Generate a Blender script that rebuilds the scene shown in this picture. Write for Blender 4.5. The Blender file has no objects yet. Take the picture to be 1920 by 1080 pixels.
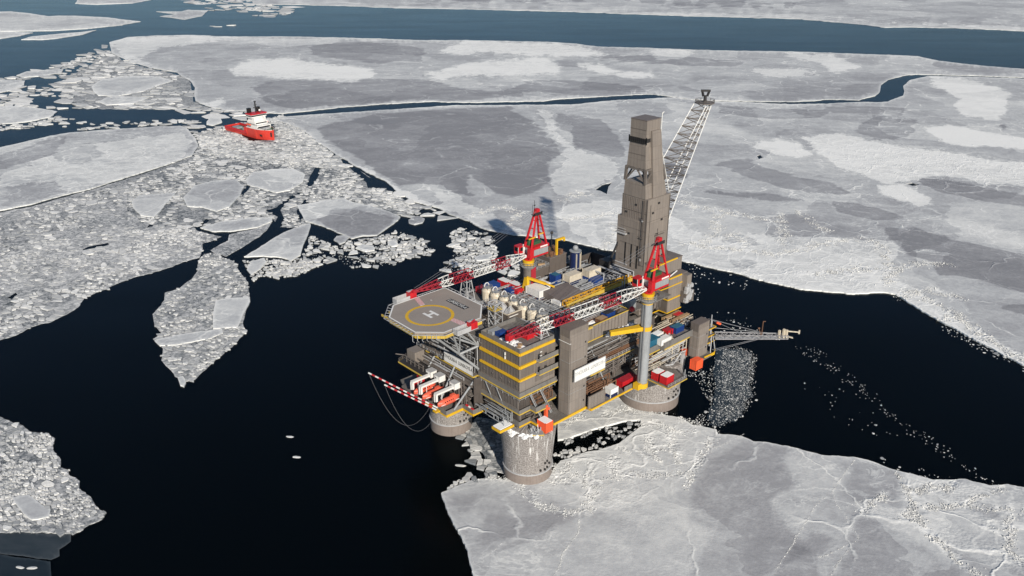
import bpy, bmesh, math, random
import numpy as np
from mathutils import Vector, Matrix, noise
from mathutils.geometry import delaunay_2d_cdt

# ------------------------------------------------------------------ camera, sky, sun, exposure
SC = bpy.context.scene
HC, PITCH, FPX = 190.0, math.radians(23.5), 1600.0
cd = bpy.data.cameras.new('camera'); cam = bpy.data.objects.new('camera', cd); SC.collection.objects.link(cam)
cam.location = (0, 0, HC); cam.rotation_euler = (math.radians(90) - PITCH, 0, 0)
cd.sensor_width = 36; cd.lens = FPX / 1920 * 36; cd.clip_start = 1; cd.clip_end = 60000
SC.camera = cam
SUN_EL, SUN_AZ = math.radians(27.5), math.radians(16.5)      # sun behind the camera, a little to the right
W = bpy.data.worlds.new("World"); SC.world = W; W.use_nodes = True
nt = W.node_tree; bg = nt.nodes['Background']
sky = nt.nodes.new('ShaderNodeTexSky'); sky.sky_type = 'NISHITA'; sky.sun_disc = False
sky.sun_elevation = SUN_EL; sky.sun_rotation = math.pi - SUN_AZ
sky.air_density = 1.0; sky.dust_density = 0.1; sky.ozone_density = 4.0
nt.links.new(sky.outputs[0], bg.inputs[0]); bg.inputs[1].default_value = 0.065
sd = bpy.data.lights.new('sun', 'SUN'); sun = bpy.data.objects.new('sun', sd); SC.collection.objects.link(sun)
sd.energy = 4.3; sd.angle = math.radians(0.6); sd.color = (1.0, 0.93, 0.83)
to_sun = Vector((math.sin(SUN_AZ) * math.cos(SUN_EL), -math.cos(SUN_AZ) * math.cos(SUN_EL), math.sin(SUN_EL)))
sun.rotation_euler = to_sun.to_track_quat('Z', 'Y').to_euler(); sun.location = to_sun * 600
SC.view_settings.view_transform = 'Standard'; SC.view_settings.look = 'None'
SC.view_settings.exposure = 0.32; SC.view_settings.gamma = 1; SC.view_settings.use_curve_mapping = False
SC.cycles.max_bounces = 6; SC.cycles.diffuse_bounces = 2; SC.cycles.glossy_bounces = 2

# ------------------------------------------------------------------ helpers
C = SC.collection.objects
random.seed(7); rng = np.random.default_rng(7)
ct, st = math.cos(PITCH), math.sin(PITCH)
def gp(px, py, z=0.0):
    """the point at height z that the photograph's pixel (px, py) looks at"""
    dx = (px - 960) / FPX; dy = (540 - py) / FPX
    d1 = ct + dy * st; d2 = -st + dy * ct
    t = (z - HC) / d2
    return (dx * t, d1 * t, z)
def gp_np(P, z=0.0):
    P = np.asarray(P, float); dx = (P[:, 0] - 960) / FPX; dy = (540 - P[:, 1]) / FPX
    t = (z - HC) / (-st + dy * ct)
    return np.stack([dx * t, (ct + dy * st) * t], 1)
def px_np(X):
    y = X[:, 1]; z = -HC
    zz = y * ct - z * st; yy = y * st + z * ct
    return np.stack([960 + FPX * X[:, 0] / zz, 540 - FPX * yy / zz], 1)
PSI = math.radians(42.5); cu, su = math.cos(PSI), math.sin(PSI); OX, OY = 2.65, 258.28
def uv(u, v, z=0): return Vector((OX + u * cu - v * su, OY + u * su + v * cu, z))
def setp(o, label=None, cat=None, group=None, kind=None):
    for k, v in (('label', label), ('category', cat), ('group', group), ('kind', kind)):
        if v: o[k] = v
    return o
# ---- materials
def lin(r, g, b):
    f = lambda c: c / 12.92 if c <= .04045 else ((c + .055) / 1.055) ** 2.4
    return (f(r / 255), f(g / 255), f(b / 255), 1)
class N:
    def __init__(s, m): s.t = m.node_tree; s.n = s.t.nodes; s.b = s.n['Principled BSDF']
    def new(s, ty, **k):
        x = s.n.new(ty)
        for a, v in k.items(): setattr(x, a, v)
        return x
    def link(s, a, b): s.t.links.new(a, b)
    def val(s, sock, v):
        if hasattr(v, 'links') or hasattr(v, 'is_output'): s.link(v, sock)
        else: sock.default_value = v
    def math(s, op, a, b=0.0, clamp=False):
        x = s.new('ShaderNodeMath', operation=op, use_clamp=clamp); s.val(x.inputs[0], a); s.val(x.inputs[1], b); return x.outputs[0]
    def coord(s, kind='Object', scale=(1, 1, 1), rot=(0, 0, 0)):
        if kind == 'World': g = s.new('ShaderNodeNewGeometry').outputs['Position']
        else: g = s.new('ShaderNodeTexCoord').outputs[kind]
        mp = s.new('ShaderNodeMapping'); mp.inputs['Scale'].default_value = scale; mp.inputs['Rotation'].default_value = rot
        s.link(g, mp.inputs[0]); return mp.outputs[0]
    def noise(s, vec, scale, detail=4, rough=.55, dist=0.0):
        x = s.new('ShaderNodeTexNoise'); s.link(vec, x.inputs['Vector']); x.inputs['Scale'].default_value = scale
        x.inputs['Detail'].default_value = detail; x.inputs['Roughness'].default_value = rough; x.inputs['Distortion'].default_value = dist
        return x.outputs['Fac']
    def voro(s, vec, scale, feature='DISTANCE_TO_EDGE', out='Distance', rand=1.0):
        x = s.new('ShaderNodeTexVoronoi', feature=feature); s.link(vec, x.inputs['Vector']); x.inputs['Scale'].default_value = scale
        x.inputs['Randomness'].default_value = rand
        return x.outputs[out]
    def ramp(s, fac, stops, interp='LINEAR'):
        x = s.new('ShaderNodeValToRGB'); r = x.color_ramp; r.interpolation = interp
        while len(r.elements) < len(stops): r.elements.new(1)
        for e, (p, c) in zip(r.elements, stops): e.position = p; e.color = c if len(c) == 4 else (*c, 1)
        s.link(fac, x.inputs[0]); return x.outputs[0]
    def step(s, x, a, b):
        m = s.new('ShaderNodeMapRange', interpolation_type='SMOOTHSTEP'); s.link(x, m.inputs[0])
        m.inputs[1].default_value = a; m.inputs[2].default_value = b; return m.outputs[0]
    def mix(s, fac, a, b, mode='MIX'):
        x = s.new('ShaderNodeMix', data_type='RGBA', blend_type=mode); s.val(x.inputs[0], fac)
        s.val(x.inputs[6], a); s.val(x.inputs[7], b); return x.outputs[2]
    def bump(s, h, strength=1, dist=1):
        x = s.new('ShaderNodeBump'); x.inputs['Strength'].default_value = strength; x.inputs['Distance'].default_value = dist
        s.link(h, x.inputs['Height']); s.link(x.outputs[0], s.b.inputs['Normal']); return x
def newmat(name):
    m = bpy.data.materials.new(name); m.use_nodes = True; return m
def paint(name, col, rough=.5, dirt=.25, metal=0.0, scale=.35, dirtcol=None, rust=0.0, spec=.4):
    """painted or bare steel: base colour with uneven weathering, streaks and a little rust"""
    m = newmat(name); n = N(m); dirt = min(.9, dirt * 1.35 + .06); rust = max(rust, .12)
    v = n.coord('Object'); vs = n.coord('Object', (1.6, 1.6, .12))
    a = n.noise(v, scale, 5, .6); b = n.noise(vs, 1.3, 4, .6)
    f = n.math('MULTIPLY', n.step(n.math('ADD', n.math('MULTIPLY', a, .5), n.math('MULTIPLY', b, .5)), .42, .68), dirt)
    dc = dirtcol or tuple(c * .45 for c in col[:3])
    c = n.mix(f, (*col[:3], 1), (*dc[:3], 1))
    if rust:
        r = n.math('MULTIPLY', n.step(n.noise(vs, 2.1, 6, .7), .58, .7), rust)
        c = n.mix(r, c, (.16, .06, .025, 1))
    n.link(c, n.b.inputs['Base Color']); n.b.inputs['Metallic'].default_value = metal
    n.link(n.math('ADD', n.math('MULTIPLY', a, .3), rough - .15), n.b.inputs['Roughness'])
    n.b.inputs['Specular IOR Level'].default_value = spec
    n.bump(n.noise(v, 2.0, 3), .15, .05)
    return m
M = {}
def ice_material(name, tone=1.0):
    m = newmat(name); n = N(m)
    p = n.coord('World'); ps = n.coord('World', (.6, 1.0, 1), (0, 0, math.radians(-18)))
    at = n.new('ShaderNodeAttribute', attribute_name='snow').outputs['Fac']
    rb = n.new('ShaderNodeAttribute', attribute_name='rubble').outputs['Fac']
    big = n.noise(ps, .012, 6, .62, .6); mid = n.noise(ps, .06, 6, .66, .5); fine = n.noise(p, .45, 5, .7)
    pa = n.new('ShaderNodeAttribute', attribute_name='pos').outputs['Fac']; na = n.new('ShaderNodeAttribute', attribute_name='neg').outputs['Fac']
    e1 = n.noise(p, .05, 7, .62, .3); en = n.math('MULTIPLY', n.math('ADD', n.math('SUBTRACT', e1, .5), n.math('MULTIPLY', n.math('SUBTRACT', fine, .5), .35)), 1.5)
    pm = n.step(n.math('ADD', pa, en), .46, .56); nm = n.step(n.math('ADD', na, n.math('MULTIPLY', n.math('SUBTRACT', n.noise(ps, .03, 8, .66, .6), .5), 1.5)), .44, .60)
    s = n.math('ADD', at, n.math('SUBTRACT', n.math('MULTIPLY', pm, .25), n.math('MULTIPLY', nm, .25)))
    s = n.math('ADD', s, n.math('MULTIPLY', n.math('SUBTRACT', big, .5), .34))
    s = n.math('ADD', s, n.math('MULTIPLY', n.math('SUBTRACT', mid, .5), .40))
    s = n.math('ADD', s, n.math('MULTIPLY', n.math('SUBTRACT', fine, .5), .30))
    # thin rafting lines and pressure ridges
    wp = n.new('ShaderNodeMix', data_type='VECTOR'); wp.inputs[0].default_value = .5
    nz = n.new('ShaderNodeTexNoise'); n.link(p, nz.inputs['Vector']); nz.inputs['Scale'].default_value = .05; nz.inputs['Detail'].default_value = 4
    wv = n.new('ShaderNodeVectorMath', operation='MULTIPLY_ADD'); n.link(nz.outputs['Color'], wv.inputs[0]); wv.inputs[1].default_value = (26, 26, 0); n.link(p, wv.inputs[2])
    pl = n.new('ShaderNodeTexVoronoi', feature='F1'); n.link(wv.outputs[0], pl.inputs['Vector']); pl.inputs['Scale'].default_value = .014
    sc_ = n.new('ShaderNodeSeparateColor'); n.link(pl.outputs['Color'], sc_.inputs[0]); s = n.math('ADD', s, n.math('MULTIPLY', n.math('SUBTRACT', sc_.outputs[0], .5), .17))
    cell = n.voro(wv.outputs[0], .028); cell2 = n.voro(wv.outputs[0], .085)
    gate = n.step(n.noise(p, .02, 3), .46, .6)
    line = n.math('MULTIPLY', n.math('SUBTRACT', 1.0, n.step(cell, .0, .03)), gate)
    line2 = n.math('MULTIPLY', n.math('SUBTRACT', 1.0, n.step(cell2, .0, .09)), rb)
    chunk = n.voro(p, .95, 'F1', 'Distance')
    rub = n.math('MULTIPLY', n.math('MULTIPLY', n.step(n.noise(p, .11, 5, .7), .46, .66), rb), .26)
    vein = n.math('ABSOLUTE', n.math('SUBTRACT', n.noise(ps, .035, 7, .62, 1.2), .5))
    vein = n.math('MULTIPLY', n.math('SUBTRACT', 1.0, n.step(vein, .0, .018)), n.step(n.noise(p, .009, 3), .4, .6))
    s = n.math('ADD', s, n.math('MULTIPLY', vein, .17))
    s = n.math('ADD', s, n.math('MULTIPLY', n.math('ADD', line, line2), .24)); s = n.math('ADD', s, rub)
    base = n.ramp(s, [(0.0, (.195, .20, .212)), (.28, (.25, .249, .257)), (.47, (.355, .355, .36)), (.62, (.50, .505, .498)), (.78, (.67, .668, .638)), (1.0, (.84, .83, .785))])
    n.link(base, n.b.inputs['Base Color']); n.b.inputs['Roughness'].default_value = .75; n.b.inputs['Specular IOR Level'].default_value = .25
    h = n.math('ADD', n.math('MULTIPLY', n.math('SUBTRACT', 1.0, chunk), n.math('ADD', n.math('MULTIPLY', n.math('MULTIPLY', rb, n.step(n.noise(p, .06, 4, .6), .42, .62)), .8), .015)), n.math('MULTIPLY', n.math('ADD', line, line2), .35))
    h = n.math('ADD', h, n.math('MULTIPLY', fine, .14)); h = n.math('ADD', h, n.math('MULTIPLY', mid, .35))
    n.bump(h, .7, .8)
    return m
M['ice'] = ice_material('sea_ice')
def brash_material():
    m = newmat('brash'); n = N(m); p = n.coord('World')
    at = n.new('ShaderNodeAttribute', attribute_name='snow').outputs['Fac']
    s = n.math('ADD', at, n.math('MULTIPLY', n.math('SUBTRACT', n.noise(p, .35, 4, .65), .5), .5))
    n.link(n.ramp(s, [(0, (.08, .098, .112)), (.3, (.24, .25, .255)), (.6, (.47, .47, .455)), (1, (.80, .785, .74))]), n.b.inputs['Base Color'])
    n.b.inputs['Roughness'].default_value = .7; n.b.inputs['Specular IOR Level'].default_value = .25
    n.bump(n.noise(p, .9, 4, .65), .6, .6); return m
M['brash'] = brash_material()
def slush_material():
    m = newmat('slush'); n = N(m); p = n.coord('World')
    at = n.new('ShaderNodeAttribute', attribute_name='snow').outputs['Fac']
    def cells(sc):
        v = n.new('ShaderNodeTexVoronoi', feature='F1'); n.link(p, v.inputs['Vector']); v.inputs['Scale'].default_value = sc
        b = n.new('ShaderNodeSeparateColor'); n.link(v.outputs['Color'], b.inputs[0]); return b.outputs[0], v.outputs['Distance']
    c1, d1 = cells(.42); c2, d2 = cells(1.1); g = n.step(n.noise(p, .05, 4, .6), .4, .62)
    t = n.math('ADD', n.math('MULTIPLY', n.math('SUBTRACT', c1, .5), .34), n.math('MULTIPLY', n.math('SUBTRACT', c2, .5), .3))
    e = n.math('MULTIPLY', n.math('SUBTRACT', 1.0, n.step(n.voro(p, .42), .0, .12)), n.math('MULTIPLY', g, -.35))
    s = n.math('ADD', n.math('ADD', at, t), n.math('ADD', e, n.math('MULTIPLY', n.math('SUBTRACT', n.noise(p, .03, 5, .6), .5), .45)))
    n.link(n.ramp(s, [(0, (.05, .062, .07)), (.3, (.20, .21, .215)), (.6, (.44, .44, .43)), (1, (.80, .785, .74))]), n.b.inputs['Base Color'])
    n.b.inputs['Roughness'].default_value = .7; n.b.inputs['Specular IOR Level'].default_value = .2
    n.bump(n.math('ADD', n.math('MULTIPLY', c1, .6), n.math('MULTIPLY', c2, .4)), .5, .5); return m
M['slush'] = slush_material()
def nilas_material():
    m = newmat('young_ice'); n = N(m); p = n.coord('World', (.5, 1, 1))
    at = n.new('ShaderNodeAttribute', attribute_name='snow').outputs['Fac']
    s = n.math('ADD', at, n.math('MULTIPLY', n.math('SUBTRACT', n.noise(p, .12, 6, .65, .8), .5), .5))
    n.link(n.ramp(s, [(0, (.006, .012, .018)), (.35, (.03, .04, .047)), (.7, (.09, .10, .105)), (1, (.4, .4, .39))]), n.b.inputs['Base Color'])
    n.b.inputs['Roughness'].default_value = .45; n.b.inputs['Specular IOR Level'].default_value = .2; return m
M['nilas'] = nilas_material()
def water_material():
    m = newmat('sea_water'); n = N(m); p = n.coord('World', (.6, 1, 1)); n.n.remove(n.b)
    d = n.new('ShaderNodeBsdfDiffuse'); d.inputs[0].default_value = (.0002, .0009, .0013, 1)
    g = n.new('ShaderNodeBsdfGlossy'); g.inputs[0].default_value = (.60, .70, .76, 1); g.inputs['Roughness'].default_value = .16
    h = n.math('ADD', n.noise(p, .5, 4, .6, .3), n.math('MULTIPLY', n.noise(p, .06, 3, .5), 1.2))
    bp = n.new('ShaderNodeBump'); bp.inputs['Strength'].default_value = .35; bp.inputs['Distance'].default_value = .45
    n.link(h, bp.inputs['Height']); n.link(bp.outputs[0], g.inputs['Normal'])
    fr = n.new('ShaderNodeFresnel'); fr.inputs['IOR'].default_value = 1.16
    mx = n.new('ShaderNodeMixShader'); n.link(n.math('MULTIPLY', fr.outputs[0], n.math('ADD', .66, n.math('MULTIPLY', n.noise(n.coord('World', (.25, 1, 1), (0, 0, .3)), .02, 4, .6), .5))), mx.inputs[0])
    n.link(d.outputs[0], mx.inputs[1]); n.link(g.outputs[0], mx.inputs[2]); n.link(mx.outputs[0], n.n['Material Output'].inputs[0]); return m
M['water'] = water_material()

def mesh_obj(name, verts, faces, mat, attrs=None, parent=None, smooth=False):
    me = bpy.data.meshes.new(name); me.from_pydata([tuple(v) for v in verts], [], [tuple(f) for f in faces]); me.update()
    for k, a in (attrs or {}).items():
        at = me.attributes.new(k, 'FLOAT', 'POINT'); at.data.foreach_set('value', np.asarray(a, np.float32))
    me.materials.append(mat)
    if smooth: me.polygons.foreach_set('use_smooth', [True] * len(me.polygons))
    o = bpy.data.objects.new(name, me); C.link(o)
    if parent: o.parent = parent
    return o

# ------------------------------------------------------------------ sea and ice
wx = 60000
setp(mesh_obj('sea_water', [(-wx, -200, 0), (wx, -200, 0), (wx, wx, 0), (-wx, wx, 0)], [(0, 1, 2, 3)], M['water']), kind='structure')

def inpoly(P, poly):
    poly = np.asarray(poly, float); x, y = P[:, 0], P[:, 1]; r = np.zeros(len(P), bool)
    a = poly; b = np.roll(poly, -1, 0)
    for (x0, y0), (x1, y1) in zip(a, b):
        if y0 == y1: continue
        c = ((y0 > y) != (y1 > y)) & (x < (x1 - x0) * (y - y0) / (y1 - y0) + x0)
        r ^= c
    return r
def sdist(P, poly, ky=2.2):
    """signed distance (inside positive) in pixels, rows stretched for the flat view"""
    s = np.array([1, ky]); Q = P * s; a = np.asarray(poly, float) * s; b = np.roll(a, -1, 0); d = np.full(len(P), 1e9)
    for p0, p1 in zip(a, b):
        e = p1 - p0; L = max(e @ e, 1e-9); t = np.clip(((Q - p0) @ e) / L, 0, 1)
        d = np.minimum(d, np.hypot(*(Q - p0 - t[:, None] * e).T))
    return np.where(inpoly(P, poly), d, -d)
def ldist(P, line, ky=2.2):
    s = np.array([1, ky]); Q = P * s; a = np.asarray(line, float) * s; d = np.full(len(P), 1e9)
    for p0, p1 in zip(a[:-1], a[1:]):
        e = p1 - p0; L = max(e @ e, 1e-9); t = np.clip(((Q - p0) @ e) / L, 0, 1)
        d = np.minimum(d, np.hypot(*(Q - p0 - t[:, None] * e).T))
    return d
def roughen(poly, step, amp, seed):
    """cuts a traced outline into short pieces and frays it; the fraying is measured in metres on the ice"""
    out = []; n = len(poly)
    for i in range(n):
        a = np.array(poly[i], float); b = np.array(poly[(i + 1) % n], float)
        k = max(1, min(400, int(np.hypot(*((b - a) * (1, 2))) / step)))
        for j in range(k): out.append(a + (b - a) * j / k)
    Q = gp_np(np.array(out))
    for q in Q:
        D = np.hypot(*q); L = max(3.0, D * .012)
        v = Vector((q[0] / L, q[1] / L, seed * 7.3))
        d = noise.noise_vector(v) + noise.noise_vector(v * 2.7) * .6 + noise.noise_vector(v * 6.5) * .4
        A = amp * max(1.0, D / 450)
        q[0] += d.x * A; q[1] += d.y * A * 1.3
    return px_np(Q)
def grid_pts(poly, step, ky=.5):
    P = np.asarray(poly); x0, y0 = P.min(0); x1, y1 = P.max(0)
    xs = np.arange(x0, x1, step); ys = np.arange(y0, y1, step * ky)
    X, Y = np.meshgrid(xs, ys); G = np.stack([X.ravel(), Y.ravel()], 1)
    G = G + (rng.random(G.shape) - .5) * (step * .8, step * ky * .8)
    return G[inpoly(G, poly)]
TONES = []      # (polygon, amount, soft edge in px)
RUB = []        # (polygon or line, width or None, amount, soft)
def field(P, base, rub):
    s = np.full(len(P), base, float); r = np.full(len(P), rub, float)
    pos = np.zeros(len(P)); neg = np.zeros(len(P))
    for poly, v, soft in TONES:
        d = sdist(P, poly)
        if abs(v) < .125: s += v * np.clip(.5 + d / (2 * soft), 0, 1)
        else:
            w = np.clip(.5 + d / 34, 0, 1); s += (v - math.copysign(.25, v)) * np.clip(.5 + d / (2 * soft), 0, 1)
            if v > 0: pos = np.maximum(pos, w)
            else: neg = np.maximum(neg, w)
    for poly, w, v, soft in RUB:
        if w is None: r += v * np.clip(.5 + sdist(P, poly) / (2 * soft), 0, 1)
        else: r += v * np.clip(1.4 - ldist(P, poly) / w, 0, 1)
    return s, np.clip(r, 0, 1.2), pos, neg
def sheet(name, poly, base=.5, rub=.06, step=9, amp=.8, thick=.55, holes=(), seed=1, edge=.22, mat='ice', estep=4):
    out = roughen(poly, estep, amp, seed); loops = [out] + [roughen(h, 4, amp, seed + 3 + i) for i, h in enumerate(holes)]
    pts = []; edges = []
    for L in loops:
        o = len(pts); pts += [tuple(p) for p in L]; edges += [(o + i, o + (i + 1) % len(L)) for i in range(len(L))]
    G = grid_pts(out, step)
    if len(G):
        pts += [tuple(g) for g in G]
    V, E, F, ov, oe, of = delaunay_2d_cdt([Vector(p) for p in pts], edges, [], 0, 1e-5)
    P = np.array([v[:] for v in V]); F = np.array([f[:] for f in F])
    cen = P[F].mean(1); ok = inpoly(cen, out)
    for h in loops[1:]: ok &= ~inpoly(cen, h)
    F = F[ok]
    s, r, pos, neg = field(P, base, rub)
    sd_ = sdist(P, out) if len(P) * len(out) < 4e7 else np.full(len(P), 99.)
    s = s + edge * np.clip(1 - sd_ / 7, 0, 1) ** 2
    X = gp_np(P)
    und = np.array([noise.noise((x[0] * .03, x[1] * .03, seed)) for x in X]) * .12
    top = np.column_stack([X, thick + und])
    cnt = {}
    for f in F:
        for a, b in ((f[0], f[1]), (f[1], f[2]), (f[2], f[0])):
            k = (min(a, b), max(a, b)); cnt.setdefault(k, []).append((a, b))
    nb = len(top); verts = list(map(tuple, top)); faces = [tuple(f) for f in F]; low = {}
    s = list(s); r = list(r); pos = list(pos); neg = list(neg)
    for k, l in cnt.items():
        if len(l) == 1:
            a, b = l[0]
            for q in (a, b):
                if q not in low: low[q] = len(verts); verts.append((top[q][0], top[q][1], -.4)); s.append(s[q]); r.append(0); pos.append(0); neg.append(0)
            faces.append((b, a, low[a], low[b]))
    return mesh_obj(name, verts, faces, M[mat], {'snow': s, 'rubble': r, 'pos': pos, 'neg': neg})
def mpp(y):        # metres per pixel across, and pixel row-to-column squash of flat ground
    t = HC / (st - (540 - y) / FPX * ct); return t / FPX
def squash(y): return math.sin(PITCH + math.atan((y - 540) / FPX))
def voronoi_brash(name, label, region, size, gap=.08, void=0.0, lo=.3, hi=.95, holes=(), seed=3, big=.03, bigf=(2.0, 4.5), thick=(.25, .9), vscale=.02, minpx=2.4, keep=None, parent=None):
    """mosaic of broken ice: irregular cells of many sizes, each a slab of its own height"""
    R = random.Random(seed); region = np.asarray(region, float); x0, y0 = region.min(0); x1, y1 = region.max(0)
    pts = []; y = y0 - 4
    while y < y1 + 4:
        w = max(size / mpp(y), minpx); h = max(w * squash(y), .9)
        x = x0 - 4 + R.random() * w
        while x < x1 + 4:
            pts.append((x + (R.random() - .5) * w * .95, y + (R.random() - .5) * h * .95, w)); x += w
        y += h
    P = np.array(pts); ok = sdist(P[:, :2], region) > -8
    P = P[ok]
    bigs = P[rng.random(len(P)) < big]; keepm = np.ones(len(P), bool); ky = 1 / squash((y0 + y1) / 2)
    for b in bigs:
        rr = b[2] * R.uniform(*bigf) * .5
        d = np.hypot(P[:, 0] - b[0], (P[:, 1] - b[1]) * ky)
        keepm &= ~((d < rr) & (d > 1e-6))
    P = P[keepm]
    G_ = gp_np(P[:, :2]); nzv = np.array([noise.noise((g[0] * .045, g[1] * .03, seed + 9.1)) for g in G_]); P = P[(nzv < .12) | (rng.random(len(P)) < .38)]
    D = P[:, :2] * (1, ky)
    V, E, F, *_ = delaunay_2d_cdt([Vector(p) for p in D], [], [], 0, 1e-6)
    Vn = np.array([v[:] for v in V]); F = np.array([f[:] for f in F])
    A, B, Cc = Vn[F[:, 0]], Vn[F[:, 1]], Vn[F[:, 2]]
    d = 2 * (A[:, 0] * (B[:, 1] - Cc[:, 1]) + B[:, 0] * (Cc[:, 1] - A[:, 1]) + Cc[:, 0] * (A[:, 1] - B[:, 1])); d[np.abs(d) < 1e-9] = 1e-9
    q = lambda Z: (Z ** 2).sum(1)
    ux = (q(A) * (B[:, 1] - Cc[:, 1]) + q(B) * (Cc[:, 1] - A[:, 1]) + q(Cc) * (A[:, 1] - B[:, 1])) / d
    uy = (q(A) * (Cc[:, 0] - B[:, 0]) + q(B) * (A[:, 0] - Cc[:, 0]) + q(Cc) * (B[:, 0] - A[:, 0])) / d
    cc = np.stack([ux, uy], 1)
    inc = [[] for _ in range(len(Vn))]
    for i, f in enumerate(F):
        for k in f: inc[k].append(i)
    S = Vn / (1, ky); good = inpoly(S, region)
    for h in holes: good &= ~inpoly(S, h)
    verts = []; faces = []; sn = []
    for i in np.nonzero(good)[0]:
        if len(inc[i]) < 3: continue
        c = Vn[i]; Q = cc[inc[i]]
        Q = Q[np.argsort(np.arctan2(Q[:, 1] - c[1], Q[:, 0] - c[0]))]
        r = np.hypot(*(Q - c).T); lim = np.median(r) * 1.7
        if np.median(r) > 2.6 * max(size / mpp(c[1] / ky), minpx): continue
        Q = c + (Q - c) * np.minimum(1, lim / np.maximum(r, 1e-6))[:, None]
        X = gp_np(Q / (1, ky)); cx = X.mean(0)
        nz = noise.noise((cx[0] * vscale, cx[1] * vscale * .7, seed)) * .5 + noise.noise((cx[0] * vscale * 3.3, cx[1] * vscale * 3.3, seed + 5)) * .3
        if nz * .5 + R.random() * .6 < void: continue
        g = 1 - gap * R.uniform(.4, 2.6) - (0.45 * R.random() if R.random() < .12 else 0)
        X = cx + (X - cx) * g
        z = R.uniform(*thick); tx, ty = R.gauss(0, .035), R.gauss(0, .035)
        tone = min(1.0, max(.05, R.uniform(lo, hi) + nz * .35))
        o = len(verts); n = len(X)
        for x in X: verts.append((x[0], x[1], max(.06, z + (x[0] - cx[0]) * tx + (x[1] - cx[1]) * ty)))
        for x in X: verts.append((cx[0] + (x[0] - cx[0]) * 1.04, cx[1] + (x[1] - cx[1]) * 1.04, -.3))
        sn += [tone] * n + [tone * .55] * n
        faces.append(tuple(range(o, o + n)))
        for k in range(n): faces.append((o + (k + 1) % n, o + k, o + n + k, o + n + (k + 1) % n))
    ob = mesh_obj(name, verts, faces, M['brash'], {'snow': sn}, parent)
    if not parent: setp(ob, label, 'brash ice', None, 'stuff')
    else: ob['kind'] = 'stuff'
    return ob
def loose_brash(name, label, region, size, cover, lo=.3, hi=1.0, seed=5, smin=.35, clump=.02, zoff=0):
    """separate pieces afloat in open water"""
    R = random.Random(seed); region = np.asarray(region, float); x0, y0 = region.min(0); x1, y1 = region.max(0)
    verts = []; faces = []; sn = []; y = y0; cand = []
    while y < y1:
        w = size / mpp(y); h = w * squash(y); x = x0 + R.random() * w
        while x < x1: cand.append((x + (R.random() - .5) * w, y + (R.random() - .5) * h)); x += w
        y += h
    cand = np.array(cand); sd_ = sdist(cand, region)
    for (x, y), dd in zip(cand, sd_):
        if dd <= 0: continue
        g = gp(x, y)
        nz = noise.noise((g[0] * clump, g[1] * clump, seed)) + .5 * noise.noise((g[0] * clump * 3, g[1] * clump * 3, seed + 2))
        if R.random() > cover * (1 + 1.3 * nz) * min(1, .35 + dd / 12): continue
        r = size * .5 * (smin + (1.15 - smin) * R.random() ** 1.6) * (1.9 if R.random() < .05 else 1)
        n = R.randint(5, 8); a0 = R.random() * 6.28; asp = R.uniform(.35, .95); rot = R.random() * 6.28
        o = len(verts); z = R.uniform(.09, .2 + r * .14); tone = R.uniform(lo, hi)
        ring = []
        for k in range(n):
            t = a0 + 6.283 * k / n + R.uniform(-.25, .25); rr = r * R.uniform(.75, 1.15)
            ex, ey = rr * math.cos(t), rr * asp * math.sin(t)
            ring.append((g[0] + ex * math.cos(rot) - ey * math.sin(rot), g[1] + ex * math.sin(rot) + ey * math.cos(rot)))
        tx, ty = R.gauss(0, .05), R.gauss(0, .05)
        for q in ring: verts.append((g[0] + (q[0] - g[0]) * .85, g[1] + (q[1] - g[1]) * .85, max(.08, z + (q[0] - g[0]) * tx + (q[1] - g[1]) * ty)))
        for q in ring: verts.append((q[0], q[1], -.25))
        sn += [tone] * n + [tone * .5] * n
        faces.append(tuple(range(o, o + n)))
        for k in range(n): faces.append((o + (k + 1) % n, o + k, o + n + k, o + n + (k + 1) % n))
    if not verts: return
    return setp(mesh_obj(name, verts, faces, M['brash'], {'snow': sn}), label, 'brash ice', None, 'stuff')
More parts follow.
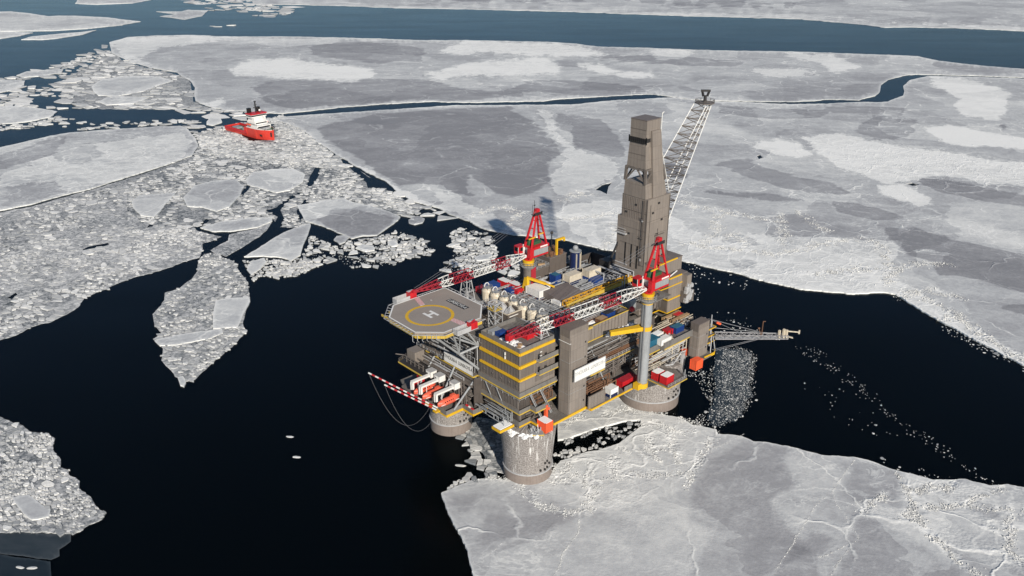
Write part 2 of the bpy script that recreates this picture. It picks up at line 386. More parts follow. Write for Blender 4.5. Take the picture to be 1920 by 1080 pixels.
# ---- tones of the ice seen in the photograph: dark young ice (negative) and snow-covered or rafted ice (positive)
TONES += [
 ([(590,240),(700,215),(955,200),(970,215),(1010,235),(1030,260),(1060,280),(1030,310),(1030,345),(1000,365),(960,372),(925,362),(905,340),(880,330),(870,345),(890,370),(850,365),(790,345),(745,352),(700,320),(660,290),(610,262)], -0.29, 5.9),
 ([(1035,215),(1080,215),(1130,225),(1150,250),(1180,280),(1165,300),(1110,285),(1080,275),(1075,255),(1040,235)], -0.18, 4.5),
 ([(520,150),(700,148),(800,150),(860,165),(1000,178),(900,188),(760,190),(640,198),(560,205),(500,195),(470,165)], -0.20, 5.2),
 ([(640,78),(740,82),(800,92),(790,115),(700,120),(600,108),(560,92)], -0.14, 3.9),
 ([(1000,150),(1100,152),(1200,165),(1230,177),(1150,180),(1040,180),(950,170)], -0.17, 3.9),
 ([(1650,425),(1720,430),(1800,455),(1960,490),(1960,565),(1840,530),(1790,515),(1760,520),(1745,495),(1700,480)], -0.29, 5.2),
 ([(1880,572),(1960,572),(1960,605),(1870,580)], -0.24, 3.2),
 ([(1300,360),(1350,358),(1440,365),(1510,378),(1470,380),(1380,375)], -0.26, 3.9),
 ([(1330,305),(1400,300),(1480,330),(1560,345),(1600,370),(1500,360),(1420,340)], -0.16, 5.2),
 ([(1350,200),(1480,205),(1560,210),(1540,225),(1420,225),(1350,215)], -0.16, 3.9),
 ([(1640,222),(1720,228),(1700,262),(1640,262),(1600,245)], -0.14, 5.2),
 ([(1700,330),(1800,345),(1960,372),(1960,395),(1850,378),(1760,362)], -0.22, 3.9),
 ([(1400,195),(1600,198),(1640,165),(1700,150),(1640,140),(1500,150),(1400,170)], -0.10, 6.5),
 ([(1370,490),(1395,486),(1420,492),(1410,504),(1385,506)], -0.24, 3.2),
 ([(800,330),(850,345),(860,365),(820,362),(790,350)], -0.14, 2.6),
 ([(430,130),(470,112),(540,110),(590,118),(700,130),(705,145),(660,156),(600,152),(500,145),(440,142)], 0.36, 2.0),
 ([(785,140),(850,128),(860,120),(960,112),(1025,108),(1050,125),(1052,138),(960,142),(880,142),(830,150)], 0.38, 2.0),
 ([(825,97),(870,76),(960,80),(1050,82),(1100,90),(1145,105),(1120,108),(1020,105),(900,98),(860,105)], 0.36, 2.0),
 ([(1075,120),(1130,122),(1160,135),(1220,135),(1225,145),(1190,148),(1110,135)], 0.36, 2.0),
 ([(1220,95),(1280,92),(1305,100),(1290,108),(1240,115),(1225,105)], 0.26, 2.0),
 ([(1400,130),(1500,128),(1545,140),(1480,145),(1440,145)], 0.26, 3.2),
 ([(1460,98),(1560,104),(1620,128),(1560,138),(1540,120),(1480,108)], 0.30, 3.2),
 ([(1745,143),(1800,147),(1870,165),(1900,180),(1880,190),(1890,210),(1870,225),(1810,220),(1790,200),(1800,185),(1750,160)], 0.31, 3.2),
 ([(1730,240),(1780,235),(1850,250),(1960,265),(1960,285),(1850,275),(1810,277),(1780,270),(1745,255)], 0.36, 2.6),
 ([(1410,275),(1430,265),(1465,262),(1500,270),(1520,290),(1500,297),(1460,290),(1420,280)], 0.36, 2.0),
 ([(1500,258),(1570,252),(1640,265),(1700,280),(1780,285),(1840,300),(1960,310),(1960,350),(1840,345),(1780,330),(1700,340),(1660,345),(1620,330),(1570,315),(1540,290)], 0.32, 3.9),
 ([(1645,350),(1690,345),(1730,360),(1750,385),(1720,388),(1680,375),(1650,362)], 0.38, 2.0),
 ([(205,80),(240,70),(360,66),(430,70),(400,80),(300,90),(260,110),(300,130),(352,150),(330,138),(240,112)], 0.24, 3.9),
 ([(380,195),(420,185),(425,192),(400,203)], 0.30, 2.0),
 ([(1130,475),(1080,440),(1045,405),(1060,385),(1150,375),(1250,400),(1330,450),(1420,462),(1400,440),(1500,445),(1600,450),(1690,455),(1670,500),(1690,530),(1720,545),(1800,600),(1960,690),(1960,760),(1660,552),(1600,556),(1440,532),(1285,494)], 0.18, 5.9),
 ([(790,345),(830,350),(870,375),(940,415),(1000,440),(900,425),(860,405)], 0.20, 5.2),
 ([(640,298),(700,325),(745,352),(800,380),(860,400),(810,395),(740,365),(690,335)], 0.26, 3.2),
 ([(1000,200),(1035,215),(1045,250),(1075,275),(1100,290),(1150,300),(1160,330),(1100,360),(1040,370),(1030,340),(1060,300),(1040,270)], .14, 5),
 ([(960,135),(1000,150),(1080,165),(1060,172),(980,165),(900,160)], .10, 4), ([(360,66),(640,72),(640,80),(500,84),(360,80)], .10, 4),
 ([(1100,100),(1300,108),(1400,118),(1380,128),(1250,122),(1120,112)], -.14, 5), ([(1300,140),(1400,148),(1380,160),(1290,160)], -.12, 5),
 ([(1540,200),(1700,205),(1690,220),(1560,215)], -.14, 4), ([(1380,230),(1480,240),(1520,255),(1440,255),(1370,245)], -.10, 6), ([(1240,200),(1330,215),(1400,250),(1380,262),(1280,240)], .10, 6),
 ([(1340,380),(1450,395),(1560,420),(1640,440),(1600,448),(1480,430),(1380,410)], -.10, 6), ([(1560,380),(1650,392),(1700,410),(1640,415),(1570,400)], -.14, 5), ([(1700,400),(1800,410),(1900,440),(1960,470),(1900,462),(1800,440)], .10, 5),
 ([(1720,470),(1780,475),(1760,500),(1710,495)], .16, 3), ([(700,225),(760,230),(740,245),(680,240)], -.10, 5), ([(760,300),(820,310),(800,325),(740,318)], .12, 4), ([(640,255),(700,262),(690,272),(640,268)], .10, 4), ([(900,250),(960,262),(940,275),(890,266)], .10, 4),
 # bottom right sheet
 ([(1100,960),(1060,985),(1010,1000),(960,1010),(900,1030),(900,990),(920,965),(960,975),(1040,965)], -0.11, 5.2),
 ([(1400,825),(1480,845),(1470,880),(1500,910),(1440,940),(1470,985),(1520,1040),(1400,1100),(1280,1100),(1340,1000),(1290,980),(1300,920),(1330,870)], -0.12, 6.5),
 ([(1560,870),(1640,870),(1690,890),(1700,930),(1620,950),(1580,930),(1590,895)], -0.10, 5.2),
 ([(1490,1020),(1530,1040),(1535,1110),(1440,1110),(1460,1060)], -0.12, 2.0),
 ([(1520,1000),(1560,1010),(1540,1045),(1500,1035)], -0.10, 3.2),
 ([(1600,970),(1660,985),(1720,1020),(1800,1080),(1800,1110),(1560,1110),(1590,1030)], -0.11, 5.9),
 ([(850,935),(900,930),(880,960),(860,965)], -0.08, 4.5),
 ([(1720,960),(1800,955),(1920,990),(1960,1050),(1860,1070),(1760,1020)], 0.11, 5.2),
 ([(1690,890),(1780,905),(1960,925),(1960,990),(1820,955),(1700,960),(1680,920)], 0.11, 5.2),
 ([(1040,860),(1160,800),(1260,785),(1345,812),(1310,860),(1290,920),(1200,950),(1100,965),(1000,925),(1040,890)], 0.11, 6.5),
 ([(1460,860),(1600,862),(1590,895),(1540,930),(1480,940),(1440,940),(1500,905)], 0.07, 3.9),
 # left-hand floes
 ([(0,330),(80,300),(130,278),(240,262),(340,250),(365,270),(340,300),(230,335),(120,365),(110,340),(0,350)], 0.14, 5.2),
 ([(100,290),(170,270),(200,290),(150,310),(110,305)], -0.17, 3.2),
 ([(0,290),(90,262),(120,258),(110,285),(40,310),(0,318)], -0.14, 3.9),
]
RUB += [
 ([(1130,475),(1080,440),(1060,400),(1150,375),(1250,400),(1330,440),(1500,440),(1690,455),(1690,530),(1800,600),(1960,690),(1960,760),(1660,552),(1440,530),(1285,492)], None, .34, 10),
 ([(1500,258),(1640,262),(1960,310),(1960,350),(1700,340),(1570,315)], None, .5, 8),
 ([(430,130),(540,110),(705,135),(660,156),(440,142)], None, .5, 4), ([(785,140),(1025,108),(1052,138),(830,150)], None, .5, 4), ([(825,97),(870,76),(1100,88),(1145,105),(860,105)], None, .5, 4),
 ([(1050,810),(1160,760),(1260,785),(1345,812),(1310,870),(1290,920),(1200,950),(1100,965),(1000,925)], None, .14, 10),
 ([(1690,890),(1780,905),(1960,925),(1960,1100),(1830,1100),(1780,1040),(1720,985),(1680,930)], None, .2, 8),
 ([(0,330),(340,250),(365,270),(120,365)], None, .3, 8),
]
RIDGES = [[(973,912),(1000,935),(1017,953),(1057,963),(1100,967)], [(1100,967),(1113,933),(1123,907),(1160,898),(1207,890),(1273,893)], [(1107,870),(1103,907),(1100,933)], [(1035,908),(1063,880),(1078,868)], [(1150,860),(1153,893)], [(1253,810),(1260,837),(1273,860),(1276,893)], [(1217,823),(1220,850),(1240,872)],
          [(1343,812),(1320,850),(1300,880),(1284,922)], [(1160,845),(1190,852),(1217,850),(1262,840)], [(1060,905),(1085,890),(1105,900)], [(1055,800),(1080,790),(1090,770),(1120,765)], [(1130,780),(1160,775),(1185,770)], [(1205,800),(1230,795),(1255,812),(1300,815)],
          [(1680,888),(1700,915),(1712,935),(1700,975),(1690,968)], [(1712,965),(1740,1000),(1770,1030),(1800,1060),(1840,1085)], [(1712,930),(1740,915),(1770,925),(1790,905)], [(1712,975),(1740,955),(1800,950),(1850,958),(1920,960)], [(1815,945),(1850,930),(1880,920)], [(1620,960),(1640,945),(1660,930)], [(1880,990),(1890,975),(1915,970)], [(1860,985),(1900,1000),(1890,1040),(1920,1060)]]
VEINS = [[(1280,377),(1300,390),(1347,397),(1407,407),(1440,417)], [(1347,403),(1340,427),(1350,430),(1320,460)], [(1280,457),(1330,467),(1390,470),(1453,480),(1507,470),(1547,457),(1597,453),(1627,450),(1650,460),(1663,493),(1672,513),(1657,537)], [(1463,403),(1467,433),(1473,460)], [(1493,400),(1553,437)], [(1672,513),(1713,497),(1780,497)], [(1530,517),(1597,507),(1650,505)],
         [(886,406),(914,395),(947,389),(981,402)], [(942,427),(979,401)], [(1051,412),(1097,410),(1157,402)], [(1060,380),(1080,362),(1110,368)], [(1690,545),(1730,560),(1790,590),(1850,640),(1920,680)], [(1130,470),(1160,440),(1150,420)], [(1400,462),(1380,440),(1360,450)], [(1690,560),(1740,545),(1800,560)], [(1750,600),(1800,600),(1860,640)]]
THIN = [[(1605,860),(1575,903),(1560,925),(1530,950),(1500,1000),(1475,1040),(1455,1072)], [(1560,925),(1568,950),(1585,975),(1605,1010),(1603,1022),(1575,1035),(1533,1048)], [(1575,957),(1610,945),(1625,937)], [(1585,1040),(1570,1060),(1560,1080)], [(1390,820),(1340,845),(1318,858)], [(1088,975),(1080,1005),(1050,1050),(1042,1080)], [(905,1050),(930,1035),(945,1020)]]
for L in THIN: TONES.append((L + [(x + 3, y + 1) for x, y in L[::-1]], .12, 2))
for L in VEINS: RUB.append((L, 9, .8, 1))
for L in RIDGES: RUB.append((L, 9, .9, 1)); 

far_ice = [(475,9),(560,9),(640,11),(740,15),(900,18),(1060,22),(1280,30),(1400,33),(1500,36),(1590,44),(1660,52),(1700,51),(1800,53),(1920,59),(2300,70),(2600,75),(2600,-118),(300,-118),(430,-12),(470,-3)]
TONES.append(([(700,0),(900,6),(1150,2),(1300,14),(1500,16),(1500,8),(1300,-4),(900,-10)], -.16, 4))
TONES.append(([(1300,26),(1480,28),(1600,42),(1760,48),(2000,58),(2000,50),(1700,42),(1560,32)], .2, 3))
setp(sheet('ice_field', far_ice, .58, .1, 22, 1.2, .6, seed=2, edge=.15, estep=7), kind='structure')
up1 = [(530,214),(545,212),(640,201.5),(760,193),(810,191),(870,193),(1020,190),(1050,186),(1190,178),(1225,177),(1252,181),(1268,183),(1290,186),(1335,189.5),(1430,191),(1500,191),(1560,187),(1610,188),(1640,180),(1650,170),(1651,160),(1665,150),(1700,141),(1720,140),(1750,141),(1800,142),(1860,144),(1920,146),(2500,164)]
lo1 = [(545,219),(640,212.5),(740,206),(860,198),(940,198),(1070,197),(1150,189),(1262,183.6),(1290,187),(1335,191),(1430,194),(1480,196.5),(1550,195),(1620,192),(1640,193),(1665,191),(1692,180),(1694,172),(1692,162),(1705,152),(1740,143.5),(1800,144.5),(1880,146.5),(1920,148.5),(2500,167)]
north = [(205,80),(240,70),(300,67),(360,66),(430,69),(560,69),(640,71),(800,76),(873,76),(1025,79),(1075,82),(1120,88),(1200,90),(1280,93),(1380,96),(1480,97),(1650,103),(1720,106),(1760,115),(1840,124),(1920,130),(2500,150)] + up1[::-1] + [(500,212),(440,208),(400,203),(365,190),(362,178),(364,165),(352,150),(330,136),(280,128),(235,112),(210,100)]
setp(sheet('ice_field', north, .56, .10, 10, .9, .6, seed=3), kind='structure')
shore = [(515,225),(560,240),(600,270),(640,297),(690,325),(720,340),(743,357),(772,379),(802,386),(824,392),(842,403),(875,414),(907,430),(934,436),(960,441),(1019,447),(1062,451),(1127,468),(1200,478),(1280,490),(1347,507),(1380,513),(1430,528),(1513,545),(1597,552),(1657,550),(1677,553),(1700,567),(1743,593),(1800,623),(1863,657),(1920,687),(2050,750),(2500,900)]
south = lo1 + [(2500,880)] + shore[::-1][1:]
holes = [[(1115,357),(1128,347),(1148,343),(1140,352),(1137,366),(1128,360)], [(1418,293),(1424,291),(1430,297),(1422,300)], [(1698,345),(1712,344),(1724,348),(1712,350)]]
TONES.append(([(1244,302),(1268,312),(1290,330),(1285,337),(1262,335),(1246,330)], -.45, 2))
TONES.append(([(1865,238),(1880,234),(1895,240),(1880,245)], -.4, 2))
setp(sheet('ice_field', south, .60, .12, 8, .8, .7, holes, seed=4), kind='structure')
bottom = [(887,1080),(877,1040),(867,1013),(850,983),(837,957),(828,928),(843,920),(887,902),(917,900),(947,902),(1000,905),(1035,888),(1050,868),(1100,850),(1120,848),(1160,835),(1190,812),(1203,800),(1200,790),(1170,792),(1110,808),(1060,826),(1046,828),(1046,770),(1130,735),(1205,768),(1227,778),(1260,783),(1277,787),(1300,800),(1343,808),(1347,817),(1390,820),(1413,830),(1437,832),(1487,842),(1540,856),(1600,860),(1627,865),(1677,885),(1703,890),(1747,902),(1780,903),(1810,901),(1853,913),(1890,912),(1920,917),(2250,990),(2500,1250),(950,1250)]
setp(sheet('ice_field', bottom, .60, .10, 8, .35, .8, seed=6, edge=.18), kind='structure')
# leads and cracks that cut the left-hand brash field
D1 = [(297,412),(296,403),(313,382),(333,377),(347,363),(352,357),(337,378),(320,390),(310,403),(288,425),(272,427),(283,421)]
D2 = [(363,428),(388,410),(394,413),(378,428),(430,440),(427,453),(410,460),(397,473),(383,482),(379,470),(387,457),(414,445),(400,440),(370,433)]
D3 = [(417,483),(443,470),(467,447),(483,433),(512,421),(520,407),(497,395),(520,388),(540,370),(560,361),(567,361),(547,373),(527,393),(534,410),(530,423),(520,430),(500,447),(467,477),(447,488)]
D4 = [(620,283),(640,292),(660,310),(690,330),(716,343),(722,354),(692,352),(688,342),(664,323),(644,309),(624,293)]
D5 = [(0,398),(60,387),(120,371),(170,357),(235,336),(300,316),(362,294),(370,297),(300,322),(240,342),(170,363),(110,379),(60,394),(0,408)]
D6 = [(0,420),(20,412),(38,398),(46,400),(30,415),(8,425)]
D7 = [(460,352),(478,333),(486,322),(492,325),(480,338),(470,352),(455,368),(452,362)]
D8 = [(585,322),(592,310),(603,312),(598,328),(590,344),(580,352),(575,346)]
D9 = [(555,395),(562,388),(570,402),(566,416),(558,410)]
D10 = [(583,420),(590,424),(602,440),(592,447),(580,438)]
left_edge = [(0,638),(33,627),(60,613),(90,605),(123,590),(147,577),(160,558),(200,542),(217,533),(257,518),(283,512),(320,502),(343,492),(373,483),(380,467),(380,457),(417,443)]
field_l = [(-30,645)] + left_edge + [(377,432),(412,420),(467,412),(513,411),(526,426),(560,426),(583,420),(570,402),(562,386),(572,373),(583,384),(650,374),(700,388),(748,404),(772,402),(800,388),(760,376),(715,350),(690,330),(640,300),(600,272),(560,242),(515,226),(515,262),(470,265),(430,240),(380,246),(352,243),(372,275),(362,293),(300,316),(235,336),(170,357),(60,387),(-30,405)]
# young ice under and between the blocks
TONES += [([(0,470),(200,430),(380,440),(300,490),(180,520),(0,560)], .10, 12), ([(120,520),(150,505),(172,505),(165,520),(130,535)], -.22, 5), ([(0,560),(60,540),(140,545),(120,580),(0,610)], -.06, 8)]
D11 = [(404,231),(418,226),(437,232),(434,240),(420,239),(408,236)]
D12 = [(150,470),(165,463),(200,455),(205,458),(180,466)]; D13 = [(12,560),(30,549),(33,553),(22,562)]
field_a = [(-30,645)] + left_edge + [(400,440),(372,434),(362,428),(300,427),(262,414),(240,395),(236,336),(170,357),(60,387),(-30,405)]
field_b = [(372,262),(372,275),(362,293),(300,316),(236,336),(240,395),(262,414),(300,427)] + field_l[field_l.index((377,432)):field_l.index((352,243))]
setp(sheet('ice_field', field_b, .40, .5, 9, .8, .14, [D2, D3, D4, D7, D8, D9, D10, D11], seed=80, edge=.05, mat='slush'), kind='structure')
setp(sheet('ice_field', field_a, .56, .5, 9, .8, .16, [D1, D2, D3, D4, D7, D8, D9, D10, D12, D13], seed=8, edge=.1, mat='slush'), kind='structure')
F = {}
def floe(key, poly, label, base=.62, rub=.2, step=6, amp=.55, thick=.75, seed=11, edge=.2, mat='ice'):
    F[key] = poly
    return setp(sheet('ice_floe', poly, base, rub, step, amp, thick, seed=seed, edge=edge, estep=3, mat=mat), label, 'ice floe', 'ice floes drifting in the open water')
floe('a', [(-20,22),(20,22),(55,26),(90,31),(110,30),(140,30),(200,33),(262,41),(230,47),(165,54),(100,58),(60,59),(0,59),(-40,58)], 'large flat white floe in the dark water at the top left corner', seed=12, step=8)
floe('b', [(-20,60),(30,60),(62,62),(40,67),(0,73),(-20,74)], 'short pale floe just below the large floe of the top left corner', seed=13)
floe('c', [(40,75),(60,69),(120,63),(150,61),(180,57),(155,65),(110,72),(80,75)], 'thin sliver of white ice below the large floe of the top left corner', seed=14)
floe('d', [(293,22),(340,22),(350,19),(390,20),(380,30),(345,37),(320,33),(300,31),(330,27)], 'small notched floe alone in dark water near the top edge', seed=15, base=.55)
floe('d2', [(140,7),(180,9),(250,6),(283,0),(260,-8),(150,-8)], 'grey floe cut by the top edge of the photograph', seed=16)
floe('e', [(-30,290),(0,278),(90,257),(130,250),(220,243),(300,238),(340,237),(352,243),(368,262),(372,275),(360,293),(330,304),(300,314),(235,334),(170,355),(100,372),(60,384),(20,392),(-30,402)], 'broad grey and white floe to the left of the red ship', base=.56, seed=17, step=7, rub=.25)
floe('f', [(-20,151),(20,150),(48,152),(45,160),(20,170),(-20,178)], 'white floe at the left edge beside small broken ice', seed=18)
floe('g', [(-20,200),(40,200),(80,205),(108,210),(95,220),(60,228),(20,232),(-20,233)], 'oval white floe at the left edge beside the long dark lead', seed=19, base=.7)
floe('h', [(32,142),(50,135),(80,132),(118,131),(115,136),(80,143),(45,146)], 'narrow white floe at the border of the broken ice and open water', seed=20, base=.66)
floe('i', [(173,163),(190,150),(240,143),(300,145),(325,152),(290,163),(270,172),(220,181),(185,180),(176,172)], 'rounded white floe within the broken ice up and left of the ship', seed=21, base=.68)
floe('j', [(183,192),(200,184),(240,182),(280,184),(250,195),(200,198)], 'pale lens-shaped floe below a rounded white floe in broken ice', seed=22, base=.66)
floe('k', [(388,229),(395,222),(412,223),(416,230),(400,236),(387,234)], 'small white floe just left of the stern of the red ship', seed=23, base=.72, step=4)
floe('l', [(460,338),(475,325),(510,318),(550,318),(572,328),(568,342),(545,358),(520,362),(490,355),(463,347)], 'round white floe in broken ice below the red ship', seed=24, base=.66)
floe('m', [(343,372),(365,350),(400,340),(440,338),(458,350),(450,368),(430,390),(405,398),(380,390),(350,388)], 'pale grey floe with a pointed lower end in the left brash field', seed=25, base=.55)
floe('n', [(248,378),(262,368),(300,365),(330,362),(310,385),(290,409),(265,405),(250,390)], 'pale triangular floe bordered by a dark hook-shaped gap', seed=26, base=.57)
floe('o', [(377,428),(413,417),(467,410),(511,409),(511,416),(480,428),(433,435),(397,435)], 'long grey floe pointing at a dark channel', seed=27, base=.52)
floe('p', [(457,483),(480,470),(510,450),(533,437),(560,427),(580,420),(583,423),(577,440),(570,460),(563,480),(547,490),(535,486),(520,483),(490,482)], 'pale wedge-shaped floe between a dark channel and open water', seed=28, base=.57)
s8 = lambda L: [(x / 4.571 + 540, y / 4.571 + 340) for x, y in L]
TONES.append((s8([(240,330),(350,290),(380,240),(600,250),(800,290),(940,320),(850,400),(760,465),(640,470),(540,490),(480,460),(330,400)]), -.2, 4))
G1 = [(430,441),(450,435),(480,430),(509,417),(500,432),(485,445),(455,464),(425,481),(405,477),(394,470),(410,461),(428,452)]
floe('g1', G1, 'narrow floe of grey slush between the zigzag crack and the dark channel', base=.5, seed=98, mat='slush', thick=.3)
floe('p2', [(462,508),(470,492),(495,486),(501,492),(490,505),(470,517)], 'small grey plate at the lower left tip of the pale wedge-shaped floe', base=.55, seed=99, step=4)
floe('q', s8([(75,215),(200,195),(300,170),(480,155),(560,185),(700,215),(860,265),(960,310),(940,340),(850,405),(760,470),(640,475),(540,495),(480,465),(390,425),(250,375),(150,350),(100,270)]), 'large grey floe with a bright rim behind the helideck', base=.6, seed=29)
floe('r', s8([(410,480),(480,470),(525,490),(490,530),(440,545),(390,510)]), 'small pale floe at the lower tip of the large grey floe', base=.58, seed=30, step=4)
floe('s', [(830,395),(835,390)] and s8([(1035,340),(1080,310),(1130,308),(1170,330),(1150,360),(1090,376),(1040,362)]), 'small round rubble floe alone in dark water beyond the helideck', base=.45, seed=31, step=3, rub=1)
floe('t', s8([(580,580),(640,545),(700,560),(750,575),(745,600),(660,608)]), 'white triangular floe among loose brash beyond the helideck', base=.75, seed=32, step=3)
floe('u', s8([(855,525),(900,512),(945,535),(940,560),(890,566),(858,552)]), 'blocky white floe among loose brash beyond the helideck', base=.8, seed=33, step=3)
floe('v', s8([(1595,660),(1660,640),(1745,630),(1750,650),(1700,680),(1620,690)]), 'oblong pale floe just beyond the far crane boom', base=.66, seed=34, step=3)
floe('w', [(1008,497),(1018,483),(1030,487),(1040,478),(1048,486),(1036,495),(1030,505),(1010,506)], 'broken grey floe right behind the far red crane', base=.55, seed=35, step=4)
floe('x', [(1020,471),(1035,466),(1052,468),(1051,472),(1035,474)], 'thin white floe in the dark strip behind the far red crane', base=.7, seed=36, step=4)
t3 = lambda L: [(x / 3, y / 3 + 360) for x, y in L]
isl = t3([(1260,375),(1320,395),(1350,450),(1390,500),(1400,545),(1410,605),(1390,650),(1370,740),(1385,790),(1330,850),(1200,960),(1090,1060),(1040,1070),(990,1035),(910,950),(920,880),(860,830),(915,800),(870,750),(860,690),(930,610),(930,570),(1000,550),(1080,490),(1110,450),(1115,400),(1130,372),(1150,352),(1190,345),(1240,355)])
pl1 = t3([(1215,615),(1300,600),(1400,600),(1405,620),(1370,690),(1340,765),(1200,775),(1200,700)]); pl2 = t3([(870,840),(1000,810),(1250,775),(1255,800),(1180,830),(1000,865),(900,870)])
island = floe('y', isl, 'diamond-shaped floe of frozen brash surrounded by dark water', base=.52, rub=.6, seed=37, thick=.3, edge=.1, step=7, mat='slush')
voronoi_brash('brash_crust', None, isl, 1.4, .09, .32, .4, 1, [pl1, pl2], seed=41, big=.02, thick=(.35, .8), parent=island)
setp(sheet('smooth_plate', pl1, .64, .05, 6, .3, .75, seed=38), 'smooth pale plate of ice'); bpy.data.objects['smooth_plate'].parent = island
o = setp(sheet('smooth_plate', pl2, .6, .05, 6, .3, .75, seed=39), 'smooth narrow plate of ice'); o.parent = island
floe('z', t3([(1000,1050),(1030,1040),(1042,1060),(1046,1078),(1036,1100),(1015,1092)]), 'small white fragment at the lower tip of the diamond-shaped floe', base=.72, seed=40, step=3, amp=.25)
bl = [(-60,770),(0,782),(20,793),(43,800),(57,812),(90,815),(102,823),(98,845),(113,862),(113,878),(128,882),(130,892),(150,903),(148,917),(170,933),(177,950),(187,957),(200,963),(190,975),(167,985),(157,993),(137,1003),(80,1000),(30,998),(-60,1003)]
leftf = floe('bl', bl, 'grey floe of frozen brash in the bottom left corner', base=.48, rub=.6, seed=42, thick=.3, edge=.1, step=7, mat='slush')
pl3 = [(25,935),(55,930),(80,950),(95,958),(92,972),(60,978),(45,965),(30,945)]
voronoi_brash('brash_crust', None, bl, 1.0, .09, .32, .4, 1, [pl3], minpx=3.2, seed=43, big=.015, bigf=(2.5, 7), thick=(.35, .75), parent=leftf)
o = setp(sheet('smooth_plate', pl3, .6, .05, 6, .3, .7, seed=44), 'smooth pale plate of ice'); o.parent = leftf
setp(sheet('ice_floe', [(-60,1000),(28,996),(70,1000),(134,1002),(132,1016),(112,1030),(113,1042),(97,1050),(50,1044),(0,1037),(-60,1037)], .38, .02, 7, .3, .1, seed=45, edge=.25, mat='nilas'), 'dark thin plate of young ice below the bottom left brash floe', 'ice floe', 'ice floes drifting in the open water')
setp(sheet('ice_floe', [(-60,1041),(0,1040),(50,1047),(94,1053),(98,1100),(95,1150),(-60,1150)], .12, .02, 7, .3, .08, seed=46, edge=.3, mat='nilas'), 'nearly black young ice at the very bottom left', 'ice floe', 'ice floes drifting in the open water')
# packed and loose brash
hol = [F[k] for k in 'ijlmnopq'] + [D1, D2, D3, D4, D7, D8, D9, D10, D5, D6, D11, D12, D13]
voronoi_brash('brash_ice', 'mosaic of broken plates with dark gaps between the ship and the large grey floe', field_b, 2.2, .085, .2, .42, 1.0, hol, seed=50, big=.03, bigf=(2, 7), thick=(.2, .6), minpx=2.8)
voronoi_brash('brash_ice', 'field of packed broken ice and slush at the left edge', field_a, 2.3, .08, .34, .45, 1.0, hol, seed=51, big=.02, bigf=(2, 7), thick=(.2, .6), minpx=2.9)
upper_l = [(205,80),(175,95),(140,112),(90,128),(32,140),(-30,150),(-30,200),(110,204),(160,206),(310,206),(350,222),(385,226),(440,230),(505,214),(440,208),(400,203),(365,190),(362,178),(364,165),(352,150),(330,136),(280,128),(235,112),(210,100)]
setp(sheet('ice_field', [(215,90),(190,105),(165,125),(120,150),(115,185),(190,205),(310,204),(400,205),(365,190),(360,175),(362,162),(350,150),(325,137),(275,129),(230,113)], .50, .4, 9, 1.2, .12, seed=9, edge=.05, mat='slush'), kind='structure')
voronoi_brash('brash_ice', 'broken ice along the open water at the upper left', upper_l, 7.5, .08, .2, .45, 1.0, [F[k] for k in 'fhij'], seed=52, big=.05, bigf=(2, 6), minpx=3.6)
voronoi_brash('brash_ice', 'belt of broken ice below the long dark lead at left', [(-30,233),(60,231),(110,216),(150,222),(180,233),(300,226),(385,224),(440,240),(430,246),(352,241),(300,236),(220,240),(120,246),(190,236),(60,240),(-30,246)], 5, .1, .25, .45, 1, [F['k'], F['g'], D11], seed=53, big=.03, minpx=3.2)
voronoi_brash('brash_ice', 'slush churned up behind and below the red ship', [(440,232),(500,224),(530,216),(560,238),(600,270),(640,300),(640,320),(560,310),(470,300),(380,290),(372,262),(360,246),(420,246),(460,266),(515,268),(516,232)], 2.6, .06, .04, .45, 1, holes=[D11], seed=54, big=.02, minpx=3)
voronoi_brash('brash_ice', 'loose brash trailing from the far ice edge', [(360,-8),(470,-2),(480,9),(560,10),(570,17),(520,33),(480,33),(465,24),(400,20),(350,6)], 16, .1, .25, .5, 1, seed=55, minpx=3.5)
voronoi_brash('brash_ice', 'thin trail of brash in the far open water', [(330,62),(400,48),(450,40),(500,36),(490,42),(430,52),(370,60)], 12, .2, .55, .5, 1, seed=56, minpx=3.5)
ra = s8([(130,640),(0,700),(-160,790),(-190,830),(0,820),(80,820),(200,750),(450,690),(550,750),(740,740),(900,720),(1060,660),(1200,640),(1260,600),(1170,490),(1000,440),(850,440),(740,490),(530,500),(430,560),(200,470),(170,520)])
voronoi_brash('brash_ice', 'loose brash drifting below the large grey floe', ra, 2.0, .14, .16, .4, 1, [F[k] for k in 'rtu'], seed=57, big=.05, bigf=(2, 5), minpx=2.2, vscale=.05)
loose_brash('brash_ice', 'small bits of brash between the drifting plates below the large grey floe', ra, 1.5, .34, .25, .9, seed=96, clump=.05)
rb_ = s8([(1440,400),(1600,410),(1750,480),(1790,590),(1800,700),(2000,620),(2100,600),(2330,600),(2360,760),(2300,920),(2000,820),(1600,760),(1370,795),(1310,700),(1410,660),(1430,560),(1390,480)])
voronoi_brash('brash_ice', 'brash below the pale wedge-shaped floe', [(457,487),(490,484),(520,487),(548,493),(575,478),(592,500),(570,512),(545,512),(520,522),(500,517),(475,528),(470,514),(460,500)], 1.8, .12, .2, .45, 1, [F['p2'], F['p']], seed=100, minpx=2.2)
voronoi_brash('brash_ice', 'loose brash beyond the far crane boom', rb_, 2.1, .13, .16, .35, 1, [F[k] for k in 'vw'], seed=58, big=.05, minpx=2.2, vscale=.03)
loose_brash('brash_ice', 'small bits of brash between the plates beyond the far crane boom', rb_, 1.4, .36, .2, .85, seed=97, clump=.05)
voronoi_brash('brash_ice', 'brash caught between the floes beyond the helideck', s8([(680,70),(830,60),(930,100),(1060,190),(1200,220),(1380,300),(1390,330),(1300,320),(1180,300),(960,310),(920,230),(860,180)]), 3.2, .14, .22, .5, 1, seed=59, big=.05, minpx=2.5)
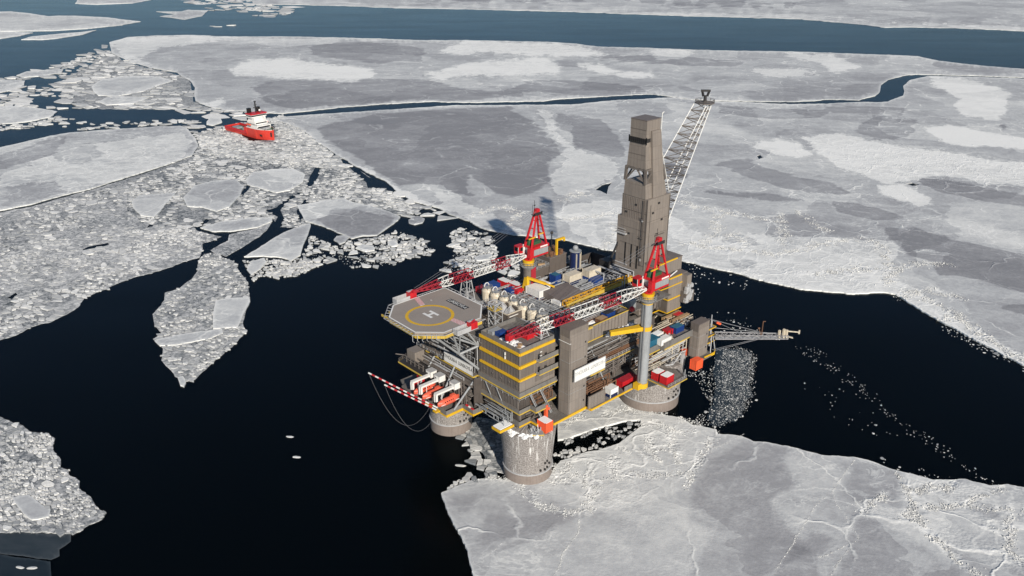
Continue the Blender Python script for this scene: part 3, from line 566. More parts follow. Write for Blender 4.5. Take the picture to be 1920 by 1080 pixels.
REGC = [(1352,652),(1392,652),(1412,668),(1410,715),(1412,748),(1390,778),(1348,798),(1332,782),(1350,745),(1346,690)]
setp(sheet('grease_ice', REGC, .26, 0, 5, 3.2, .05, seed=95, edge=-.25, mat='nilas', estep=2), 'thin grey slush drifting past the thick right leg', 'slush', None, 'stuff')
loose_brash('brash_ice', 'brash drifting past the right-hand concrete leg', [(1350,650),(1395,648),(1420,665),(1417,720),(1420,750),(1395,785),(1345,806),(1285,797),(1330,765),(1300,715),(1278,700),(1330,690),(1340,670)], .85, .42, .3, 1, seed=61, clump=.07)
loose_brash('brash_ice', 'brash drifting past the right-hand concrete leg', [(1355,655),(1392,652),(1415,668),(1413,745),(1390,780),(1350,800),(1335,780),(1352,740),(1350,690)], .5, .6, .15, .75, seed=62, clump=.09)
loose_brash('brash_ice', 'row of ice bits trailing across the dark water at right', [(1490,648),(1530,650),(1590,690),(1640,740),(1700,790),(1760,820),(1800,860),(1870,905),(1850,912),(1780,865),(1700,815),(1640,760),(1560,700),(1500,665)], .8, .13, .2, .9, seed=63, clump=.1)
loose_brash('brash_ice', 'ice bits scattered over the dark water at right', [(1500,715),(1560,700),(1650,735),(1700,780),(1690,840),(1600,820),(1540,780),(1500,740)], .8, .02, .2, .9, seed=64, clump=.14)
loose_brash('brash_ice', 'ice bits along the far side of the platform', [(1290,495),(1350,510),(1420,528),(1400,545),(1330,530),(1300,520),(1320,560),(1290,580)], 1.5, .14, .4, 1, seed=65, clump=.09)
loose_brash('brash_ice', 'ice bits along the far ice edge at right', [(1740,590),(1800,620),(1865,655),(1920,685),(1960,710),(1960,730),(1880,680),(1800,640),(1745,608)], 1.4, .36, .3, 1, seed=66, clump=.06)
loose_brash('brash_ice', 'ice bits along the near ice edge at right', [(1640,852),(1700,872),(1770,890),(1790,900),(1740,901),(1690,887),(1650,868)], 1.3, .4, .3, .8, seed=67)
loose_brash('brash_ice', 'ice bits around the flare bridge', [(1340,580),(1420,590),(1420,615),(1500,645),(1420,640),(1350,625)], 1.2, .07, .4, 1, seed=68, clump=.1)
strip = [(870,813),(893,783),(917,795),(932,860),(946,900),(917,899),(887,901),(843,920),(828,928),(853,903),(880,886),(886,863),(880,846),(866,830)]
setp(sheet('ice_field', [(872,812),(893,783),(940,790),(946,890),(920,880),(905,850),(880,832)], .42, .6, 6, .3, .3, seed=71, edge=.1, mat='slush'), kind='structure')
voronoi_brash('brash_ice', 'brash wedged between the two near concrete legs', strip, 1.5, .12, .22, .2, .85, seed=72, minpx=3)
voronoi_brash('brash_ice', 'brash in the gap right of the nearest concrete leg', [(1046,828),(1110,808),(1170,792),(1203,788),(1206,800),(1190,814),(1160,836),(1120,848),(1060,866),(1040,870),(1042,850),(1080,840),(1106,834),(1130,836),(1110,824),(1090,822),(1060,834)], 1.3, .14, .3, .25, .95, seed=73, minpx=3)
for x, y, w, d_ in ((543, 819, 1.7, 'upper of two small ice chunks floating alone in the dark water'), (556, 857, 1.8, 'lower of two small ice chunks floating alone in the dark water'), (863, 873, 2.2, 'white ice chunk floating left of the nearest concrete leg'), (1458, 613, 0, ''), (38, 1064, 1.6, 'left one of two bright ice chunks on the black young ice'), (60, 1065, 1.8, 'right one of two bright ice chunks on the black young ice')):
    if not w: continue
    g = gp(x, y); bm = bmesh.new(); bmesh.ops.create_icosphere(bm, subdivisions=2, radius=1)
    for v in bm.verts:
        k = 1 + .25 * noise.noise(v.co * 1.7 + Vector((x, y, 0))); v.co = Vector((v.co.x * w * k, v.co.y * w * .38 * k, max(-.3, v.co.z * .3 * k)))
    me = bpy.data.meshes.new('ice_chunk'); bm.to_mesh(me); bm.free(); me.materials.append(M['brash'])
    a = me.attributes.new('snow', 'FLOAT', 'POINT'); a.data.foreach_set('value', [.75] * len(me.vertices))
    o = bpy.data.objects.new('ice_chunk', me); C.link(o); o.location = (g[0], g[1], 0); o.rotation_euler.z = math.radians(-x * 3 % 40 - 20)
    setp(o, d_, 'ice chunk')
# rubble blocks thrown up along the pressure ridges
def ridge_blocks(lines, n_m, w, smax, seed):
    R = random.Random(seed); verts = []; faces = []; sn = []
    for L in lines:
        Q = gp_np(L)
        for a, b in zip(Q[:-1], Q[1:]):
            for _ in range(int(np.hypot(*(b - a)) * n_m)):
                t = R.random(); p = a + (b - a) * t + np.array([R.gauss(0, w), R.gauss(0, w)]); wob = noise.noise((p[0] * .12, p[1] * .12, seed))
                p = p + wob * 2.5
                if w > .3 and noise.noise((p[0] * .22, p[1] * .22, seed + 4)) < -.12: continue
                r = smax * (.22 + .78 * R.random() ** 3); hz = r * R.uniform(.3, .9)
                m = Matrix.Rotation(R.random() * 6.28, 3, 'Z') @ Matrix.Rotation(R.gauss(0, .45), 3, 'X') @ Matrix.Rotation(R.gauss(0, .35), 3, 'Y')
                o = len(verts); tone = R.uniform(.5, .9)
                for x, y, z in ((-1,-.7,-1),(1,-.8,-1),(.8,.8,-1),(-.9,.6,-1),(-.8,-.6,1),(.9,-.6,1),(.7,.7,1),(-.7,.7,1)):
                    c = m @ Vector((x * r, y * r * .8, z * hz * .6)); verts.append((p[0] + c.x, p[1] + c.y, .75 + hz * .35 + c.z)); sn.append(tone)
                faces += [tuple(o + k for k in f) for f in ((0,3,2,1),(4,5,6,7),(0,1,5,4),(1,2,6,5),(2,3,7,6),(3,0,4,7))]
    return setp(mesh_obj('ice_rubble', verts, faces, M['brash'], {'snow': sn}), 'blocks of ice heaped along the pressure ridges', 'ice rubble', None, 'stuff')
ridge_blocks(RIDGES, 26, 1.0, .42, 81)
ridge_blocks(THIN, 12, .16, .24, 84)
ridge_blocks([[(900,900),(950,902),(1000,906),(1035,890),(1046,872)], [(1165,765),(1200,774),(1240,780),(1280,790),(1310,803),(1342,812)]], 18, 1.0, .4, 82)
ridge_blocks(VEINS, 13, 2.4, .5, 83)
# ------------------------------------------------------------------ platform: builders
M['clad'] = paint('brown_cladding', (.235, .195, .162), .55, .26, scale=.12, dirtcol=(.15, .122, .10), rust=.08)
def clad(name, col):
    m = paint(name, col, .55, .26, scale=.12, dirtcol=tuple(c * .62 for c in col), rust=.1); n = N(m); old = n.b.inputs['Base Color'].links[0].from_socket
    v = n.coord('Object'); sx = n.new('ShaderNodeSeparateXYZ'); n.link(v, sx.inputs[0]); cb = n.new('ShaderNodeCombineXYZ')
    n.link(n.math('ADD', sx.outputs[0], sx.outputs[1]), cb.inputs[0]); n.link(sx.outputs[2], cb.inputs[1])
    br = n.new('ShaderNodeTexBrick'); n.link(cb.outputs[0], br.inputs['Vector']); br.inputs['Scale'].default_value = 1; br.inputs['Brick Width'].default_value = 1.7; br.inputs['Row Height'].default_value = 5.2
    br.inputs['Mortar Size'].default_value = .07; br.inputs['Color1'].default_value = (.92, .92, .92, 1); br.inputs['Color2'].default_value = (1.05, 1.04, 1.03, 1); br.inputs['Mortar'].default_value = (.74, .73, .72, 1); br.offset = 0
    wav = n.noise(n.coord('Object', (2.2, 2.2, .05)), 1.0, 4, .7)
    c = n.mix(1.0, old, br.outputs['Color'], 'MULTIPLY'); c = n.mix(n.math('MULTIPLY', n.step(wav, .55, .72), .10), c, (.34, .31, .28, 1)); n.link(c, n.b.inputs['Base Color']); return m
M['clad'] = clad('brown_cladding', (.228, .197, .170))
M['clad_dk'] = paint('brown_cladding_rib', (.12, .10, .086), .55, .3, scale=.12); M['rib'] = paint('dark_rib', (.07, .06, .054), .6, .2)
M['roofb'] = paint('brown_roof', (.14, .115, .102), .6, .3, scale=.2, dirtcol=(.2, .18, .165))
M['steel'] = paint('grey_brown_steel', (.15, .13, .115), .6, .5, rust=.25)
M['deck'] = paint('deck_plate', (.13, .115, .10), .7, .5, scale=.25, dirtcol=(.26, .245, .23), rust=.2)
M['dark'] = paint('dark_steel', (.03, .028, .028), .6, .4)
M['grey'] = paint('grey_steel', (.30, .31, .315), .5, .3)
M['lgrey'] = paint('light_grey_steel', (.42, .42, .42), .5, .3)
M['parapet'] = paint('windwall_grey', (.175, .165, .152), .6, .4, scale=.3)
M['yellow'] = paint('yellow_paint', (.66, .39, .014), .5, .3, dirtcol=(.42, .24, .02))
M['yellow_pale'] = paint('weathered_yellow', (.55, .38, .06), .55, .4, dirtcol=(.3, .2, .06))
M['ochre'] = paint('ochre_yellow', (.60, .31, .018), .5, .3, dirtcol=(.35, .17, .02))
M['red'] = paint('red_paint', (.50, .016, .022), .42, .25)
M['boomred'] = paint('boom_red', (.36, .022, .035), .5, .3)
M['white'] = paint('white_paint', (.74, .73, .69), .45, .18, dirtcol=(.45, .40, .33))
M['cream'] = paint('cream_paint', (.62, .55, .43), .45, .4, dirtcol=(.36, .29, .2))
M['blue'] = paint('blue_paint', (.012, .045, .19), .45, .3)
M['navy'] = paint('navy_paint', (.008, .018, .075), .45, .2)
M['teal'] = paint('teal_paint', (.02, .12, .19), .45, .3)
M['orange'] = paint('orange_red', (.78, .105, .035), .5, .12)
M['hullred'] = paint('hull_red', (.60, .045, .028), .45, .25, dirtcol=(.3, .03, .03), scale=.2)
M['salmon'] = paint('lifeboat_orange', (.72, .12, .065), .45, .2)
M['green'] = paint('green_paint', (.03, .10, .045), .5, .3)
M['tan'] = paint('tan_paint', (.36, .24, .13), .6, .3)
M['rusty'] = paint('rusty_steel', (.17, .085, .045), .7, .5, dirtcol=(.09, .05, .03))
M['heli'] = paint('helideck_surface', (.285, .245, .21), .75, .25, scale=.1, dirtcol=(.17, .148, .128)); M['inner'] = paint('recess_shade_wall', (.085, .072, .063), .65, .5, scale=.5, rust=.3, dirtcol=(.05, .04, .036))  # inner deck walls: shade of the recesses is put into the darker base colour
M['black'] = paint('black_paint', (.008, .008, .008), .5, .1)
M['snow'] = paint('snow', (.82, .82, .80), .8, .15, dirtcol=(.6, .6, .6))
M['glass'] = paint('dark_window', (.01, .012, .015), .12, .1, spec=.6)
M['cable'] = paint('steel_cable', (.2, .2, .21), .5, .2)
M['rebar'] = paint('grey_lattice', (.34, .33, .33), .5, .4, dirtcol=(.12, .11, .11))
def concrete():
    m = newmat('leg_concrete'); n = N(m); v = n.coord('Object')
    sx = n.new('ShaderNodeSeparateXYZ'); n.link(v, sx.inputs[0])
    ang = n.math('ARCTAN2', sx.outputs[1], sx.outputs[0])
    cb = n.new('ShaderNodeCombineXYZ'); n.link(n.math('MULTIPLY', ang, 9.5), cb.inputs[0]); n.link(sx.outputs[2], cb.inputs[1])
    br = n.new('ShaderNodeTexBrick'); n.link(cb.outputs[0], br.inputs['Vector']); br.inputs['Scale'].default_value = 1
    br.inputs['Mortar Size'].default_value = .07; br.inputs['Brick Width'].default_value = 3.1; br.inputs['Row Height'].default_value = 1.25; br.offset = 0
    br.inputs['Mortar Smooth'].default_value = .6
    mp = n.new('ShaderNodeMapping'); n.link(cb.outputs[0], mp.inputs[0]); mp.inputs['Scale'].default_value = (1.0, .1, 1)
    stv = n.noise(mp.outputs[0], 1.0, 6, .68); mp2 = n.new('ShaderNodeMapping'); n.link(cb.outputs[0], mp2.inputs[0]); mp2.inputs['Scale'].default_value = (.3, 1.4, 1)
    sth = n.noise(mp2.outputs[0], 1.2, 5, .7); fine = n.noise(cb.outputs[0], 2.4, 5, .75)
    base = n.mix(n.step(fine, .38, .64), (.12, .104, .094, 1), (.40, .37, .345, 1))
    base = n.mix(n.math('MULTIPLY', n.step(sth, .5, .66), .55), base, (.10, .085, .078, 1))
    top = n.step(sx.outputs[2], 6, 20)
    base = n.mix(n.math('MULTIPLY', n.step(stv, .53, .65), n.math('ADD', n.math('MULTIPLY', top, .45), .5)), base, (.68, .66, .63, 1))
    base = n.mix(n.math('MULTIPLY', br.outputs['Fac'], .38), base, (.42, .395, .37, 1))
    n.link(base, n.b.inputs['Base Color']); n.b.inputs['Roughness'].default_value = .85
    n.bump(n.math('ADD', fine, n.math('MULTIPLY', br.outputs['Fac'], .3)), .5, .12); return m
M['concrete'] = concrete()
M['casing'] = paint('ice_casing', (.235, .195, .17), .6, .4, scale=.5, dirtcol=(.16, .125, .105), rust=.15)

ORG = {}
class MB:
    def __init__(s): s.v = []; s.f = []; s.comp = []; s.fcomp = []
    def add(s, vs, fs):
        o = len(s.v); s.comp.append((o, o + len(vs))); s.fcomp.append((len(s.f), len(s.f) + len(fs))); s.v += [tuple(x) for x in vs]; s.f += [tuple(o + k for k in f) for f in fs]; return s
    def box(s, u0, u1, v0, v1, z0, z1):
        return s.add([(u0,v0,z0),(u1,v0,z0),(u1,v1,z0),(u0,v1,z0),(u0,v0,z1),(u1,v0,z1),(u1,v1,z1),(u0,v1,z1)], [(0,3,2,1),(4,5,6,7),(0,1,5,4),(1,2,6,5),(2,3,7,6),(3,0,4,7)])
    def hull8(s, lo, hi):     # two quads
        n = len(lo); return s.add(list(lo) + list(hi), [tuple(range(n - 1, -1, -1)), tuple(range(n, 2 * n))] + [(k, (k + 1) % n, n + (k + 1) % n, n + k) for k in range(n)])
    def prism(s, pts, z0, z1): return s.hull8([(u, v, z0) for u, v in pts], [(u, v, z1) for u, v in pts])
    def bar(s, p, q, w, h=None, n=4):
        p, q = Vector(p), Vector(q); d = (q - p)
        if d.length < 1e-6: return s
        d.normalize(); up = Vector((0, 0, 1)) if abs(d.z) < .95 else Vector((1, 0, 0))
        x = d.cross(up).normalized(); y = x.cross(d).normalized(); h = h or w
        if n == 4: R = [x * a * w / 2 + y * b * h / 2 for a, b in ((-1,-1),(1,-1),(1,1),(-1,1))]
        else: R = [x * math.cos(6.2832 * k / n) * w / 2 + y * math.sin(6.2832 * k / n) * h / 2 for k in range(n)]
        return s.hull8([p + r for r in R], [q + r for r in R])
    def path(s, pts, w, n=4):
        for a, b in zip(pts[:-1], pts[1:]): s.bar(a, b, w, None, n)
        return s
    def cyl(s, c, r0, r1, z0, z1, n=24):
        lo = [(c[0] + r0 * math.cos(6.2832 * k / n), c[1] + r0 * math.sin(6.2832 * k / n), z0) for k in range(n)]
        hi = [(c[0] + r1 * math.cos(6.2832 * k / n), c[1] + r1 * math.sin(6.2832 * k / n), z1) for k in range(n)]
        return s.hull8(lo, hi)
    def lathe(s, c, prof, n=20):
        for (r0, z0), (r1, z1) in zip(prof[:-1], prof[1:]):
            lo = [(c[0] + r0 * math.cos(6.2832 * k / n), c[1] + r0 * math.sin(6.2832 * k / n), z0) for k in range(n)]
            hi = [(c[0] + r1 * math.cos(6.2832 * k / n), c[1] + r1 * math.sin(6.2832 * k / n), z1) for k in range(n)]
            s.add(lo + hi, [(k, (k + 1) % n, n + (k + 1) % n, n + k) for k in range(n)])
        return s
    def rail(s, pts, z, h=1.15, step=2.2, w=.09, closed=False):
        P = [(a[0], a[1], (a[2] if len(a) > 2 else z)) for a in pts]
        if closed: P = P + P[:1]
        for a, b in zip(P[:-1], P[1:]):
            for k in (.5, 1): s.bar((a[0], a[1], a[2] + h * k), (b[0], b[1], b[2] + h * k), w)
            L = math.dist(a, b); m = max(1, int(L / step))
            for i in range(m + 1):
                t = i / m; q = [a[j] + (b[j] - a[j]) * t for j in range(3)]; s.bar(q, (q[0], q[1], q[2] + h), w)
        return s
    def sphere(s, c, r, sz=1, n=10):
        s.lathe((c[0], c[1]), [(max(.01, r * math.sin(math.pi * k / 8)), c[2] - r * sz * math.cos(math.pi * k / 8)) for k in range(9)], n); return s
    def ribs_v(s, u, v0, v1, z0, z1, pitch=.7, d=.14, w=.22):      # ribs on a face looking towards -u
        v = v0 + pitch / 2
        while v < v1: s.box(u - d, u + .02, v - w / 2, v + w / 2, z0, z1); v += pitch
        return s
    def ribs_u(s, v, u0, u1, z0, z1, pitch=.7, d=.14, w=.22):      # ribs on a face looking towards -v
        u = u0 + pitch / 2
        while u < u1: s.box(u - w / 2, u + w / 2, v - d, v + .02, z0, z1); u += pitch
        return s
    def lattice(s, P, Q, w0, h0, w1, h1, bays, chord, lace, up=(0, 0, 1)):
        """square truss from P to Q; returns nothing, chords + zigzag lacing on the four sides"""
        P, Q = Vector(P), Vector(Q); d = (Q - P).normalized(); x = d.cross(Vector(up)).normalized(); y = x.cross(d).normalized()
        st_ = []
        for i in range(bays + 1):
            t = i / bays; c = P.lerp(Q, t); w = w0 + (w1 - w0) * t; h = h0 + (h1 - h0) * t
            st_.append([c + x * a * w / 2 + y * b * h / 2 for a, b in ((-1,-1),(1,-1),(1,1),(-1,1))])
        for i in range(bays):
            for k in range(4):
                s.bar(st_[i][k], st_[i + 1][k], chord)
                a, b = (k, (k + 1) % 4); m = (st_[i + 1][a] + st_[i + 1][b]) / 2
                if i % 2: a, b = b, a
                s.bar(st_[i][a], st_[i + 1][b], lace)
        for i in (0, bays):
            for k in range(4): s.bar(st_[i][k], st_[i][(k + 1) % 4], lace * 1.3)
        return s
    def groups(s):
        comp = s.comp; n = len(comp)
        if n > 700 or n < 2: return None
        B = []
        for a, b in comp:
            V = np.array(s.v[a:b]); B.append((V.min(0) - .12, V.max(0) + .12))
        lo = np.array([b[0] for b in B]); hi = np.array([b[1] for b in B]); par = list(range(n))
        def fd(i):
            while par[i] != i: par[i] = par[par[i]]; i = par[i]
            return i
        for i in range(n):
            for j in np.nonzero(((lo[i] <= hi[i + 1:]) & (hi[i] >= lo[i + 1:])).all(1))[0]: par[fd(int(j) + i + 1)] = fd(i)
        g = {}
        for i in range(n): g.setdefault(fd(i), []).append(i)
        return list(g.values())
    def build(s, name, mat, parent=None, label=None, smooth=False, **tags):
        if not s.v: return None
        if parent is not None and not smooth and len(s.comp) < 700:
            g = s.groups()
            if g and 2 <= len(g) <= (60 if name == 'column' else 14):          # separate pieces become parts of their own
                first = None
                for grp in g:
                    m_ = MB()
                    for i in grp:
                        a, b = s.comp[i]; fa, fb = s.fcomp[i]; m_.add(s.v[a:b], [tuple(k - a for k in f) for f in s.f[fa:fb]])
                    m_.comp = [(0, len(m_.v))]; m_.fcomp = [(0, len(m_.f))]
                    o = m_.build(name, mat, parent, label, smooth, **tags); first = first or o
                return first
        if parent is None: base = tags.pop('base', None) or (sum(x[0] for x in s.v) / len(s.v), sum(x[1] for x in s.v) / len(s.v), min(x[2] for x in s.v))
        else:
            r = parent
            while r.parent: r = r.parent
            base = ORG[r.name]
        o = mesh_obj(name, [(x[0] - base[0], x[1] - base[1], x[2] - base[2]) for x in s.v], s.f, M[mat], None, parent, smooth)
        if parent is None:
            o.location = uv(*base); o.rotation_euler.z = PSI; ORG[o.name] = base
        setp(o, label, **tags); return o
def thing(name, label, cat, at, group=None):
    e = bpy.data.objects.new(name, None); C.link(e); e.location = uv(*at); e.rotation_euler.z = PSI; e.empty_display_size = 1
    ORG[e.name] = at; return setp(e, label, cat, group)
def dup(src, at, label=None, rz=None, scale=None):
    def cp(o, par):
        c = o.copy(); C.link(c)
        if par: c.parent = par
        for ch in [x for x in bpy.data.objects if x.parent == o]: cp(ch, c)
        return c
    r = cp(src, None); r.location = uv(*at); ORG[r.name] = at
    if rz is not None: r.rotation_euler.z = PSI + math.radians(rz)
    if scale: r.scale = scale
    if label: r['label'] = label
    return r
def text(body, size, mat, name, parent, at, rot, ext=.02, sx=1.0):
    cu_ = bpy.data.curves.new('t', 'FONT'); cu_.body = body; cu_.size = size; cu_.extrude = ext; cu_.align_x = 'CENTER'; cu_.align_y = 'CENTER'
    t = bpy.data.objects.new('t', cu_); C.link(t); dg = bpy.context.evaluated_depsgraph_get(); dg.update()
    me = bpy.data.meshes.new_from_object(t.evaluated_get(dg)); bpy.data.objects.remove(t); bpy.data.curves.remove(cu_)
    me.materials.clear(); me.materials.append(M[mat]); o = bpy.data.objects.new(name, me); C.link(o); o.parent = parent
    r = parent
    while r.parent: r = r.parent
    b = ORG[r.name]; o.location = (at[0] - b[0], at[1] - b[1], at[2] - b[2]); o.rotation_euler = rot; o.scale = (sx, 1, 1); return o

# ------------------------------------------------------------------ concrete legs
def leg(c, r, rt, label, zt=21.6):
    t = thing('concrete_leg', label, 'platform leg', (c[0], c[1], 0), 'concrete legs under the platform')
    MB().lathe(c, [(r * 1.005, -6), (r, 0), (r * 1.0, 4.7)], 64).build('ice_casing', 'casing', t, smooth=True)
    MB().lathe(c, [(r, 4.7), (r + .35, 4.75), (r + .35, 5.15), (r, 5.2)], 64).build('ring_ledge', 'lgrey', t)
    prof = [(r, 5.2)] + [(r + (rt - r) * (k / 6) ** 1.3, 5.2 + (zt - 5.2) * k / 6) for k in range(1, 7)] + [(rt - .4, zt + .1), (.01, zt + .1)]
    MB().lathe(c, prof, 64).build('concrete_shaft', 'concrete', t, smooth=False)
    R = random.Random(int(c[0] * 7)); h = MB()
    for a, z in ((-50, 9), (-44, 9.6), (-50, 6.3), (-43, 6.8), (-36, 8), (-62, 6.6)):
        th = math.radians(a - 42); rr = r + (rt - r) * .2
        x, y = c[0] + rr * math.cos(th), c[1] + rr * math.sin(th)
        h.bar((x + .12 * math.cos(th), y + .12 * math.sin(th), z - .35), (x + .12 * math.cos(th), y + .12 * math.sin(th), z + .35), .7, .5)
    h.build('hatch', 'dark', t)
    return t
leg_n = leg((6.7, 2.6), 9.0, 10.4, 'tall weathered concrete leg nearest to the viewer, snow on its rim')
leg_r = leg((82.0, 6.3), 12.6, 14.2, 'thick concrete leg with the grey crane post standing beside it')
leg_l = leg((5.9, 46.9), 8.4, 8.8, 'concrete leg below the lifeboats, dark water on its left')
leg_b = leg((83, 50), 9.0, 9.6, 'concrete leg at the far side, hidden behind the decks')
R = random.Random(4); s = MB()
for k in range(34):
    a = R.uniform(-3.2, -1.9); rr = R.uniform(8.0, 10.1); x, y = 6.7 + rr * math.cos(a), 2.6 + rr * math.sin(a); q = R.uniform(.5, 1.3)
    s.add([(x - q, y - q * .7, 21.5), (x + q, y - q * .6, 21.5), (x + q * .8, y + q, 21.5), (x - q * .9, y + q * .8, 21.5), (x + .2 * q, y, 21.7 + q * .6)], [(0,1,4),(1,2,4),(2,3,4),(3,0,4)])
    if rr > 8.9 and R.random() < .5:
        L = R.uniform(.5, 2.2); s.add([(6.7 + 9.8 * math.cos(a - .03), 2.6 + 9.8 * math.sin(a - .03), 21.6), (6.7 + 9.8 * math.cos(a + .03), 2.6 + 9.8 * math.sin(a + .03), 21.6), (6.7 + 9.62 * math.cos(a), 2.6 + 9.62 * math.sin(a), 21.6 - L), (6.7 + 9.2 * math.cos(a), 2.6 + 9.2 * math.sin(a), 21.6)], [(0,1,2),(0,2,3),(1,3,2)])
s.build('snow_cap', 'snow', leg_n)
# spray ice hanging off the right leg and its white housing
t = thing('rim_outlet', 'pale wall with a round pipe outlet on the rim of the thick right leg', 'outlet', (88, -7, 17))
m_ = MB(); pa = lambda a, r_: (82.0 + r_ * math.cos(math.radians(a)), 6.3 + r_ * math.sin(math.radians(a)))
for k in range(10): a_ = -82 + k * 5; m_.prism([pa(a_, 14.2), pa(a_ + 5, 14.2), pa(a_ + 5, 13.4), pa(a_, 13.4)], 21.5, 25.8)
m_.build('rim_wall', 'lgrey', t)
MB().bar((93.6, -7.6, 17), (93.6, -7.6, 21.5), 2.4, 2.4, 10).bar((92, -7.6, 19), (95, -7.8, 19), .5).bar((93.6, -8.9, 16), (93.6, -8.9, 22), .4).build('outlet_pipe', 'lgrey', t)

# ------------------------------------------------------------------ decks
def edge(m, pts, z, h=.55, w=.3):
    for a, b in zip(pts[:-1], pts[1:]): m.bar((a[0], a[1], z), (b[0], b[1], z), w, h)
    return m
L0, L1, L2, L3, L4, L5, LW = 24.0, 29.4, 36.3, 42.6, 47.7, 53.0, 50.0
cel = thing('cellar_deck', 'lowest deck of the platform with yellow edge trim just above the legs', 'deck', (40, 25, L0))
out0 = [(0, .2), (5.5, .2), (5.5, -3), (10.5, -3), (10.5, -6.8), (27.2, -6.8), (27.2, -9.3), (57, -9.3), (57, -7), (67, -7), (67, 0), (72, -2), (92, -9), (98, -9), (98, 56), (-11.5, 56), (-14.6, 48), (-14.6, 23.2), (-7, 23.2), (-7, 17.2), (0, 17.2)]
MB().prism(out0, L0 - .7, L0).build('deck_plate', 'deck', cel)
y = MB(); edge(y, [(17.6, -6.9), (27.3, -6.9), (27.3, -9.4)], L0 - .25, 1.0, .35); edge(y, [(5.4, -3.1), (10.4, -3.1), (10.4, -6.9), (17.6, -6.9)], L0 - .3, .9, .3)
edge(y, [(27.3, -9.4), (53, -9.4)], L0 - .3, .7); edge(y, [(-14.7, 36), (-14.7, 23.1)], L0 - .3, .5); edge(y, [(-14.7, 23.1), (-6.9, 23.1), (-6.9, 17.1)], L0 - .3, 1.0, .35); edge(y, [(-6.9, 17.1), (-.1, 17.1)], L0 - .3, .6); edge(y, [(0, .1), (5.5, .1), (5.5, -3)], L0 - .3, .7)
y.build('edge_trim', 'yellow', cel)
pr = MB()
for a, b in (((-14.6, 23.2), (-7, 23.2)), ((-7, 23.2), (-7, 17.2)), ((-7, 17.2), (0, 17.2)), ((-14.6, 34), (-14.6, 23.2))): pr.bar((a[0], a[1], L0 + .9), (b[0], b[1], L0 + .9), .14, 1.9)
pr.bar((0, .1, L0 + .9), (5.4, .1, L0 + .9), .14, 1.8).bar((0, .1, L0 + .9), (0, 17, L0 + .9), .14, 1.8)
pr.bar((46, -9.25, L0 + 1.0), (53, -9.25, L0 + 1.0), .14, 2.0).build('windwall', 'parapet', cel)
col = MB(); R = random.Random(9)
for u in (1.5, 13, 26, 39, 52, 62, 84, 96):
    for v in (1.5, 14, 27, 40, 54):
        if u > 16 or v > 21 or True: col.bar((u, v, L0), (u, v, L2), .8)
col.build('column', 'steel', cel)
wl = MB()
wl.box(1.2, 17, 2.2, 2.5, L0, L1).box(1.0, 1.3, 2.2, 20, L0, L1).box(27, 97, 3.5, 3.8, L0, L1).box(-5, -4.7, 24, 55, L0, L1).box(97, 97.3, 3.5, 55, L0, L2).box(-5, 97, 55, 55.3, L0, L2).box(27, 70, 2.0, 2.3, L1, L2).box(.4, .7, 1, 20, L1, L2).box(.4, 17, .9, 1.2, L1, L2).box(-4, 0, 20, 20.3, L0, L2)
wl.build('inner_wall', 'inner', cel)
MB().box(.2, .75, .9, 21, L1 + .1, L2 - 1.2).build('lower_wall', 'clad', cel); rb = MB().ribs_v(.2, 1.2, 20.8, L1 + 1.6, L2 - 1.9, .8, .12, .24).ribs_u(.9, .8, 4, L1 + 1.4, L2 - 1.4, .8); rb.build('rib', 'rib', cel)
b = MB()
for k, (u_, z_) in enumerate(((-3.2, 35.2), (-3.6, 34.0), (-4.4, 33.0), (-4.9, 31.6), (-5.3, 30.4), (-5.4, 28.4), (-5.2, 26.6))): b.bar((u_, 20.6, z_), (u_, 55, z_), .5 + .25 * (k % 2), .55)
b.box(-5.2, -.4, 20.6, 55, 33.4, 33.6).box(-6.4, -4.8, 22, 55, 27.4, 27.6).build('ledge_beam', 'steel', cel)
# level 1 floor, parapets and galleries
f1 = MB().box(-.4, 17.6, -.4, 20.5, L1 - .35, L1).box(-5, 97, 20.5, 55.5, L1 - .35, L1).box(17.6, 97, 0, 20.5, L1 - .35, L1).prism([(5, -3.2), (10.4, -3.2), (10.4, -.4), (5, -.4)], L1 - .35, L1)
f1.build('gallery_floor', 'deck', cel)
y = MB(); edge(y, [(-.5, 20), (-.5, -.5), (4.8, -.5), (4.8, -3.4), (10.5, -3.4), (10.5, -.5), (17.6, -.5)], L1 - .2, .45, .25); y.build('gallery_edge', 'yellow_pale', cel)
p = MB().bar((-.45, -.45, L1 + .8), (-.45, 20, L1 + .8), .12, 1.5).bar((4.9, -3.3, L1 + .9), (10.4, -3.3, L1 + .9), .12, 1.9).bar((-.45, -.45, L1 + .8), (4.8, -.45, L1 + .8), .12, 1.5).bar((4.9, -.5, L1 + .9), (4.9, -3.3, L1 + .9), .12, 1.9)
p.build('gallery_windwall', 'parapet', cel)
b = MB()
for u in (4.5, 9.5): b.bar((u, -.3, L2 - .6), (u + 3.6, -2.6, L0 + 1.5), .42, None, 8).bar((u + .7, -.2, L2 - .6), (u + 4.3, -2.5, L0 + 1.5), .25, None, 8)
for u in (36, 58): b.bar((u, -.6, L3 - .4), (u + 4, -3.6, L1), .5, None, 8)
for v in (8, 14, 30, 42): b.bar((-.4, v, L1), (-.4, v + 4, L2 - 1), .25)
b.build('diagonal_brace', 'grey', cel)
rl = MB(); rl.rail([(-.5, 20), (-.5, -.5), (17, -.5)], L2 - 1.9, 1.5, 2.6, .11); rl.build('pipe_rail', 'lgrey', cel)
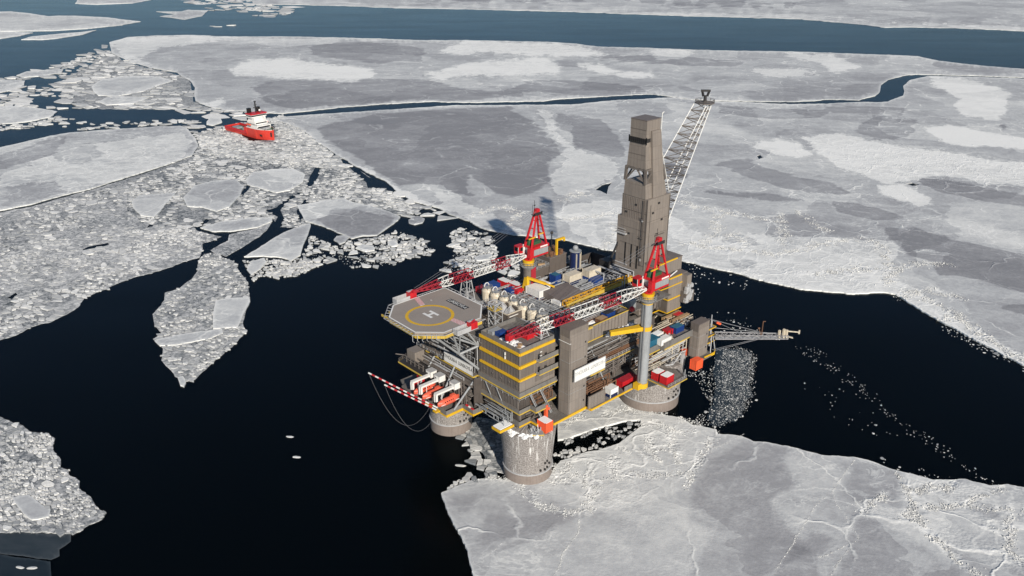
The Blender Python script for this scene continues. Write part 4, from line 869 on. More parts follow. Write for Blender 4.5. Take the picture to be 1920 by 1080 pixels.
# main level (36.3)
mn = thing('main_deck', 'middle deck with a long yellow kick plate wrapping the front corner', 'deck', (40, 25, L2))
MB().box(-.6, 98, -.6, 56, L2 - .4, L2).prism([(-2.9, 21.6), (-.6, 21.6), (-.6, 56), (-2.9, 56)], L2 - .4, L2).prism([(58, -7.8), (68, -7.8), (68, -10.2), (86, -10.2), (86, -.6), (58, -.6)], L2 - .4, L2).box(28, 58, -3.4, -.6, L2 - .4, L2).build('deck_plate', 'deck', mn)
y = MB(); edge(y, [(-3.0, 50), (-3.0, 21.6), (-.7, 21.6), (-.7, -.7), (17.6, -.7)], L2 - .2, .5, .28); edge(y, [(58, -7.95), (68.1, -7.95)], L2 - 2.4, .4, .28); edge(y, [(68.1, -8), (68.1, -10.35), (84, -10.35)], L2 - 1.5, .4, .28); edge(y, [(28, -3.5), (57.5, -3.5)], L2 - .2, .35, .22); y.build('edge_trim', 'yellow_pale', mn)
p = MB().bar((-.7, -.6, L2 + .9), (17.6, -.6, L2 + .9), .13, 1.7).bar((-.65, -.6, L2 + .9), (-.65, 21.5, L2 + .9), .13, 1.7).bar((58, -7.8, L2 - 1.1), (68, -7.8, L2 - 1.1), .13, 2.8).bar((68, -7.8, L2 - .6), (68, -10.2, L2 - .6), .13, 3.6).bar((68, -10.2, L2 - .2), (86, -10.2, L2 - .2), .13, 2.8).bar((58, -7.8, L2 - 1.1), (58, -.6, L2 - 1.1), .13, 2.8)
p.build('windwall', 'parapet', mn)
rl = MB(); rl.rail([(28, -3.4), (57.5, -3.4)], L2, 1.3, 2.2, .1).rail([(-2.9, 56), (-2.9, 38.2)], L2, 1.2, 2, .1); rl.build('handrail', 'lgrey', mn)
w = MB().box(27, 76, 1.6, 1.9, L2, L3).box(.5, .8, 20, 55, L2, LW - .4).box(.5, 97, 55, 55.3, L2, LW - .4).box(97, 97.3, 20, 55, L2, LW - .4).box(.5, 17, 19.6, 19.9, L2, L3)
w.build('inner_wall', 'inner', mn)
R = random.Random(12); c = MB()
for k in range(16):
    u = 28 + k * 1.9; c.bar((u, 1.3, L2), (u, 1.3, L3), .35)
for k in range(12): c.bar((.2, 21 + k * 2.9, L2), (.2, 21 + k * 2.9, LW - .5), .45)
c.build('column', 'steel', mn)
# weather deck (50) with its long wall facing the viewer
wd = thing('weather_deck', 'open upper deck crowded with tanks, containers and pipes', 'deck', (45, 28, LW))
MB().box(16.2, 84, .3, 56, LW - .4, LW).box(-.3, 16.2, 20.2, 56, LW - .4, LW).build('deck_plate', 'deck', wd)
MB().box(27.2, 57.5, .05, .35, L3 + 3.3, LW + 1.7).box(57.3, 57.6, .35, 10, L3, LW + 1.2).box(27.2, 66, .6, .9, L3, L3 + 3.3).build('front_wall', 'clad', wd)
MB().ribs_u(.05, 27.6, 57.4, L3 + 3.5, LW + 1.4, 1.9, .1, .14).ribs_u(.6, 33, 43, L3 + .2, L3 + 3.1, .9, .12, .2).build('rib', 'clad_dk', wd)
y = MB(); edge(y, [(37, -.1), (57.6, -.1), (57.6, 9)], LW + 1.75, .3, .3); edge(y, [(29, -.4), (36, -.4)], LW + 1.6, .7, .8); edge(y, [(27.3, -.2), (44, -.2)], L3 + 3.2, .4, .25); edge(y, [(66, .3), (58, .3)], L3 + .2, .3); y.build('edge_trim', 'yellow_pale', wd)
rl = MB(); rl.rail([(-.3, 56), (16, 56), (84, 56)], LW, 1.2, 3, .1).rail([(-.2, 55), (-.2, 21)], LW, 1.2, 3, .1); rl.build('handrail', 'lgrey', wd)
MB().box(27.2, 60, -2.2, .05, L3 + 2.4, L3 + 2.7).box(44, 60, -2.4, -2.2, L3 + 2.4, L3 + 3.2).build('lower_ledge', 'parapet', wd)
# left landing deck and the gallery under the helideck
lf = thing('side_platform', 'dark landing platform jutting out at the left below the helideck', 'deck', (-9, 50, 33))
MB().prism([(-12.5, 40), (-4, 40), (-4, 57), (-12.5, 55)], 32.4, 33).build('deck_plate', 'dark', lf)
y = MB(); edge(y, [(-4, 57), (-12.6, 55), (-12.6, 40)], 32.7, .5, .3); y.build('edge_trim', 'yellow_pale', lf)
m_ = MB(); m_.rail([(-12.4, 54.8), (-8, 56)], 33, 1.3, 1.6, .14)
for k in range(5): m_.bar((-10.5, 42 + k * 2.6, 33), (-10.5, 42 + k * 2.6, 35.4), .25)
m_.bar((-10.5, 41.5, 35.4), (-10.5, 54, 35.4), .3).bar((-10.5, 41.5, 34.3), (-10.5, 54, 34.3), .2).bar((-8, 41.5, 35), (-8, 54, 35), .5, None, 8).bar((-10.5, 54, 35.4), (-13, 56, 36), .3).bar((-5.4, 41, 35.2), (-5.4, 54, 35.2), .4, None, 8)
m_.build('framework', 'steel', lf)
MB().prism([(-9, 49), (-4.5, 49), (-4.5, 54), (-9, 54)], 33, 37.5).build('machinery_housing', 'clad', lf)

# ------------------------------------------------------------------ accommodation block
ac = thing('accommodation_block', 'brown ribbed living quarters with yellow bands at the front corner', 'building', (8, 10, L2))
MB().box(0, 17.2, 0, 21.8, L2 + .1, L5).build('wall', 'clad', ac)
MB().ribs_v(0, .1, 21.6, L2 + 2, L5 - .5, .8, .12, .24).build('wall_rib', 'rib', ac)
MB().ribs_u(0, .3, 7.2, L3 + .7, L5 - .5, .45, .12, .16).ribs_u(0, 7.2, 17, L2 + 3, L5 - .5, .62, .09, .16).build('front_rib', 'clad_dk', ac)
MB().bar((-.15, -.15, L5 + 1.1), (-.15, 20, L5 + 1.1), .3, 1.6).bar((-.15, -.15, L5 + 1.1), (16.2, -.15, L5 + 1.1), .3, 1.6).box(16.3, 16.6, 0, 20, L5 + .3, L5 + 1.9).box(0, 16.4, 19.8, 20.1, L5 + .3, L5 + 1.9).build('roof_parapet', 'parapet', ac)
MB().box(.01, 16.3, .01, 19.8, L5, L5 + .35).build('roof', 'deck', ac)
for z, h, u1, nm in ((L5 - .1, 1.0, 16.4, 'band'), (L4 + .1, 1.0, 7.3, 'band'), (L3 + .1, .75, 7.3, 'band')):
    m_ = MB(); edge(m_, [(-.35, 20.6), (-.35, -.35), (u1, -.35)], z, h, .7); m_.build('yellow_band', 'yellow', ac)
for z in (L4, L3):
    m_ = MB().box(7.3, 17.2, -1.7, -.05, z - .25, z).bar((7.9, -1.65, z + .9), (17.2, -1.65, z + .9), .14, 1.7).bar((7.3, -.4, z + .5), (8, -1.6, z + .5), .14, 1.1); m_.build('balcony', 'parapet', ac)
    m_ = MB(); edge(m_, [(7.3, -.45), (8, -1.8), (17.2, -1.8)], z - .1, .3, .22); m_.build('balcony_edge', 'yellow_pale', ac)
    MB().box(8.6, 9.6, -.25, .02, z + .1, z + 2.2).box(12, 12.9, -.25, .02, z + .6, z + 1.6).build('door', 'dark', ac)
for z in (L4 + 1.5, L5 - 2.3): MB().bar((9.3, -.5, z), (10.1, -.5, z), .3).bar((-.5, 7, z - .6), (-.5, 7, z + .5), .4).build('lamp', 'white', ac)
p = MB()
for v in (1, 4.6, 9, 13.5, 18): p.bar((-.3, v, L2 + 3.6), (-.3, v + .7, L2 + 3.9), .35)
p.build('wall_fitting', 'steel', ac)

# ------------------------------------------------------------------ stair towers, brown cladding
def tower(u0, u1, v0, v1, z0, z1, label, top=3.2):
    t = thing('stair_tower', label, 'tower', ((u0 + u1) / 2, (v0 + v1) / 2, z0), 'enclosed stair towers')
    MB().box(u0, u1, v0, v1, z0, z1 - .25).build('wall', 'clad', t)
    MB().box(u0 - .08, u1 + .08, v0 - .08, v1 + .08, z1 - .25, z1).build('roof', 'roofb', t)
    r = MB()
    for k in range(7): r.box(u0 - .02, u1 + .02, v0 + .3 + k * (v1 - v0 - .6) / 6 - .05, v0 + .3 + k * (v1 - v0 - .6) / 6 + .05, z1, z1 + .1)
    r.build('roof_rib', 'clad_dk', t)
    MB().ribs_v(u0, v0 + .1, v1 - .1, z1 - top, z1 - .3, .5, .1, .16).build('louvre', 'clad_dk', t)
    MB().ribs_u(v0, u0 + .1, u1 - .1, z1 - top * .7, z1 - .3, .6, .05, .09).build('vent_rib', 'clad_dk', t)
    s_ = MB()
    for z in (z0 + (z1 - z0) * .25, z0 + (z1 - z0) * .62): s_.box(u0 - .04, u1 + .04, v0 - .04, v1 + .04, z, z + .09)
    s_.build('seam', 'grey', t)
    m_ = MB(); m_.bar((u0 + .4, v0 - .12, z0), (u0 + .4, v0 - .12, z1 - 4), .16, None, 6).bar((u0 - .1, v1 - .5, z0), (u0 - .1, v1 - .5, z1 - 3.5), .14, None, 6); m_.build('downpipe', 'steel', t)
    m_ = MB()
    for k in range(int((z1 - z0) / 6)): m_.box(u1 - 1.5, u1 - .9, v0 - .06, v0 + .02, z0 + 3 + k * 6, z0 + 3.7 + k * 6)
    m_.build('vent', 'dark', t); return t
t1 = tower(17.8, 27.1, -6.6, -1.6, L0 + .05, 58.5, 'tall plain brown tower beside the living quarters, with a white sign on its front')
MB().bar((17.6, -1.4, 53.2), (17.6, -6.7, 53.2), .14, .18).bar((17.7, -6.75, 53.2), (18.2, -6.75, 53.2), .14, .18).build('light_strip', 'white', t1)
t2 = tower(86.5, 93.6, -12.7, -8.6, 25, 40.2, 'shorter plain brown tower at the right end of the platform', 3.4)
# ------------------------------------------------------------------ name boards
sg = thing('name_board', 'long white name board on the brown tower facing right', 'sign', (27, -8.3, 38))
MB().box(18.9, 34.9, -8.45, -8.25, 38.3, 43.0).build('panel', 'white', sg)
MB().box(18.8, 35, -8.5, -8.2, 42.95, 43.15).box(18.8, 35, -8.5, -8.2, 38.15, 38.35).box(18.7, 18.9, -8.5, -8.2, 38.15, 43.15).box(34.9, 35.1, -8.5, -8.2, 38.15, 43.15).build('frame', 'lgrey', sg)
MB().box(27.5, 35, -8.3, -7.6, 37.3, 37.9).bar((28, -8, 38), (28, -4, 38), .25).bar((34, -8, 38), (34, -3.5, 38), .25).build('catwalk', 'yellow_pale', sg)
text('ЛУНСКАЯ-А  LUNSKOYE-A', 2.0, 'grey', 'lettering', sg, (26.9, -8.47, 41.1), (math.radians(90), 0, 0), .02, .68)
sg2 = thing('name_board', 'long greyish name board above the lifeboats facing left', 'sign', (-3, 30, 36.7))
MB().box(-3.25, -3.05, 21.9, 38.2, 36.7, 40.6).build('panel', 'white', sg2)
MB().box(-3.3, -3.0, 21.8, 38.3, 40.6, 40.75).box(-3.3, -3.0, 21.7, 21.9, 36.6, 40.75).build('frame', 'lgrey', sg2)
text('ЛУНСКАЯ-А  LUNSKOYE-A', 2.0, 'dark', 'lettering', sg2, (-3.28, 30, 38.9), (math.radians(90), 0, math.radians(-90)), .02, .68)
# ------------------------------------------------------------------ helideck
ZH = 60.0
hd = thing('helideck', 'octagonal helicopter deck with yellow circle and white H', 'helipad', (-9, 34, ZH))
oct_ = [(7.0, 49.5), (7.0, 27.6), (-.4, 19.6), (-17.4, 19.2), (-24.6, 26.2), (-24.2, 42.2), (-17.2, 49.6)]
MB().prism(oct_, ZH - .8, ZH).build('deck_plate', 'heli', hd)
def ring(m, poly, w, z0, z1):
    c = np.mean(poly, 0); n = len(poly)
    inn = [tuple(c + (np.array(p) - c) * (1 - w / np.hypot(*(np.array(p) - c)))) for p in poly]
    for i in range(n):
        j = (i + 1) % n; m.hull8([(*poly[i], z0), (*poly[j], z0), (*inn[j], z0), (*inn[i], z0)], [(*poly[i], z1), (*poly[j], z1), (*inn[j], z1), (*inn[i], z1)])
    return m
ring(MB(), oct_, .55, ZH + .004, ZH + .03).build('white_border', 'white', hd)
yc = MB(); cx, cy = -12.4, 33.7
cir = lambda r, n=64: [(cx + r * math.cos(6.2832 * k / n), cy + r * math.sin(6.2832 * k / n)) for k in range(n)]
ring(yc, cir(8.75), 1.15, ZH + .004, ZH + .02).build('touchdown_circle', 'yellow', hd)
hm = MB(); a = math.radians(0)
hm.box(-13.6, -12.6, 31.6, 36.6, ZH + .004, ZH + .02).box(-10.7, -9.7, 31.6, 36.6, ZH + .004, ZH + .02).box(-12.6, -10.7, 33.6, 34.6, ZH + .005, ZH + .019)
hm.build('letter_h', 'white', hd)
nb = MB().box(-.4, 2.2, 29.2, 39.8, ZH + .004, ZH + .015); nb.build('name_panel', 'black', hd)
text('LUNSKOYE-A', 2.6, 'white', 'lettering', hd, (.9, 34.5, ZH + .03), (0, 0, math.radians(-90)), .005, .64)
text('t', 2.0, 'white', 'weight_mark', hd, (-4.2, 43.6, ZH + .03), (0, 0, math.radians(-30)), .005)
for nm, pts in (('stripe_walkway', [(-7.9, 49.0), (-5.9, 49.0), (-8.1, 42.2), (-10.2, 42.2)]), ('stripe_walkway', [(-9.9, 26.1), (-7.7, 26.1), (-6.8, 19.8), (-9.4, 19.8)])):
    P = np.array(pts); r_, w_ = MB(), MB()
    for k in range(9):
        t0, t1 = k / 9, (k + .5) / 9; q = lambda t: (tuple(P[0] + (P[3] - P[0]) * t), tuple(P[1] + (P[2] - P[1]) * t))
        a0, b0 = q(t0); a1, b1 = q(t1); r_.prism([a0, b0, b1, a1], ZH + .004, ZH + .018); a2, b2 = q(t1 + .5 / 9); w_.prism([a1, b1, b2, a2], ZH + .004, ZH + .018)
    o = w_.build(nm, 'white', hd); r_.build('red_stripe', 'red', o)
# safety net and yellow skirt
big = [tuple(np.array((-8.8, 34.4)) + (np.array(p) - (-8.8, 34.4)) * 1.10) for p in oct_]
net = MB()
for i in range(7):
    j = (i + 1) % 7
    if i == 1: continue
    A, B = np.array(oct_[i]), np.array(oct_[j]); A2, B2 = np.array(big[i]), np.array(big[j]); L = np.hypot(*(B - A))
    net.bar((*A2, ZH - .25), (*B2, ZH - .25), .16)
    n = int(L / 1.7)
    for k in range(n + 1): net.bar((*(A + (B - A) * k / n), ZH - .5), (*(A2 + (B2 - A2) * k / n), ZH - .25), .13)
net.build('safety_net', 'lgrey', hd)
sk = MB()
for i in (2, 3, 4): sk.bar((*(np.array(oct_[i]) * .99), ZH - 1.6), (*(np.array(oct_[i + 1]) * .99), ZH - 1.6), .5, 1.2)
sk.build('skirt_beam', 'yellow_pale', hd)
lt = MB()
for k in range(6):
    p = np.array(big[4]) + (np.array(big[5]) - np.array(big[4])) * (k / 5) * .1 + (np.array(big[3]) - np.array(big[4])) * (k / 6)
    lt.bar((*p, ZH - .3), (*p, ZH - 2.6), .15).bar((*p, ZH - 2.6), (p[0] - .1, p[1] - 1.0, ZH - 2.6), .15)
lt.build('edge_light', 'lgrey', hd)
tr = MB()
pt = [(-20, 32, ZH - .8), (-4, 30, ZH - .8), (-10, 21, ZH - .8), (3, 45, ZH - .8), (-14, 46, ZH - .8)]
nd1, nd2, nd3 = (-6.9, 24.4, 46), (-.3, 21.6, 48.1), (-1.0, 40, ZH - 9)
for a, b, w in ((nd1, (-20, 21.5, ZH - 1.4), .85), (nd1, (-13, 20.2, ZH - 1.4), .75), (nd1, (-9.5, 20.2, ZH - 1.4), .5), (nd1, nd2, .9), (nd1, (-.2, 21.8, 38.5), .95), (nd2, (-8.0, 20.2, ZH - 1.4), .7), ((-12, 20.2, ZH - 1.4), nd2, .45), ((-8.5, 22.6, 53), nd2, .4), ((-8.5, 22.6, 51), (-15, 21, ZH - 2), .35), (nd2, (-17, 24, ZH - 1), .5), (nd2, (-14, 40, ZH - 1), .7), (nd3, (-20, 38, ZH - 1), .8), (nd3, (-14, 46, ZH - 1), .6), (nd3, (-.3, 44, LW), .7), (nd2, nd3, .5), (nd2, (-.3, 22, LW), .7), (nd3, (3, 45, ZH - 1), .5), ((-10, 21, ZH - 1), (-10, 47, ZH - 1), .6), ((-18, 24, ZH - 1), (-18, 46, ZH - 1), .6)): tr.bar(a, b, w, None, 8)
tr.build('support_truss', 'grey', hd)
un = MB()
for k in range(9): un.bar((oct_[4][0] + 1 + k * 3.2, 22.5, ZH - 1.2), (oct_[4][0] + 1 + k * 3.2, 47.5, ZH - 1.2), .3, .8)
un.build('floor_beam', 'yellow_pale', hd)
def monitor(at, rz, label):
    t = thing('foam_monitor_platform', label, 'fire monitor', at, 'fire monitor platforms beside the helideck')
    x, y, z = at; m_ = MB(); m_.box(x - 7.4, x + 2.0, y - 1.3, y + 1.3, z - .2, z + .05).box(x - 7.4, x - 1.4, y - 1.35, y - 1.25, z, z + 1.7).box(x - 7.4, x + 2, y + 1.25, y + 1.35, z, z + 1.9).box(x - 7.45, x - 7.35, y - 1.3, y + 1.3, z, z + 1.7); m_.build('platform', 'lgrey', t)
    MB().box(x - 1.3, x + 1.7, y - 1.2, y + 1.2, z + .05, z + 2.5).bar((x, y, z + 2.5), (x + .5, y - 1.0, z + 3.5), .45, None, 8).build('monitor', 'red', t)
    MB().box(x - 1.1, x + 1.5, y + .2, y + 1.25, z + 2.5, z + 2.7).build('cabinet_roof', 'lgrey', t)
    t.rotation_euler.z = PSI + math.radians(rz); return t
monitor((-7.6, 51.4, ZH - .6), 0, 'red fire monitor with grey screen at the far left edge of the helideck')
monitor((-6.6, 17.4, ZH - 1.2), 0, 'red-topped fire monitor box at the near right edge of the helideck')

# ------------------------------------------------------------------ cranes
def crane(base, zt, tip, label, bands, ped, hd_=1.0, aoff=(5.2, .8, 18.5)):
    x, y = base; t = thing('pedestal_crane', label, 'crane', (x, y, zt), 'red pedestal cranes')
    P = MB().lathe(base, [(2.05, ped[0]), (2.05, zt - 3.4)], 40); P.build('pedestal', 'grey' if ped[1] else 'steel', t, smooth=True)
    if not ped[1]: MB().box(x - .4, x + 2.1, y - 2.3, y - .3, ped[0], zt - 3.6).build('pedestal_face', 'boomred', t)
    MB().cyl(base, 2.1, 3.4, zt - 4.4, zt - 3.0, 24).cyl(base, 3.4, 3.4, zt - 3.0, zt - 2.85, 24).rail([(x + 3.3 * math.cos(6.2832 * k / 16), y + 3.3 * math.sin(6.2832 * k / 16)) for k in range(16)], zt - 2.9, 1.5, 1.4, .12, True).build('collar_walkway', 'grey', t)
    MB().cyl(base, 2.2, 2.5, zt - 2.8, zt - .6, 24).build('slewing_ring', 'yellow', t)
    # machinery house behind the boom foot
    MB().cyl(base, 1.7, 1.9, zt - .6, zt + .6, 20).box(x - 1.8, x + 8.6, y - 2.6, y + 2.6, zt + .6, zt + 1.3).build('turntable', 'red', t)
    MB().box(x + .6, x + 8.6, y - 2.5, y + 2.5, zt + 1.3, zt + 3.9).build('machinery_house', 'grey', t)
    MB().box(x + .4, x + 8.9, y - 2.75, y + 2.75, zt + 3.9, zt + 5.0).box(x - 1.5, x + .6, y - 2.6, y - 1.0, zt + 1.3, zt + 4.6).build('house_top', 'red', t)
    MB().box(x + 4, x + 8, y - 2.78, y - 2.74, zt + 4.2, zt + 4.8).build('name_plate', 'white', t)
    MB().cyl((x + 1.6, y + .9), 1.2, 1.2, zt + 5, zt + 7.4, 10).box(x + 2.4, x + 6.6, y - .6, y + 1.6, zt + 5, zt + 6.3).build('winch', 'green', t)
    cb_ = MB().box(x - 2.6, x + .8, y + 2.8, y + 5.6, zt + 1.2, zt + 4.6); o = cb_.build('cab', 'red', t)
    MB().box(x - 2.66, x - 2.58, y + 3.2, y + 5.2, zt + 2.4, zt + 4.1).box(x - 1.8, x - .2, y + 2.72, y + 2.8, zt + 2.5, zt + 4.0).build('window', 'glass', o)
    MB().box(x - 2.7, x - 2.6, y + 3.0, y + 3.2, zt + 1.6, zt + 4.3).box(x - .5, x + .4, y + 2.4, y + 2.8, zt + 1.3, zt + 5.2).build('cab_trim', 'white', o)
    ap = Vector((x + aoff[0], y + aoff[1], zt + aoff[2])); g = MB()
    for dy in (-2.1, 2.1):
        g.bar((x + 7.9, y + dy, zt + 5), ap + Vector((.5, dy * .22, 0)), .62); g.bar((x - .2, y + dy, zt + 4.4), ap + Vector((-.5, dy * .22, 0)), .7)
        for k in (.3, .52, .74):
            a1 = Vector((x + 7.9, y + dy, zt + 5)).lerp(ap, k); a2 = Vector((x - .2, y + dy, zt + 4.4)).lerp(ap, k)
            if dy < 0: g.bar(a2, a2 + Vector((0, 4.2 * (1 - k * .8), 0)), .28)
            else: g.bar(a1, a1 - Vector((0, 4.2 * (1 - k * .8), 0)), .28)
    g.box(ap.x - .9, ap.x + .9, ap.y - .8, ap.y + .8, ap.z - .8, ap.z + .9); g.build('gantry', 'red', t)
    m_ = MB(); q = Vector((x - .2, y, zt + 4.4)).lerp(ap, .33); m_.bar(q + Vector((-3.2, -2.2, -.2)), q + Vector((.8, -2.0, -.2)), .45).bar(q + Vector((2.6, -1.7, .4)), q + Vector((6, -1.6, .4)), .4); m_.build('gantry_walkway', 'yellow', t)
    m_ = MB().box(ap.x - 2.0, ap.x + 2.0, ap.y - 1.2, ap.y - 1.0, ap.z - 1.4, ap.z - .3).box(ap.x - 2.2, ap.x + 2.2, ap.y - 1.2, ap.y + 1.2, ap.z - 1.5, ap.z - 1.4).bar(ap + Vector((-1.3, 0, .5)), ap + Vector((-1.3, 0, 4.6)), .12).bar(ap + Vector((-1.7, 0, 2.6)), ap + Vector((-.9, 0, 2.6)), .3).bar(ap + Vector((-2.4, 0, -1)), ap + Vector((-2.4, 0, 3)), .1); m_.build('gantry_top_fitting', 'dark', t)
    # lattice boom, white and red lengths
    A = Vector((x - 1.8, y + .2, zt + 1.6)); B = Vector(tip); L = (B - A).length
    W_, RR = MB(), MB(); prof = lambda s_: (2.2 + 1.4 * min(1, s_ / .16)) * (1 if s_ < .72 else 1 - (s_ - .72) / .28 * (.45 if hd_ == 1 else .8))
    hprof = lambda s_: max(.7, 2.7 * min(1, .25 + s_ / .14 * .75)) * (1 if s_ < .72 else 1 - (s_ - .72) / .28 * (.5 if hd_ == 1 else .8))
    for i in range(len(bands) - 1):
        s0, s1 = bands[i], bands[i + 1]; m_ = W_ if i % 2 == 0 else RR
        n = max(2, round((s1 - s0) * L / 2.2))
        for k in range(n):
            a0, a1 = s0 + (s1 - s0) * k / n, s0 + (s1 - s0) * (k + 1) / n
            m_.lattice(A.lerp(B, a0), A.lerp(B, a1), prof(a0), hprof(a0), prof(a1), hprof(a1), 1, .26, .15)
    W_.build('boom', 'white', t); RR.build('boom_red_section', 'boomred', t)
    d = (B - A).normalized(); sh = MB()
    sh.box(B.x - 1.2 * hd_, B.x + .8 * hd_, B.y - .9 * hd_, B.y + .9 * hd_, B.z - 1.2 * hd_, B.z + .8 * hd_); sh.build('boom_head', 'red', t)
    c_ = MB()
    for dy in (-.7, .7): c_.bar(ap + Vector((-.4, dy, .4)), B + Vector((.5, dy, .9)), .07); c_.bar(ap + Vector((.4, dy, .4)), B.lerp(A, .35) + Vector((0, dy, 1.4)), .06)
    c_.build('boom_rope', 'cable', t)
    return t
cr1 = crane((53.6, -11.4), 64.4, (0.8, 6.0, 57.2), 'near red crane on a grey post, boom resting above the living quarters', [0, .2, .335, .55, .70, .80, 1], (24.6, 1))
cr2 = crane((43.6, 41.8), 64.6, (-7.2, 49.9, 62.4), 'far red crane with its striped boom lying beside the helideck', [0, .16, .30, .50, .68, .78, 1], (LW, 0), .4)
m_ = MB().cyl((53.6, -11.4), 2.4, 2.4, 48.9, 50.5, 32).cyl((53.6, -11.4), 2.35, 2.35, 24.4, 26.4, 32); m_.hull8([(39.4, -6.6, 48.9), (40.2, -5.2, 48.9), (52.6, -9.3, 48.9), (51.6, -12, 48.9)], [(39.4, -6.6, 50.5), (40.2, -5.2, 50.5), (52.6, -9.3, 50.5), (51.6, -12, 50.5)]).box(50, 53, -12.6, -10, 24.3, 26.7)
m_.build('pedestal_clamp', 'yellow', cr1)
MB().bar((51.2, -12.6, 28), (51.2, -12.6, 60), .18).bar((51.0, -13, 28), (51.0, -13, 60), .1).build('ladder', 'lgrey', cr1)
MB().cyl((53.6, -11.4), 2.1, 2.1, 59.5, 59.9, 32).build('yellow_collar_line', 'yellow', cr1)
def boom_rest(at, h, label):
    t = thing('boom_rest', label, 'boom rest', at, 'trestles carrying the crane booms'); x, y, z = at; m_ = MB()
    for dx, dy in ((-1.8, -2), (1.8, -2), (-1.8, 2), (1.8, 2)): m_.bar((x + dx * 1.3, y + dy * 1.3, z), (x + dx * .6, y + dy * .7, z + h), .3)
    for k in (.3, .6, .95):
        q = 1.3 - .65 * k
        for a, b in (((-1.8, -2), (1.8, -2)), ((1.8, -2), (1.8, 2)), ((1.8, 2), (-1.8, 2)), ((-1.8, 2), (-1.8, -2))): m_.bar((x + a[0] * q, y + a[1] * q, z + h * k), (x + b[0] * q, y + b[1] * q, z + h * k), .2)
    m_.bar((x - 2.3, y - 2.6, z), (x + .6, y - 1.3, z + h * .9), .18).bar((x + 2.3, y + 2.6, z), (x - .6, y + 1.3, z + h * .9), .18); m_.build('trestle', 'lgrey', t); return t
boom_rest((16.5, 48, LW), 11, 'grey trestle under the boom of the far crane'); boom_rest((14, 4.2, L5), 3.6, 'low grey trestle under the boom of the near crane')

# ------------------------------------------------------------------ derrick
dk = thing('derrick', 'tall brown clad drilling derrick', 'drilling tower', (88, 20, LW))
def P2(a, b, z): return [(a[0], a[1], z), (b[0], a[1], z), (b[0], b[1], z), (a[0], b[1], z)]
lo, hi = (83.4, 14.8), (98.2, 28.2)
MB().hull8(P2(lo, hi, LW), P2((83.4, 14.8), (98.0, 28.0), 86.5)).build('lower_cladding', 'clad', dk)
MB().hull8(P2((83.3, 19), (97, 30.0), LW), P2((83.3, 19), (97, 29.8), 77)).build('side_annex', 'clad', dk)
u0b, u1b, v0b, v1b = 83.2, 96.6, 16.0, 27.4       # foot of the tapered upper part
u0t, u1t, v0t, v1t = 83.4, 92.0, 17.7, 25.7       # its top
Z0, Z1, Z2, Z3 = 86.5, 92.6, 98.6, 117.6
def sec(z):
    k = min(1.0, (z - Z0) / (109.5 - Z0)); return (u0b + (u0t - u0b) * k, v0b + (v0t - v0b) * k), (u1b + (u1t - u1b) * k, v1b + (v1t - v1b) * k)
def frus(z0, z1, g=0):
    a, b = sec(z0); c, d = sec(z1); a = (a[0] - g, a[1] - g); c = (c[0] - g, c[1] - g); b = (b[0] + g, b[1] + g); d = (d[0] + g, d[1] + g)
    return MB().hull8(P2(a, b, z0), P2(c, d, z1))
frus(Z0, Z1).build('middle_cladding', 'clad', dk)
m_ = frus(Z2, 109.0); a, b = sec(110); m_.hull8(P2(a, b, 110.6), P2(a, b, Z3)); m_.build('upper_cladding', 'clad', dk)
MB().hull8(P2((a[0] - .1, a[1] - .1), (b[0] + .1, b[1] + .1), Z3), P2((a[0] - .1, a[1] - .1), (b[0] + .1, b[1] + .1), Z3 + .3)).build('roof', 'roofb', dk)
MB().hull8(P2(a, b, 109.0), P2(a, b, 110.6)).build('window_band', 'dark', dk)
m_ = MB()
for k in range(9): v = a[1] + (b[1] - a[1]) * k / 8; m_.bar((a[0] - .1, v, 108.8), (a[0] - .1, v, 110.8), .18)
m_.bar((a[0] - .4, a[1], 108.9), (a[0] - .4, b[1], 108.9), .25).bar((a[0] - .1, a[1] - .4, 108.4), (a[0] - .1, a[1] - .4, 111.2), .3).bar((a[0] - .1, b[1] + .4, 108.4), (a[0] - .1, b[1] + .4, 111.2), .3).bar((b[0], a[1] - .15, 108.5), (b[0], a[1] - .15, 111), .6).build('window_frame', 'black', dk)
a, b = sec(Z1); c, d = sec(Z2); m_ = MB()
cn0 = [(a[0], a[1]), (b[0], a[1]), (b[0], b[1]), (a[0], b[1])]; cn1 = [(c[0], c[1]), (d[0], c[1]), (d[0], d[1]), (c[0], d[1])]
for p_, q_ in zip(cn0, cn1): m_.bar((p_[0], p_[1], Z1), (q_[0], q_[1], Z2), 1.0)
for k in range(4):
    j = (k + 1) % 4; mid = ((cn1[k][0] + cn1[j][0]) / 2, (cn1[k][1] + cn1[j][1]) / 2, Z2)
    m_.bar((*cn0[k], Z1), mid, .5).bar((*cn0[j], Z1), mid, .5).bar((*cn1[k], Z2 - .5), (*cn1[j], Z2 - .5), .7)
m_.build('open_bay_frame', 'steel', dk)
# lift shaft running up the face that looks right
sh = MB()
for z0, z1 in ((Z0 - 3, 113.5),):
    A0, B0 = sec(Z0); A1, B1 = sec(113); sh.hull8([(A0[0] + 4.2, A0[1] - .9, z0), (B0[0] - 1.6, A0[1] - .9, z0), (B0[0] - 1.6, A0[1] + 2, z0), (A0[0] + 4.2, A0[1] + 2, z0)], [(A1[0] + 2.6, A1[1] - .8, z1), (B1[0] - .5, A1[1] - .8, z1), (B1[0] - .5, A1[1] + 1, z1), (A1[0] + 2.6, A1[1] + 1, z1)])
sh.build('lift_shaft', 'clad', dk)
m_ = MB()
for z in (58, 66, 73, 80.5): m_.bar((83.3, 15, z), (83.3, 28, z), .1, .14)
for z in (66, 77): m_.bar((83.6, 14.76, z), (98, 14.76, z), .06, .1)
for k in range(14): m_.bar((83.36, 15.4 + k * .92, LW + 14), (83.36, 15.4 + k * .92, 86), .09, .09)
